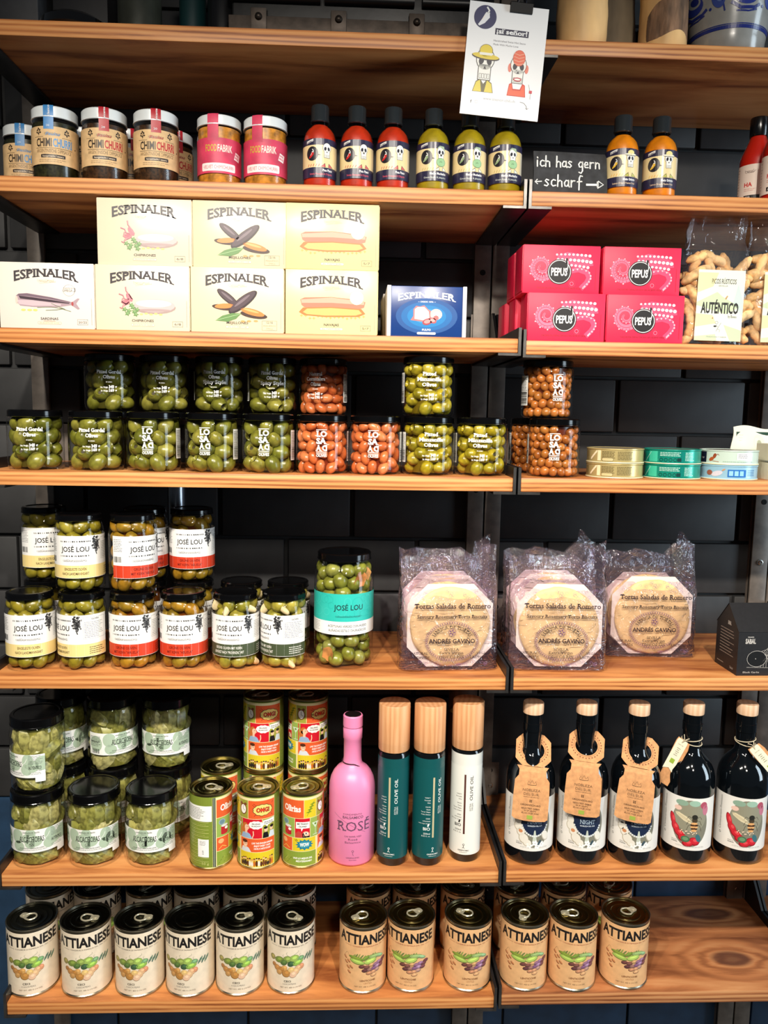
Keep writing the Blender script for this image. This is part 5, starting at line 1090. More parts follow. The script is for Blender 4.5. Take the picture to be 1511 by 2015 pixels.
# ribbed pack and green carton at the right edge
t = thing('cracker_pack', 'cream ribbed pack cut off by the right picture edge', 'pack', (.4160, .030, zt))
M_rib = mat('ribbed_cream', (226, 222, 196), 0.6)
for lv in range(2):
    g = G()
    for i in range(14): g.tube([(0.003 + i*0.0048, 0, 0.001), (0.003 + i*0.0048, -0.0012, 0.013), (0.003 + i*0.0048, 0, 0.0255)], 0.0026, 6)
    g.box(0, 0.07, 0.0, 0.05, 0.0, 0.0265); obj('ribbed_tray', g.mesh('ribbed_tray', M_rib), t, (0, 0, lv*0.0300))
t = thing('green_pouch', 'white pouch with green printed panel behind the tins', 'pouch', (.3900, .112, zt))
g = G().grid(lambda u, v: (0.085*u + 0.002*math.sin(v*9), 0.012*math.sin(PI*u)*math.sin(PI*min(1, v*1.1))*-1, 0.082*v + 0.003*math.sin(u*7)), 14, 12).grid(lambda u, v: (0.085*u + 0.002*math.sin(v*9), 0.012*math.sin(PI*u)*math.sin(PI*min(1, v*1.1))+0.001, 0.082*v + 0.003*math.sin(u*7)), 14, 12)
pc = obj('pouch', g.mesh('pouch', mat('cream_pouch', (232, 232, 216), 0.45)), t)
a = Art().rect(6, 20, 60, 74, (26, 62, 44), 1).lines(10, 30, 68, 6, 4.5, (206, 214, 200), 2, 1.4, 3).ell(42, 56, 9, 14, (226, 224, 206), 2).ell(42, 56, 3.4, 5, (170, 176, 150), 3).rect(10, 71, 26, 72.4, (226, 230, 220), 2)
obj('print', a.build('print', lambda u, v, l: (0.001*u + 0.0002, -0.012*math.sin(PI*u/85)*math.sin(PI*min(1, v/82*1.1)) - 0.0004 - 0.00005*l, 0.001*v), 6.0), pc)

# ============================================================= seafood cartons (third shelf)
DK = (70, 64, 66)
def arch(w, k, grow=0.35):
    return lambda x, y: (x*(1 + 0.0*y), y*(1 + grow*(abs(x)/(w/2))**1.6) - k*(x/(w/2))**2)
def esp_art(kind):
    a = Art(); a.text('ESPINALER', 0, 74.0, 11.0, DK, 2, w=92, bold=0.03, serif=True, warp=arch(92, 7.5))
    a.script(0, 67.5, 24, 5.0, (206, 190, 160), 2, 0.4, 3); a.line([(-10, 64), (14, 66.5)], 0.35, (206, 190, 160), 2)
    nm, pl, nb = [('CHIPIRONES', 'EN ACEITE DE OLIVA', '6/8'), ('MEJILLONES', 'EN ESCABECHE', '12/16'), ('NAVAJAS', 'AL NATURAL', '5/7'), ('SARDINAS', 'EN ACEITE DE OLIVA', '20/25')][kind]
    a.text(nm, 0 if kind != 3 else 3, 12.5, 3.6, (50, 44, 46), 2, w=len(nm)*3.15, bold=0.015)
    c = (170, 130, 90); x0 = 3 if kind == 3 else 0
    a.pill(x0-17, 6.2, x0+17, 10.0, c, 1); a.pill(x0-16.7, 6.5, x0+16.7, 9.7, (246, 232, 204), 2); a.text(pl, x0, 7.2, 1.9, c, 3, w=28)
    if kind == 3: a.text('"SARDINILLAS"', 3, 10.4, 1.4, c, 2, w=18)
    bx = (43, 6, 58, 14) if kind != 1 else (36, 4, 58, 18)
    a.frame(*bx, 0.35, (120, 110, 100), 2); a.text(nb, (bx[0]+bx[2])/2, 8.4 if kind != 1 else 14, 3.2, (90, 84, 80), 2, w=9.5 if kind != 3 else 12)
    if kind == 1: a.text('PEQUEÑOS', 47, 9.6, 2.2, (170, 150, 130), 2, w=18); a.text('SMALL', 47, 5.6, 2.2, (170, 150, 130), 2, w=10)
    a.lines(-21, 21, 0, 1, 1, (190, 170, 150), 1, 0.5) if False else None
    a.rect(63.5, 6, 64.1, 44, (176, 160, 150), 1)
    if kind == 0:
        a.ell(17, 33.5, 31, 9.5, (176, 152, 146), 1).ell(17, 36, 30, 9.5, (206, 186, 184), 2).ell(16, 39, 26, 5.5, (232, 218, 214), 3).ell(17, 29.5, 25, 2.0, (182, 158, 156), 3)
        for pts in ([(-34, 52), (-28, 50), (-26, 45), (-20, 44)], [(-24, 62), (-23, 56), (-20, 52), (-17, 46), (-14, 44)], [(-28, 46), (-30, 40), (-24, 37), (-20, 40)], [(-33, 33), (-30, 31), (-28, 35), (-22, 38)]): a.line(pts, 2.4, (176, 100, 110), 2); a.line([(x+0.4, y+0.5) for x, y in pts], 1.2, (226, 170, 170), 3)
        a.ell(-19, 47, 3.4, 7, (206, 130, 140), 3, rot=35).ell(-24, 40, 6, 3.5, (196, 120, 130), 3)
        for x, y in ((-14, 33), (-20, 28), (-12, 27), (-26, 30), (-8, 30), (-22, 24), (-10, 23), (-16, 36)): burst(a, x, y, 4.6, 4.0, (104, 142, 88), 4, 5, 0.5); burst(a, x+0.5, y+0.6, 3, 2.6, (140, 172, 116), 5, 5, 0.5)
        for i in range(5): a.ell(-2 + i*7, 23.5 + (i % 2), 2.6, 1.3, (226, 214, 130), 2)
    elif kind == 1:
        def shell(x, y, rx, ry, r): a.ell(x, y, rx, ry, (58, 46, 50), 3, rot=r).ell(x-0.5, y+0.8, rx*0.9, ry*0.75, (86, 70, 76), 4, rot=r).ell(x-1, y+2, rx*0.55, ry*0.25, (126, 110, 116), 5, rot=r)
        a.ell(-20, 36, 17, 4.2, (74, 54, 48), 2, rot=-6).ell(-19, 38, 14, 3.6, (226, 140, 74), 3, rot=4); shell(-14, 50, 19, 6.0, -38); a.ell(24, 26, 20, 5, (74, 54, 48), 2, rot=-8).ell(22, 30, 18, 4.6, (222, 134, 70), 3, rot=-14).ell(20, 32, 12, 1.6, (240, 176, 110), 4, rot=-14); shell(8, 44, 26, 7.6, 38)
        a.poly([(-32, 17), (-22, 24), (-8, 28), (6, 28), (-2, 20), (-14, 15.5)], (104, 142, 84), 6).line([(-32, 17), (4, 27)], 0.6, (176, 206, 150), 7)
        for i, x in enumerate((8, 17, 27)): a.ell(x, 16.5 + i*0.4, 3.2, 1.5, (222, 160, 100), 3)
    elif kind == 2:
        a.poly([(-46, 50), (-40, 53), (0, 54.5), (40, 51), (50, 48), (48, 40), (42, 38), (-40, 39), (-44, 42)], (190, 128, 104), 2).poly([(-45, 50), (0, 53.8), (48, 48.5), (48, 44), (0, 46), (-44, 45)], (222, 172, 148), 3)
        a.poly([(-48, 32), (-42, 38.5), (0, 40), (44, 38), (50, 31), (40, 26.5), (-10, 25.5), (-40, 27.5)], (186, 124, 66), 3).poly([(-42, 32), (-36, 37), (0, 38.6), (40, 36.5), (45, 31.5), (36, 28.4), (-10, 27.4), (-36, 29)], (230, 186, 112), 4)
        rd = random.Random(2)
        for i in range(16): burst(a, -44 + i*6.1, 25 + rd.uniform(-2, 2), 2.6, 2.6, (186, 176, 96), 2, 4, 0.4)
        a.ell(37, 54, 10.5, 10.5, (252, 250, 240), 5).ring(37, 54, 10.2, 10.2, 0.4, (206, 190, 150), 6, 28); a.text('GALICIA', 37, 50, 2.4, (190, 176, 140), 6, w=12)
    else:
        a.poly([(-44, 46), (-40, 49), (-28, 50), (6, 45), (30, 40), (36, 38.5), (44, 44), (47, 43.5), (42, 36.5), (47, 29), (44, 28), (35, 34), (10, 30), (-20, 30.5), (-38, 32), (-43, 37)], (176, 150, 158), 2)
        a.poly([(-43, 46), (-40, 48.6), (-28, 49.4), (6, 44.5), (33, 38.6), (33, 37.4), (6, 42), (-30, 46)], (120, 100, 112), 3).poly([(-40, 46), (-30, 45.2), (6, 41), (32, 37.2), (32, 36), (4, 38), (-38, 42)], (70, 56, 64), 4)
        a.poly([(-42, 40), (-20, 40), (20, 35.5), (20, 33), (-20, 32), (-40, 34)], (206, 184, 190), 3).ell(-43, 40, 1.8, 5.5, (236, 200, 186), 4); a.ell(36.5, 36, 1.6, 3, (176, 80, 80), 4)
        for pts in ([(-14, 30), (6, 31), (20, 29), (34, 25)], [(-2, 26), (14, 27), (24, 29)], [(6, 36), (18, 31), (26, 28)]): a.line(pts, 0.8, (120, 130, 100), 5)
        for x in (-34, -25, -17): a.ell(x, 26, 3.4, 1.6, (220, 210, 120), 2)
        a.ring(32, 55, 8.5, 8.0, 0.4, (150, 140, 140), 2, 26); a.text('FUENTE DE', 31, 57, 2.0, (120, 112, 112), 3, w=13); a.text('OMEGA', 30, 53, 3.4, (90, 84, 84), 3, w=14); a.text('3', 40, 53, 6, (100, 94, 94), 3)
    return a
BW, BH_, BD = 0.1358, 0.0936, 0.10
TINT = [(234, 220, 192), (236, 218, 182), (236, 218, 162), (236, 224, 212)]
def esp_box(kind):
    t = thing('seafood_carton', 'x', 'carton'); m = mat('cream_carton_%d' % kind, TINT[kind], 0.3, coat=0.15)
    bd = obj('carton', G().box(-BW/2, BW/2, 0, BD, 0, BH_, bev=0.0012).mesh('carton', m), t)
    obj('front_print', esp_art(kind).build('front_print', flat(0), rough=0.3), t)
    obj('end_flap', G().box(BW/2-0.0002, BW/2+0.0006, 0.002, BD-0.002, 0.002, BH_-0.002).mesh('end_flap', m), t)
    return t
EB = {k: esp_box(k) for k in range(4)}; z3 = ZL[2]; EG = 'cream seafood cartons'
for k, x, y, lv, rz, lab in [(3, -.6915, .004, 0, 0.2, 'cream sardine carton at the left end of the third shelf'), (0, -.5540, .004, 0, 0, 'lower cream carton with the squid picture'), (0, -.5500, .006, 1, 0, 'upper cream carton with the squid picture'), (1, -.4165, .004, 0, 0.2, 'lower cream carton with the mussel picture'), (1, -.4130, .006, 1, 0.3, 'upper cream carton with the mussel picture'), (2, -.2785, .004, 0, 0, 'lower pale yellow carton with the razor clam picture'), (2, -.2780, .005, 1, 0.4, 'upper pale yellow carton with the razor clam picture')]:
    put(EB, k, lab, x, y, z3 + lv*BH_, R_(rz), EG)
dup(EB[2], 'pale yellow carton standing behind the razor clam cartons', (-.2755, .118, z3), R_(-1), EG)
# blue carton
t = thing('blue_carton', 'blue octopus carton with white ends standing alone', 'carton', (-.1372, .006, z3)); w_, h_, d_ = .1185, .0735, .085
obj('carton', G().box(-w_/2+.006, w_/2-.006, 0, d_, 0, h_, bev=.0008).mesh('carton', mat('blue_carton', (26, 62, 128), 0.3)), t)
for s in (-1, 1): obj('white_end', G().box(s*(w_/2-.003)-.003, s*(w_/2-.003)+.003, -.0012, d_, 0, h_+.0006, bev=.0008).mesh('white_end', mat('white_carton_end', (236, 232, 236), 0.4)), t)
a = Art()
for i, (rx, ry, c) in enumerate(((46, 26, (22, 82, 150)), (38, 21, (16, 104, 172)), (29, 16, (20, 126, 190)), (20, 11, (44, 146, 202)))): a.ell(0, 30, rx, ry, c, 1+i*0.5, n=36)
a.text('ESPINALER', 0, 57, 8.6, (246, 246, 246), 4, w=86, bold=0.02, serif=True, warp=arch(86, 5.5, 0.25)); a.text('DESDE 1896', 0, 50, 2.2, (220, 226, 236), 4, w=19, bold=0.03); a.line([(-13, 50.8), (-11, 50.8)], 0.5, (220, 226, 236), 4); a.line([(11, 50.8), (13, 50.8)], 0.5, (220, 226, 236), 4)
PK = (206, 120, 120); a.poly([(-20, 40), (-16, 45), (-10, 44), (-4, 46), (2, 40), (6, 38), (6, 26), (-4, 22), (-24, 24), (-20, 30)], PK, 4).poly([(-18, 40), (-14, 43), (-4, 43.6), (3, 37), (4, 28), (-5, 24), (-18, 26)], (248, 236, 228), 5).ell(14, 33, 9, 8, (238, 200, 190), 4).ell(15, 32, 6, 5, (250, 232, 226), 5).ell(14, 28, 4, 3.4, (206, 110, 110), 6).ell(1, 22, 7.5, 4.6, (170, 66, 76), 6, rot=15).ell(1, 22.4, 5, 2.8, (226, 150, 150), 7, rot=15).ell(9, 24, 6, 4, (190, 90, 96), 6, rot=-20).ell(9, 24.4, 3.8, 2.2, (232, 166, 160), 7, rot=-20)
a.text('PULPO', 0, 9, 2.8, (240, 240, 240), 4, w=13, bold=0.04); a.pill(-14, 3.4, 14, 6.8, (240, 240, 244), 4); a.text('EN ACEITE DE OLIVA', 0, 4.4, 1.6, (60, 90, 140), 5, w=24)
obj('front_print', a.build('front_print', flat(0), rough=0.3), t)
t2 = dup(t, 'blue octopus carton hidden behind the first one', (-.1400, .094, z3), R_(0.5)); t2['group'] = t['group'] = 'blue octopus cartons'
# ------------------------------------------------------------- red octopus cartons
RW, RH, RDp = .1165, .0706, .055
def red_art():
    a = Art(); LT = (255, 190, 204); MD = (226, 30, 72); DKR = (170, 16, 52); PKc = (255, 120, 150)
    def spiral(cx, cy, r0, turns, dirn, wid, a0):
        pts = [];
        for i in range(34):
            q = i/33; an = a0 + dirn*turns*2*PI*q; r = r0*(1 - 0.82*q); pts.append((cx + r*math.cos(an), cy + r*math.sin(an)))
        for k, (p0, p1) in enumerate(zip(pts, pts[1:])): a.line([p0, p1], wid*(1 - 0.75*k/33) , PKc, 2)
        a.line(pts, 0.6, DKR, 3)
        for i in range(0, 30, 2):
            q = i/33; x, y = pts[i]; an = a0 + dirn*turns*2*PI*q; s = wid*(1 - 0.7*q)*0.62; a.ell(x + s*math.cos(an), y + s*math.sin(an), 1.25*(1-0.5*q), 1.25*(1-0.5*q), LT, 4, n=10)
    spiral(-30, 38, 17, 1.5, -1, 9.0, -0.9)
    a.poly([(-10, 44), (-6, 56), (8, 61), (30, 58), (46, 50), (48, 42), (30, 40), (10, 40)], (250, 84, 122), 2)
    for row, (y0, n, r) in enumerate(((57, 9, 2.2), (50, 9, 2.9), (43, 8, 2.3))):
        for i in range(n):
            x = -8 + i*6.2 + row*2; y = y0 - 0.055*(i-3)**2 - row*0.6*i*0.4; a.ell(x, y, r + i*0.12, r*0.9 + i*0.1, (226, 70, 110), 3, n=12); a.ell(x+0.3, y+0.4, (r + i*0.12)*0.75, (r*0.9 + i*0.1)*0.75, (255, 226, 232), 4, n=12)
    pts = [(14, 34), (26, 36), (38, 32), (42, 24), (38, 16), (32, 10), (30, 8)]; a.line(pts, 8, (246, 74, 116), 2); a.line([(x+3, y+2) for x, y in pts], 1.2, PKc, 3)
    for i in range(12): q = i/11*5.99; k = int(q); f_ = q-k; x = pts[k][0]*(1-f_)+pts[k+1][0]*f_; y = pts[k][1]*(1-f_)+pts[k+1][1]*f_; a.ell(x+3.6, y+1, 1.3, 1.3, LT, 4, n=10)
    a.ring(16, 15, 5, 5, 1.2, (206, 40, 80), 3, 20); a.ring(16, 15, 2.6, 2.6, 1.0, PKc, 4, 16)
    a.ell(-3, 32, 18.4, 18.4, BK, 5, n=36).ring(-3, 32, 16.6, 16.6, 1.0, (246, 240, 236), 6, 40).rect(6, 40, 9, 52, BK, 6)
    a.text('PEPUS', -3.5, 26.5, 11.5, (250, 246, 244), 7, w=24.5, bold=0.03); a.line([(8, 32), (9.5, 40), (9, 48)], 1.1, (250, 246, 244), 7)
    a.text('TACOS DE CEFALÓPODO EN ACEITE VEGETAL', 0, 7.0, 2.4, (150, 14, 46), 2, w=74, bold=0.02); a.text('PIECES OF CEPHALOPOD IN VEGETABLE OIL', 0, 3.2, 1.7, (206, 30, 70), 2, w=54)
    a.rect(52, 6, 52.6, 40, (190, 20, 56), 2); return a
M_red = mat('red_carton', (240, 36, 78), 0.5)
rb = thing('red_carton', 'x', 'carton')
obj('carton', G().box(-RW/2, RW/2, 0, RDp, 0, RH, bev=.001).mesh('carton', M_red), rb)
obj('end_flap', G().box(-RW/2-.0012, -RW/2+.0004, .001, RDp-.008, .003, RH-.001, bev=.0004).mesh('end_flap', mat('red_carton_end', (214, 26, 66), 0.4)), rb)
obj('front_print', red_art().build('front_print', flat(0), rough=0.5), rb)
zp = ZR[2]; RG = 'red octopus cartons'; RB = {'r': rb}
for x, y, lv, rz, lab in [(.0722, .004, 0, 0, 'lower left red carton in the front'), (.1920, .004, 0, -.6, 'lower right red carton in the front'), (.0640, .013, 1, 0.5, 'upper left red carton in the front'), (.1860, .012, 1, -.4, 'upper right red carton in the front'),
                          (.0668, .066, 0, 1.2, 'lower left red carton in the second row'), (.0615, .128, 0, 1.5, 'lower left red carton in the third row, mostly hidden'), (.1890, .066, 0, 0, 'lower right red carton hidden in the second row'), (.0640, .074, 1, 1.2, 'upper left red carton in the second row, edge showing')]:
    put(RB, 'r', lab, x, y, zp + lv*RH, R_(rz), RG)

# ============================================================= breadstick bags (third shelf, right)
M_bread = randmat('breadstick_crust', [(240, 188, 126), (246, 202, 146), (232, 174, 108), (248, 212, 160)], 0.6, scale=70)
def stick_mesh(seed):
    rd = random.Random(seed); L_ = rd.uniform(.034, .052); r = rd.uniform(.0062, .0078); n = 9; bend = rd.uniform(-.01, .01)
    pts = [(L_*(i/n-.5), bend*math.sin(PI*i/n) + rd.uniform(-.0006, .0006), rd.uniform(-.001, .001)) for i in range(n+1)]
    rr = [r*(0.35 if i in (0, n) else (0.8 if i in (1, n-1) else 1 + rd.uniform(-.14, .14))) for i in range(n+1)]
    return G().tube(pts, rr, 9).mesh('breadstick', M_bread, 70)
STK = [stick_mesh(k) for k in range(6)]
BAGW, BAGD, BAGH = .096, .062, .205
def bag_mesh(seed):
    g = G()
    def fn(u, v):
        a = 2*PI*u; c, s = math.cos(a), math.sin(a); k = 4.0; z = BAGH*v; top = max(0, (v-.56)/.44)
        hw = BAGW/2*(1 - .10*top + .02*math.sin(6*v)); hd = BAGD/2*(1 - .93*min(1, top*1.15))
        x = hw*abs(c)**(2/k)*(1 if c > 0 else -1); y = hd*abs(s)**(2/k)*(1 if s > 0 else -1); q = .0015 + .006*top
        x += q*noise.noise(Vector((x*50, z*40, seed + y*30))); y += q*1.6*noise.noise(Vector((x*70, z*30, seed*3 + y*30))); z += .010*top*noise.noise(Vector((x*60, 1, seed)))
        return (x, y + BAGD/2, z)
    g.grid(fn, 64, 30, wrap=True); g.add([fn(i/64, 0) for i in range(64)], [tuple(range(64))]); return g.mesh('bag_film', glass('bag_film', (250, 250, 252), 0.05, 1.8, 0.03, (225, 230, 240), bump=0.5, bscale=32), 80)
def bag_art():
    a = Art(); S1 = (206, 220, 182); Y1 = (244, 234, 176); k = (48, 46, 44)
    a.poly([(-36, 104), (-5, 104), (-12, 84), (-36, 74)], Y1, 1).poly([(-36, 60), (-5, 76), (2, 70), (30, 55), (10, 44), (-36, 56)], S1, 1).poly([(-36, 44), (-10, 42), (-4, 30), (-36, 24)], Y1, 1).poly([(20, 60), (26, 88), (36, 60), (36, 40)], (206, 226, 216), 1).poly([(8, 28), (36, 20), (36, 2), (20, 2)], S1, 1).poly([(-36, 10), (-4, 14), (0, 2), (-36, 2)], S1, 1)
    a.text('PICOS RÚSTICOS', 4, 88, 7.5, k, 2, w=37, bold=0.01); a.text('SEVILLA', 3, 84, 2.2, (110, 110, 104), 2, w=14); a.text('AUTÉNTICO', 0, 45, 16, k, 3, w=57, bold=0.035); a.text('by Rivera', 20, 38.5, 4.2, k, 3, w=13, serif=True)
    a.ring(-3, 31, 2.2, 2.2, 0.4, (90, 90, 86), 3, 14); a.line([(-7, 25), (-3, 27), (0, 24), (-3, 18)], 0.5, (90, 90, 86), 3); a.line([(0, 24), (4, 31)], 0.4, (90, 90, 86), 3); a.line([(-1, 22), (3, 20), (2, 17)], 0.4, (90, 90, 86), 3); a.ell(-5, 25.6, 2.4, 1.2, k, 3)
    a.text('TRADICION Y SABOR', -2, 9, 1.8, (110, 110, 104), 3, w=31); return a
def bread_bag(seed):
    t = thing('breadstick_bag', 'x', 'bag'); rd = random.Random(seed)
    for k in range(46):
        o = obj('breadstick', rd.choice(STK), t)
        back = k >= 38; col = k % 4; rw = (k//4) if not back else rd.randint(0, 8)
        o.location = (-.034 + col*.0227 + rd.uniform(-.004, .004), .0125 + rd.uniform(0, .004) if not back else .036, .011 + rw*.0132 + rd.uniform(-.003, .003))
        o.rotation_euler = (rd.uniform(-.25, .25), rd.choice((rd.uniform(-1.3, -.5), rd.uniform(.4, 1.3), rd.uniform(-.4, .4))), rd.uniform(-.2, .2))
    obj('bag_film', bag_mesh(seed), t); c = obj('card', G().box(-.0355, .0355, -.0032, -.0026, .004, .108).mesh('card', mat('bag_card', (236, 240, 222), 0.5)), t)
    obj('card_print', bag_art().build('card_print', lambda u, v, l: (u*.001, -.0033 - .00004*l, v*.001), None, clip=(-35.5, 4, 35.5, 108)), c)
    return t
b1 = bread_bag(5); b1.location = (.3030, .006, zp + .0012); b1['label'] = 'clear bag of breadsticks beside the red cartons'; b1['group'] = 'breadstick bags'; b1.rotation_euler = (0, R_(0.8), R_(-1))
b2 = bread_bag(6); b2.location = (.4080, .010, zp + .0012); b2['label'] = 'clear bag of breadsticks cut off by the right edge'; b2['group'] = 'breadstick bags'; b2.rotation_euler = (0, 0, R_(-2))

# ============================================================= second shelf: chimichurri, sauces
z2 = ZL[1]; M_wl = mat('white_lid', (226, 232, 234), 0.3, coat=0.2)
CR, CH = .0325, .101
def chim_art(col):
    a = Art(); k = (52, 40, 30)
    for s in (-1, 1):
        for i, (dx, dy) in enumerate(((0, 0), (-2.6, 1.5), (2.6, 1.5), (-2, 4.6), (2, 4.6), (0, 6.6))): a.ell(s*20 + dx, 62 + dy, 1.7, 1.1, k, 2, rot=40*(i-2), n=10)
        a.line([(s*20, 59), (s*20, 66)], 0.5, k, 2); a.rect(s*20-7, 57.2, s*20+7, 57.7, k, 2)
    a.script(0, 61.5, 20, 4.2, (110, 100, 90), 2, 0.5, 4); a.text('Paulas', 0, 59.5, 4.6, col, 3, w=19, ital=0.3)
    a.text('CHIMI', -12.5, 44.5, 11.5, k, 3, w=23, bold=0.025); a.text('CHURRI', 14, 44.5, 11.5, col, 3, w=27, bold=0.025); a.rect(-25, 42, 28, 42.6, k, 2)
    a.text('ARGENTINISCHE DIPPSAUCE', 1, 36, 5, (110, 84, 58), 3, w=50); a.pill(-17, 29, 17, 33.6, (56, 44, 40), 3, 1.0); a.text('hausgemacht / casero', 0, 30.2, 2.3, (230, 210, 180), 4, w=29, bold=0.02); a.lines(-20, 20, 26, 2, 2.4, (140, 110, 80), 2, 0.7, 3); a.ell(34, 46, 1.0, 1.0, k, 2, n=8)
    for i in range(7): an = i*PI/6 - PI/2; a.line([(38 + 2.5*math.cos(an), 46 + 2.5*math.sin(an)), (38 + 5.5*math.cos(an), 46 + 5.5*math.sin(an))], 0.35, (150, 120, 90), 2)
    return a
def seal(R, rl, zl0, zl1, zb, m, w=.0070):
    """paper seal: over the lid edge and down to the label"""
    g = G(); path = [(.0, zl1+.0004), (rl*.6, zl1+.0004), (rl-.001, zl1+.0003), (rl+.0004, zl1-.002), (rl+.0005, zl0+.001), (rl+.0002, zl0-.001), (R+.0004, zl0-.012), (R+.0004, zb)]
    v = []; f = []
    for r, z_ in path:
        for s in (-1, 0, 1):
            x = s*w; v.append((x, -math.sqrt(max(r*r - x*x, 0)) if r > w else -r, z_))
    for i in range(len(path)-1):
        for j in range(2): f.append((3*i+j, 3*i+j+1, 3*i+j+4, 3*i+j+3))
    return g.add(v, f).mesh('paper_seal', m, 50)
def chim_jar(kind):
    t = thing('chimichurri_jar', 'x', 'jar'); col = [(84, 150, 206), (186, 40, 52)][kind]
    obj('glass_body', jar_mesh(CR, CH, .0290, .083, .006, .010), t); obj('lid', lid_mesh(.0318, .0845, CH, M_wl), t)
    obj('sauce', brine(CR-.0016, .003, .079, mat('herb_sauce_%d' % kind, [(30, 30, 14), (44, 28, 12)][kind], 0.35, var=0.8, scale=260)), t)
    lb = obj('label', sleeve(CR, -52, 56, 20, 72, mat('kraft_jar_label', (222, 186, 136), 0.55, var=0.05, scale=120)), t); obj('label_print', chim_art(col).build('label_print', cyl(CR), 3.5), lb)
    sl = obj('paper_seal', seal(CR, .0318, .0845, CH, .068, mat('seal_%d' % kind, [(58, 130, 190), (176, 30, 44)][kind], 0.4)), t); sl.rotation_euler = (0, 0, R_(-9) if kind == 0 else 0)
    a = Art().text(('clasico', 'picante')[kind], 2.2, 0, 3.4, (246, 246, 246), 1, al='L', w=15, rot=90, bold=0.01).text('20', -1, -14, 3, (230, 240, 246), 1, w=5)
    obj('seal_print', a.build('seal_print', lambda u, v, l: (u*.001, -math.sqrt(.0330**2 - (u*.001)**2) - .0002, .0855 + v*.001)), sl)
    return t
CJ = {k: chim_jar(k) for k in range(2)}; CG = 'chimichurri jars'
for k, x, y, off, lab in [(0, -.7590, .120, -.10, 'chimichurri jar with blue seal at the left edge, standing further back'), (0, -.6857, .042, -.12, 'front chimichurri jar with blue paper seal'), (1, -.6144, .042, -.02, 'left front chimichurri jar with red paper seal'), (1, -.5394, .042, .0, 'right front chimichurri jar with red paper seal'),
                          (0, -.6690, .125, .3, 'back chimichurri jar behind the front blue sealed one'), (1, -.6015, .125, .3, 'back chimichurri jar behind the left red sealed one'), (1, -.5345, .125, .3, 'back chimichurri jar behind the right red sealed one')]:
    put(CJ, k, lab, x, y, z2, face(x, y, off), CG)
# pink labelled jars
FR_, FH = .0320, .097
M_plab = mat('pink_jar_label', (206, 60, 92), 0.5, var=0.12, scale=40)
t = thing('pink_label_jar', 'x', 'jar'); obj('glass_body', jar_mesh(FR_, FH, .0290, .081, .006, .008), t); obj('lid', lid_mesh(.0318, .0820, FH, M_wl), t)
obj('sauce', brine(FR_-.0016, .003, .080, mat('mustard_sauce', (186, 124, 40), 0.35, var=0.25, scale=120)), t)
lb = obj('label', sleeve(FR_, -60, 60, 15, 64, M_plab), t); a = Art()
a.text('FOOD', -9.5, 45, 10, (206, 176, 60), 3, w=17, bold=0.02); a.text('FABRIK', 11, 45, 10, (244, 226, 214), 3, w=22, bold=0.02)
a.pill(-25, 18, 27, 29, (250, 240, 236), 3, 2.0); a.text('·VELVET CHIMICHURRI·', 1, 21, 5.2, (206, 70, 96), 4, w=47)
a.poly([(25, 37), (35, 34.5), (38, 45), (28, 47.5)], (250, 236, 236), 3); a.text('HAND', 31, 42.2, 2.8, (206, 60, 92), 4, w=8, rot=-13, bold=0.03); a.text('MADE', 30.4, 38, 2.8, (206, 60, 92), 4, w=8, rot=-13, bold=0.03)
obj('label_print', a.build('label_print', cyl(FR_), 3.5), lb); sl = obj('paper_seal', seal(FR_, .0318, .0820, FH, .060, M_plab, .0080), t); sl.rotation_euler = (0, 0, R_(-12))
FJ = {'f': t}
for x, off, lab in [(-.4472, -.08, 'left jar with a pink label and white lid'), (-.3792, -.18, 'right jar with a pink label and white lid')]: put(FJ, 'f', lab, x, .042, z2, face(x, .042, off), 'pink labelled jars')
# hot sauce bottles
HR = .0248
HPROF = [(0, .001), (HR-.004, 0), (HR-.001, .001), (HR, .004), (HR, .066), (HR*.97, .073), (HR*.88, .0795), (HR*.72, .0850), (.0135, .0885), (.0120, .0915), (.0120, .097)]
HGL = G().lathe(HPROF, 40).mesh('glass_body', M_glass, 60)
HCAP = G().lathe([(.0125, .0945), (.0140, .0955), (.0138, .0985), (.0132, .1000), (.0134, .1160), (.0124, .1185), (.0095, .1195), (0, .1193)], 28).mesh('cap', mat('shrink_capped_lid', (70, 76, 80), 0.16, 0.7))
def skull(a, x, y, s, l=5):
    a.ell(x, y+7*s, 5.6*s, 6.4*s, BK, l).ell(x, y+7*s, 5.2*s, 6.0*s, WH, l+1).rect(x-3.9*s, y-5*s, x+3.9*s, y+3*s, BK, l).rect(x-3.5*s, y-4.6*s, x+3.5*s, y+4*s, WH, l+1)
    for q in (-1, 1): a.ell(x+q*2.3*s, y+6*s, 1.5*s, 2.3*s, (44, 42, 54), l+2, rot=q*12)
    a.poly([(x-.9*s, y+1.4*s), (x+.9*s, y+1.4*s), (x, y+3.2*s)], (44, 42, 54), l+2)
    for q in range(4): a.rect(x-3*s+q*1.6*s, y-4*s, x-1.7*s+q*1.6*s, y-1.2*s, BK, l+2); a.rect(x-2.8*s+q*1.6*s, y-3.8*s, x-1.9*s+q*1.6*s, y-1.4*s, WH, l+3)
def chili(a, x, y, s, c, l=6):
    a.poly([(x+2.2*s, y+3*s), (x-.6*s, y+3*s), (x-2.6*s, y-1*s), (x-5*s, y-4.6*s), (x-4*s, y-5.4*s), (x-.5*s, y-3.4*s), (x+2.6*s, y+.4*s)], c, l)
    a.line([(x+1*s, y+3.2*s), (x+1.9*s, y+4.8*s), (x+1*s, y+6*s), (x+.2*s, y+7*s)], 1.1*s, (244, 244, 240), l+1).line([(x-.4*s, y+3.1*s), (x+2.4*s, y+3.1*s)], 1.0*s, (244, 244, 240), l+1); a.line([(x-.6*s, y+1.6*s), (x-2.4*s, y-1.6*s)], .6*s, (255, 240, 230), l+1)
NV = (44, 42, 70)
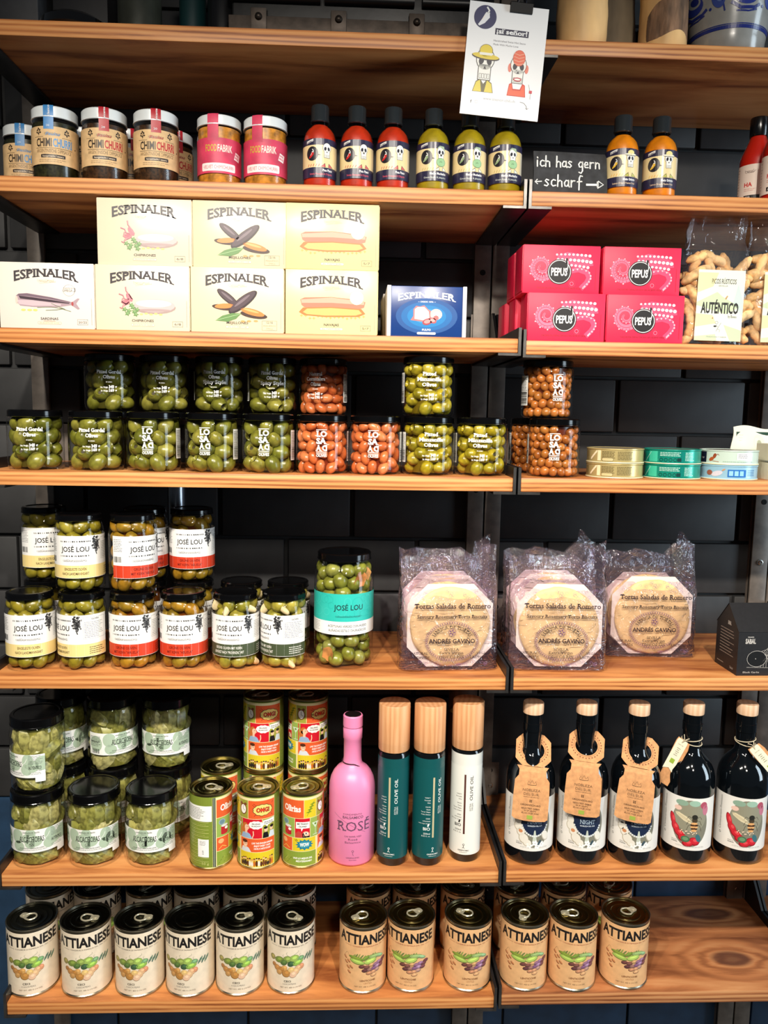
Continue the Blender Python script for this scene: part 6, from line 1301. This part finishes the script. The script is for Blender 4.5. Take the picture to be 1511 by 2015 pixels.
def sauce_art(kind):
    a = Art(); cr = (240, 218, 164); chc = [(206, 40, 40), (150, 176, 130), (236, 190, 60)][kind]
    a.rect(-42, 13, 34, 27, NV, 1).rect(-42, 27, 26, 58, cr, 1).rect(26, 27, 34, 58, (226, 214, 190), 1).rect(-42, 58, 34, 67, NV, 1)
    a.poly([(-21, 60), (-10, 63), (-9.6, 66.4), (-21, 63.6)], (246, 244, 240), 3); a.text('¡sí señor!', -15.4, 61.8, 2.1, NV, 4, w=9.5, rot=14, bold=0.03)
    a.ell(-11.5, 46, 9.2, 10, (38, 34, 40), 3, n=28).poly([(-4, 43), (2, 44), (-4, 46)], (38, 34, 40), 3); chili(a, -11.5, 45, 1.05, chc)
    skull(a, 10.5, 46, 1.15)
    if kind == 1: a.ell(10.5, 39, 7.2, 6.2, (110, 150, 110), 9).ell(10.5, 39, 6.6, 5.6, (158, 200, 150), 10).line([(8, 39), (11, 40), (12, 38.6)], .6, (70, 100, 70), 11).poly([(4, 58), (8, 62), (15, 61.5), (17.5, 52), (15.4, 56), (9, 60)], (170, 190, 160), 9)
    if kind == 2: a.ell(10.5, 58, 9.4, 1.9, (60, 56, 60), 9).ell(10.5, 58.4, 9.0, 1.5, (244, 236, 214), 10).ell(10.5, 61, 5, 3.6, (244, 226, 150), 10)
    for s in (-1, 1):
        cl = [(206, 90, 90), (226, 236, 220), (190, 190, 90)][kind]; a.poly([(10.5 + s*3, 33), (10.5 + s*10, 27.4), (10.5 + s*2, 27.4)], (70, 60, 60), 7).poly([(10.5 + s*3.2, 32), (10.5 + s*9, 27.6), (10.5 + s*2.6, 27.6)], cl, 8)
    for i in range(5): a.line([(-18 + i*4, 28), (-16.4 + i*4, 31.5)], .9, [(206, 60, 40), (200, 176, 100), (236, 180, 60)][kind], 3)
    a.text(('Pica Paco', 'Mucho Muchacho', 'Mata Gringo')[kind], 19, 21.6, 3.4, (246, 246, 246), 3, al='R', w=(15, 25, 19)[kind], bold=0.03); a.text(('Smoky Pineapple & Chipotle', 'Green Apple & Jalapeño', 'Lemon Drop & Passion Fruit')[kind], 19, 16.6, 2.7, [(226, 90, 110), (206, 214, 206), (236, 206, 170)][kind], 3, al='R', w=34, bold=0.01)
    return a
def sauce_bottle(kind):
    t = thing('hot_sauce_bottle', 'x', 'bottle'); obj('glass_body', HGL, t); obj('cap', HCAP, t)
    c = [(186, 46, 16), (160, 140, 20), (222, 130, 14)][kind]; hp = [(max(0, r-.0014), z_ + .0008) for r, z_ in HPROF[:-2]]
    obj('sauce', G().lathe(hp + [(.0112, .0905), (0, .0905)], 36).mesh('sauce', mat('hot_sauce_%d' % kind, c, 0.35, var=0.12, scale=60), 60), t)
    lb = obj('label', sleeve(HR, -42, 34, 13, 67, mat('sauce_label', (240, 218, 164), 0.35)), t); obj('label_print', sauce_art(kind).build('label_print', cyl(HR), 3.0, rough=0.3), lb)
    return t
SB = {k: sauce_bottle(k) for k in range(3)}
for k, x, off, lab in [(0, -.2985, 0, 'red hot sauce bottle, left one of three'), (0, -.2441, 0, 'red hot sauce bottle, middle one of three'), (0, -.1905, .0, 'red hot sauce bottle, right one of three'), (1, -.1306, .06, 'green hot sauce bottle, left one of three'), (1, -.0763, .06, 'green hot sauce bottle, middle one of three'), (1, -.0229, .06, 'green hot sauce bottle right under the poster edge'), (2, .1535, .12, 'orange hot sauce bottle next to the chalkboard'), (2, .2120, .10, 'orange hot sauce bottle, right one of two')]:
    put(SB, k, lab, x, .034, z2, face(x, .034, off), 'hot sauce bottles')
# tall red bottles at the right edge
t = thing('tall_sauce_bottle', 'x', 'bottle'); TRd = .0262
tp = [(0, .001), (TRd-.004, 0), (TRd-.001, .001), (TRd, .004), (TRd, .074), (TRd*.93, .082), (.0150, .104), (.0125, .112), (.0118, .124)]
obj('glass_body', G().lathe(tp, 40).mesh('glass_body', M_glass, 60), t); obj('sauce', G().lathe([(max(0, r-.0014), z_+.0008) for r, z_ in tp[:-1]] + [(0, .1128)], 36).mesh('sauce', mat('red_sauce', (196, 30, 16), 0.35), 60), t)
obj('cap', G().lathe([(.0128, .112), (.0134, .113), (.0134, .138), (.0128, .140), (0, .140)], 28).mesh('cap', mat('black_shrink', (16, 16, 18), 0.2)), t)
lb = obj('label', sleeve(TRd, -30, 46, 10, 66, mat('cream_sauce_label', (240, 226, 214), 0.45)), t); a = Art().text('HA', -8, 33, 6.4, (206, 40, 40), 2, w=12, bold=0.03).script(-6, 55, 14, 5, (120, 96, 90), 2, .5, 3).lines(-14, 4, 29, 2, 2.4, (206, 140, 130), 2, .7).rect(-14, 14, 24, 20, BK, 2).text('AAA', -8, 15.2, 3.6, (244, 240, 236), 3, w=8, bold=0.03)
for i in range(12): a.rect(-29, 14 + i*4.2, -26.5 + (i % 3), 14.6 + i*4.2, (90, 80, 80), 2)
obj('label_print', a.build('label_print', cyl(TRd), 3.0), lb); TB = {'t': t}
put(TB, 't', 'tall red sauce bottle near the right edge, standing further back', .3830, .080, z2, face(.383, .08, -.1), 'tall red sauce bottles'); put(TB, 't', 'tall red sauce bottle in front, cut off by the right edge', .3940, .0290, z2, face(.394, .029, -.15), 'tall red sauce bottles')
# chalkboard sign
t = thing('chalkboard_sign', 'small slate board with chalk handwriting leaning on the shelf', 'sign', (.0160, .0150, z2)); t.rotation_euler = (R_(-12), R_(1.0), R_(-1))
rdc = random.Random(9); out = [(0, 0), (.111, 0), (.112, .012), (.1105, .060), (.108, .0655), (.030, .0670), (.001, .0665), (.002, .03)]
obj('slate', G().plate(out, lambda u, v, w: (u, w, v), .0045).mesh('slate', mat('slate', (44, 45, 48), 0.7, var=0.3, scale=70, bump=0.4)), t)
a = Art(); CH_ = (240, 240, 236)
LET = {'i': [[(0, 5), (0, 0)], [(0, 7.6), (0.2, 7)]], 'c': [[(3.2, 4.6), (1.8, 5.2), (.4, 4), (.2, 1.6), (1.4, .2), (3.4, .8)]], 'h': [[(.2, 9), (0, 0)], [(0, 3.2), (1.6, 4.8), (3, 4), (3.2, 0)]], 'a': [[(3.2, 4.6), (1.4, 5), (.1, 3), (.6, .6), (2, .4), (3.2, 2.4)], [(3.2, 5), (3.2, 1), (3.8, 0)]], 's': [[(3, 4.6), (1.4, 5.2), (.5, 4), (1.8, 2.8), (2.9, 1.4), (1.8, .1), (0, .6)]], 'g': [[(3.2, 4.6), (1.4, 5), (.1, 3), (.8, .8), (2.2, .8), (3.2, 2.6)], [(3.2, 5), (3.2, -2.4), (2, -4.4), (.4, -3.6)]], 'e': [[(.3, 2.4), (3, 3), (2.6, 4.8), (1.2, 5), (.2, 3), (.8, .6), (3.2, .6)]], 'r': [[(.3, 5), (.3, 0)], [(.3, 3), (1.4, 4.8), (3, 4.8)]], 'n': [[(.2, 5), (.2, 0)], [(.2, 3.2), (1.6, 4.9), (3, 4.2), (3.2, 0)]], 'f': [[(3.6, 8.6), (2.2, 9), (1.4, 7), (1.2, -2)], [(0, 4.2), (3.2, 4.6)]]}
def hand(s, x, y, k, sp=5.0):
    for ch in s:
        if ch == ' ': x += 4.2*k; continue
        for st in LET[ch]: a.line([(x + p*k, y + q*k) for p, q in st], 2.1, CH_, 1)
        for st in LET[ch]:
            for p, q in (st[0], st[-1]): a.ell(x + p*k, y + q*k, 1.05, 1.05, CH_, 1, n=8)
        x += (2.2 if ch == 'i' else sp)*k
hand('ich has gern', 7, 43, 1.86, 4.5); hand('scharf', 18, 13.0, 2.0, 4.9)
a.line([(4, 19), (14, 20)], 1.5, CH_, 1).line([(7.5, 23), (4, 19), (8, 15.5)], 1.5, CH_, 1).line([(80, 17.5), (96, 18)], 3.2, CH_, 1).frame(96, 14, 98, 23, .8, CH_, 1).line([(98, 24), (106, 18.5), (97, 12.5)], 1.6, CH_, 1).line([(98, 13), (98, 23)], 1.4, CH_, 1)
obj('chalk_writing', a.build('chalk_writing', flat(0)), t)

# ============================================================= poster with clip
t = thing('poster', 'white hot sauce poster clipped to the front of the top shelf', 'poster', (-.0305, -.0040, .6080)); t.rotation_euler = (R_(-1.0), R_(4.2), 0)
PWm, PHm = 113.0, 153.0
obj('sheet', G().box(-PWm/2000, PWm/2000, -.0012, 0, -PHm/1000, 0).mesh('sheet', mat('poster_paper', (250, 250, 250), 0.35)), t)
a = Art(); c = (38, 38, 66)
a.ell(-33, -20, 16, 16, (52, 54, 96), 1, n=44); chili(a, -32, -21, 2.1, (244, 244, 246), 2)
a.rect(-17, -41.5, 31, -33, c, 1); a.text('¡sí señor!', 7, -39.6, 6.4, (252, 252, 252), 2, w=44, bold=0.03, serif=True); a.text('Handcrafted Swiss Hot Sauce', -18, -51, 2.6, (120, 120, 130), 1, al='L', w=46); a.text('Made With Mucho Love', -18, -56, 2.6, (120, 120, 130), 1, al='L', w=36)
skull(a, -27, -93, 2.4, 2); a.ell(-27, -73, 20, 4.8, (70, 60, 60), 6, rot=-4).ell(-27, -72.2, 19.2, 3.8, (232, 206, 70), 7, rot=-4).ell(-27, -65, 9.6, 9, (70, 60, 60), 6).ell(-27, -65, 9, 8.4, (236, 210, 64), 7).rect(-36, -71, -18, -67.5, (246, 244, 232), 8)
a.poly([(-42, -121), (-38, -107), (-32, -103), (-27, -110), (-22, -103), (-15, -108), (-12, -121)], (90, 84, 40), 1).poly([(-41, -120.6), (-37.4, -108), (-32, -104.4), (-29, -120.6)], (226, 206, 60), 2).poly([(-25, -120.6), (-22, -104.4), (-15.6, -109), (-13, -120.6)], (226, 206, 60), 2)
skull(a, 21, -94, 2.1, 2); a.ell(21, -70, 9, 11, (206, 84, 60), 6).ell(21, -70, 8.4, 10.4, (238, 110, 80), 7)
for i in range(4): a.line([(13.5, -64 - i*4.4), (21, -66 - i*4.4), (28.5, -63.5 - i*4.4)], .7, (250, 190, 160), 8)
a.ell(9, -84, 2.8, 6, (236, 130, 110), 2).ell(33, -84, 2.8, 6, (236, 130, 110), 2).ell(21, -99, 6, 2.8, (190, 50, 70), 9).ell(21, -99, 4.4, 1.3, WH, 10)
a.poly([(8, -122), (10, -106), (14, -104), (16, -112), (26, -112), (29, -104), (33, -106), (35, -122)], (206, 50, 30), 2).poly([(9, -121), (11, -107), (13.6, -106), (15, -114), (27, -114), (29.6, -106), (32, -107), (34, -121)], (240, 90, 50), 3).line([(38, -104), (42, -116), (42, -124)], .5, (120, 110, 110), 2).rect(39.6, -116, 44, -112, (206, 50, 70), 3)
a.text('www.sisenor-chili.ch', -2, -131, 4, (170, 170, 176), 1, w=46); a.text('f', -42, -137, 4.2, (60, 60, 70), 1, bold=0.03); a.frame(-36.5, -137, -32.5, -133, .5, (200, 200, 204), 1)
a.line([(28, -129), (34, -130), (38, -134), (39, -138)], .6, (70, 70, 80), 1).line([(37, -136), (39, -138.4), (41, -136)], .6, (70, 70, 80), 1)
obj('print', a.build('print', flat(-.0012), rough=0.35), t)
t = thing('binder_clip', 'black binder clip gripping the top of the poster', 'clip', (-.0140, -.0050, .6030)); t.rotation_euler = (0, R_(4.2), 0)
M_clip = mat('black_clip', (12, 12, 14), 0.55, spec=0.3)
obj('clip_body', G().plate([(-.0035, -.006), (.0045, -.006), (.0062, .006), (.005, .0075), (-.004, .0075), (-.0052, .006)], lambda u, v, w: (w - .016, u, v), .032).mesh('clip_body', M_clip), t)
obj('clip_handle', G().tube([(-.005, -.004, .006), (-.0045, -.006, .020), (.0045, -.006, .020), (.005, -.004, .006)], .0012, 7).mesh('clip_handle', mat('clip_wire', (70, 72, 80), 0.25, 1.0)), t); obj('clip_handle', G().tube([(-.005, .004, .006), (-.0045, .010, .019), (.0045, .010, .019), (.005, .004, .006)], .0012, 7).mesh('clip_handle', mat('clip_wire', (70, 72, 80), 0.25, 1.0)), t)

# ============================================================= things on the topmost shelf
z1 = ZL[0]
# stoneware jug
M_stone = mat('grey_stoneware', (150, 150, 146), 0.22, var=0.08, scale=30, bump=0.06, coat=0.3)
t = thing('stoneware_jug', 'grey salt glazed stoneware jug with cobalt blue painting', 'jug', (.3140, .062, z1)); SR = .0520
sp = [(0, 0), (SR-.006, 0), (SR-.002, .001), (SR, .005), (SR+.0015, .022), (SR+.004, .035), (SR+.009, .060), (SR+.014, .090), (SR+.016, .120), (SR+.010, .155), (.045, .185), (.038, .205), (.042, .225), (.039, .226), (.035, .205), (0, .205)]
obj('jug_body', G().lathe(sp, 56).mesh('jug_body', M_stone, 60), t)
obj('handle', G().tube([(.036, .03, .205), (.066, .05, .200), (.082, .06, .165), (.070, .045, .125), (.056, .036, .105)], .0075, 10).mesh('handle', M_stone, 60), t)
def stone_map(u, v, l):
    z_ = v*.001; r = SR
    for (r0, za), (r1, zb) in zip(sp[3:], sp[4:]):
        if za <= z_ <= zb: r = r0 + (r1-r0)*(z_-za)/(zb-za); break
    r += .0004 + .00006*l; an = u*.001/.060; return (r*math.sin(an), -r*math.cos(an), z_)
CB = (36, 48, 120); a = Art()
for yy, th in ((31, 4.6), (34.6, 1.2)): a.rect(-188, yy-th/2, 188, yy+th/2, CB, 1)
for k in range(-2, 3):
    x0 = k*75; a.ell(x0-4, 72, 19, 13, (44, 58, 136), 1, rot=-15).ell(x0-2, 76, 13, 8, M_ if False else (150, 154, 150), 2, rot=-15).ell(x0, 76, 8, 5, CB, 3, rot=-15); a.line([(x0-22, 62), (x0-8, 54), (x0+12, 55), (x0+20, 60)], 4.2, CB, 2); a.line([(x0-14, 50.5), (x0+4, 50), (x0+16, 53)], 2, CB, 2); a.ell(x0+25, 58, 2, 2, CB, 2); a.ell(x0+36, 70, 9, 13, (60, 78, 150), 2, rot=12).ell(x0+37, 73, 5, 8, (96, 120, 176), 3, rot=12); a.line([(x0-32, 90), (x0-34, 70), (x0-30, 52)], 2.2, CB, 2)
obj('cobalt_painting', a.build('cobalt_painting', stone_map, 4.0, rough=0.25), t)
# carved wooden vases
M_pale = mat('pale_olive_wood', (224, 178, 120), 0.55, var=0.16, scale=16, bump=0.2, aniso=(1, 1, .5)); M_greyw = mat('weathered_wood', (120, 108, 88), 0.7, var=0.3, scale=22, bump=0.3, aniso=(1, 1, .3)); M_bark = mat('bark', (120, 92, 70), 0.85, var=0.35, scale=90, bump=1.0, aniso=(1, 1, .25))
def vase(name, label, x, y, R, m, seed, bark=False):
    t = thing(name, label, 'vase', (x, y, z1)); g = G(); n = 48
    def fn(u, v):
        a_ = 2*PI*u; z_ = .21*v; r = R*(1 + .10*math.sin(v*4.2 + seed) + .03*math.sin(2*a_ + seed) - .02*(v < .02)) ; r += .0012*noise.noise(Vector((math.cos(a_)*3, math.sin(a_)*3, v*9 + seed))); return (r*math.cos(a_), r*math.sin(a_), z_)
    g.grid(fn, n, 24, wrap=True); g.add([fn(i/n, 0) for i in range(n)], [tuple(range(n))]); g.add([fn(i/n, 1) for i in range(n)], [tuple(range(n))]); obj('vase_body', g.mesh('vase_body', m, 60), t)
    if bark:
        h = G()
        def fb(u, v):
            a_ = R_(-150 + 165*u); lo = .016 + .014*(1 - (2*u-1)**2)*.6 - .004*math.sin(u*9); hi = .052 + .075*u + .004*math.sin(u*13); q = fn((a_/(2*PI)) % 1, min(1, (lo + (hi-lo)*v)/.21)); k = 1 + .035*math.sin(PI*v)**.4 + .016*noise.noise(Vector((u*60, v*14, 2))); return (q[0]*k, q[1]*k, lo + (hi-lo)*v)
        h.grid(fb, 60, 20); obj('bark', h.mesh('bark', M_bark, 50), t)
    return t
vase('wooden_vase', 'pale turned wooden vase next to the poster', .0880, .050, .0340, M_pale, .4); vase('wooden_vase', 'weathered grey wooden vase in the shade between the pale ones', .1520, .120, .0380, M_greyw, 2.0); vase('bark_vase', 'wooden vase with a band of bark left on', .2110, .052, .0370, M_pale, 3.4, True)
# metal trunk with riveted band
t = thing('metal_trunk', 'black metal trunk with riveted band behind the top shelf edge', 'trunk', (-.4300, .050, z1)); TW, TDp, THh = .385, .19, .16
M_trunk = mat('trunk_black', (13, 13, 14), 0.4, 0.3, var=0.2, scale=40, bump=0.15); M_band = mat('band_iron', (84, 74, 66), 0.5, 0.5, var=0.15, scale=60, bump=0.2)
obj('trunk_body', G().box(0, TW, .004, TDp, 0, THh, bev=.004).mesh('trunk_body', M_trunk), t)
bd = obj('band', G().box(-.004, TW+.004, 0, .004, .001, .0400, bev=.001).mesh('band', M_band), t)
RIV = G().lathe([(0, .0052), (.002, .005), (.0045, .0035), (.0056, 0), (0, 0)], 16).mesh('rivet', mat('rivet_iron', (58, 50, 44), 0.35, 0.8))
for x in (.040, .157, .272, .365): p_ = obj('rivet_plate', G().box(x-.0115, x+.0115, -.0025, .001, .020, .0500, bev=.001).mesh('rivet_plate', M_band), t); obj('rivet', RIV, p_, (x, -.0025, .0375), (PI/2, 0, 0))
for x0, x1 in ((-.002, .130), (.136, .268), (.280, TW)): obj('rolled_edge', G().tube([(x0, .000, .0660), (x1, .000, .0660)], .0075, 12).mesh('rolled_edge', M_trunk), t)
# dark containers at the top left
def canister(label, x, y, R, H, m, name='canister'):
    t = thing(name, label, 'canister', (x, y, z1)); obj('canister_body', G().lathe([(0, 0), (R-.003, 0), (R, .002), (R, H-.012), (R-.002, H-.009), (R-.002, H-.006), (R+.001, H-.004), (R+.001, H), (0, H)], 40).mesh('canister_body', m), t); obj('lid', G().lathe([(R+.0015, H-.006), (R+.0015, H+.006), (R-.004, H+.009), (0, H+.009)], 40).mesh('lid', m), t)
canister('slim black canister beside the teal tin, top left', -.4480, .085, .022, .17, mat('canister_black', (18, 18, 20), 0.3)); canister('teal painted canister on the top shelf', -.4950, .100, .020, .15, mat('canister_teal', (16, 48, 50), 0.4)); canister('olive grey canister on the top shelf', -.5720, .090, .032, .14, mat('canister_olive', (48, 50, 42), 0.35, var=0.15, scale=30, bump=0.2))
def crate(label, x0, x1, y, H, m):
    t = thing('storage_box', label, 'box', ((x0+x1)/2, y, z1)); w2 = (x1-x0)/2; obj('box_body', G().box(-w2, w2, 0, .12, 0, H, bev=.003).mesh('box_body', m), t); obj('box_lid', G().box(-w2-.002, w2+.002, -.002, .122, H-.02, H+.004, bev=.002).mesh('box_lid', m), t)
crate('dark grey box at the far left of the top shelf', -.790, -.722, .09, .15, mat('box_grey', (44, 45, 48), 0.6, var=0.1)); crate('charcoal box behind the glossy black bowl', -.712, -.628, .120, .15, mat('box_charcoal', (28, 28, 31), 0.6, var=0.1))
t = thing('black_bowl', 'glossy black bowl lying at the front of the top shelf', 'bowl', (-.6630, .075, z1)); obj('bowl_body', G().lathe([(0, 0), (.030, 0), (.042, .004), (.050, .014), (.048, .026), (.038, .033), (.020, .037), (0, .038)], 44).mesh('bowl_body', mat('black_glaze', (10, 9, 9), 0.06, coat=0.8)), t); obj('foot_ring', G().lathe([(.030, .0), (.0315, .001), (.031, .003), (.029, .003)], 36).mesh('foot_ring', mat('black_glaze', (10, 9, 9), 0.06)), t)
# ------------------------------------------------------------- floor of the shop
obj('floor', G().box(-3, 3, -3.5, YB+.1, -1.62, -1.60).mesh('floor', mat('floor_concrete', (96, 90, 84), 0.6, var=0.1, scale=6)), kind='structure')

bpy.data.scenes.remove(TSC)
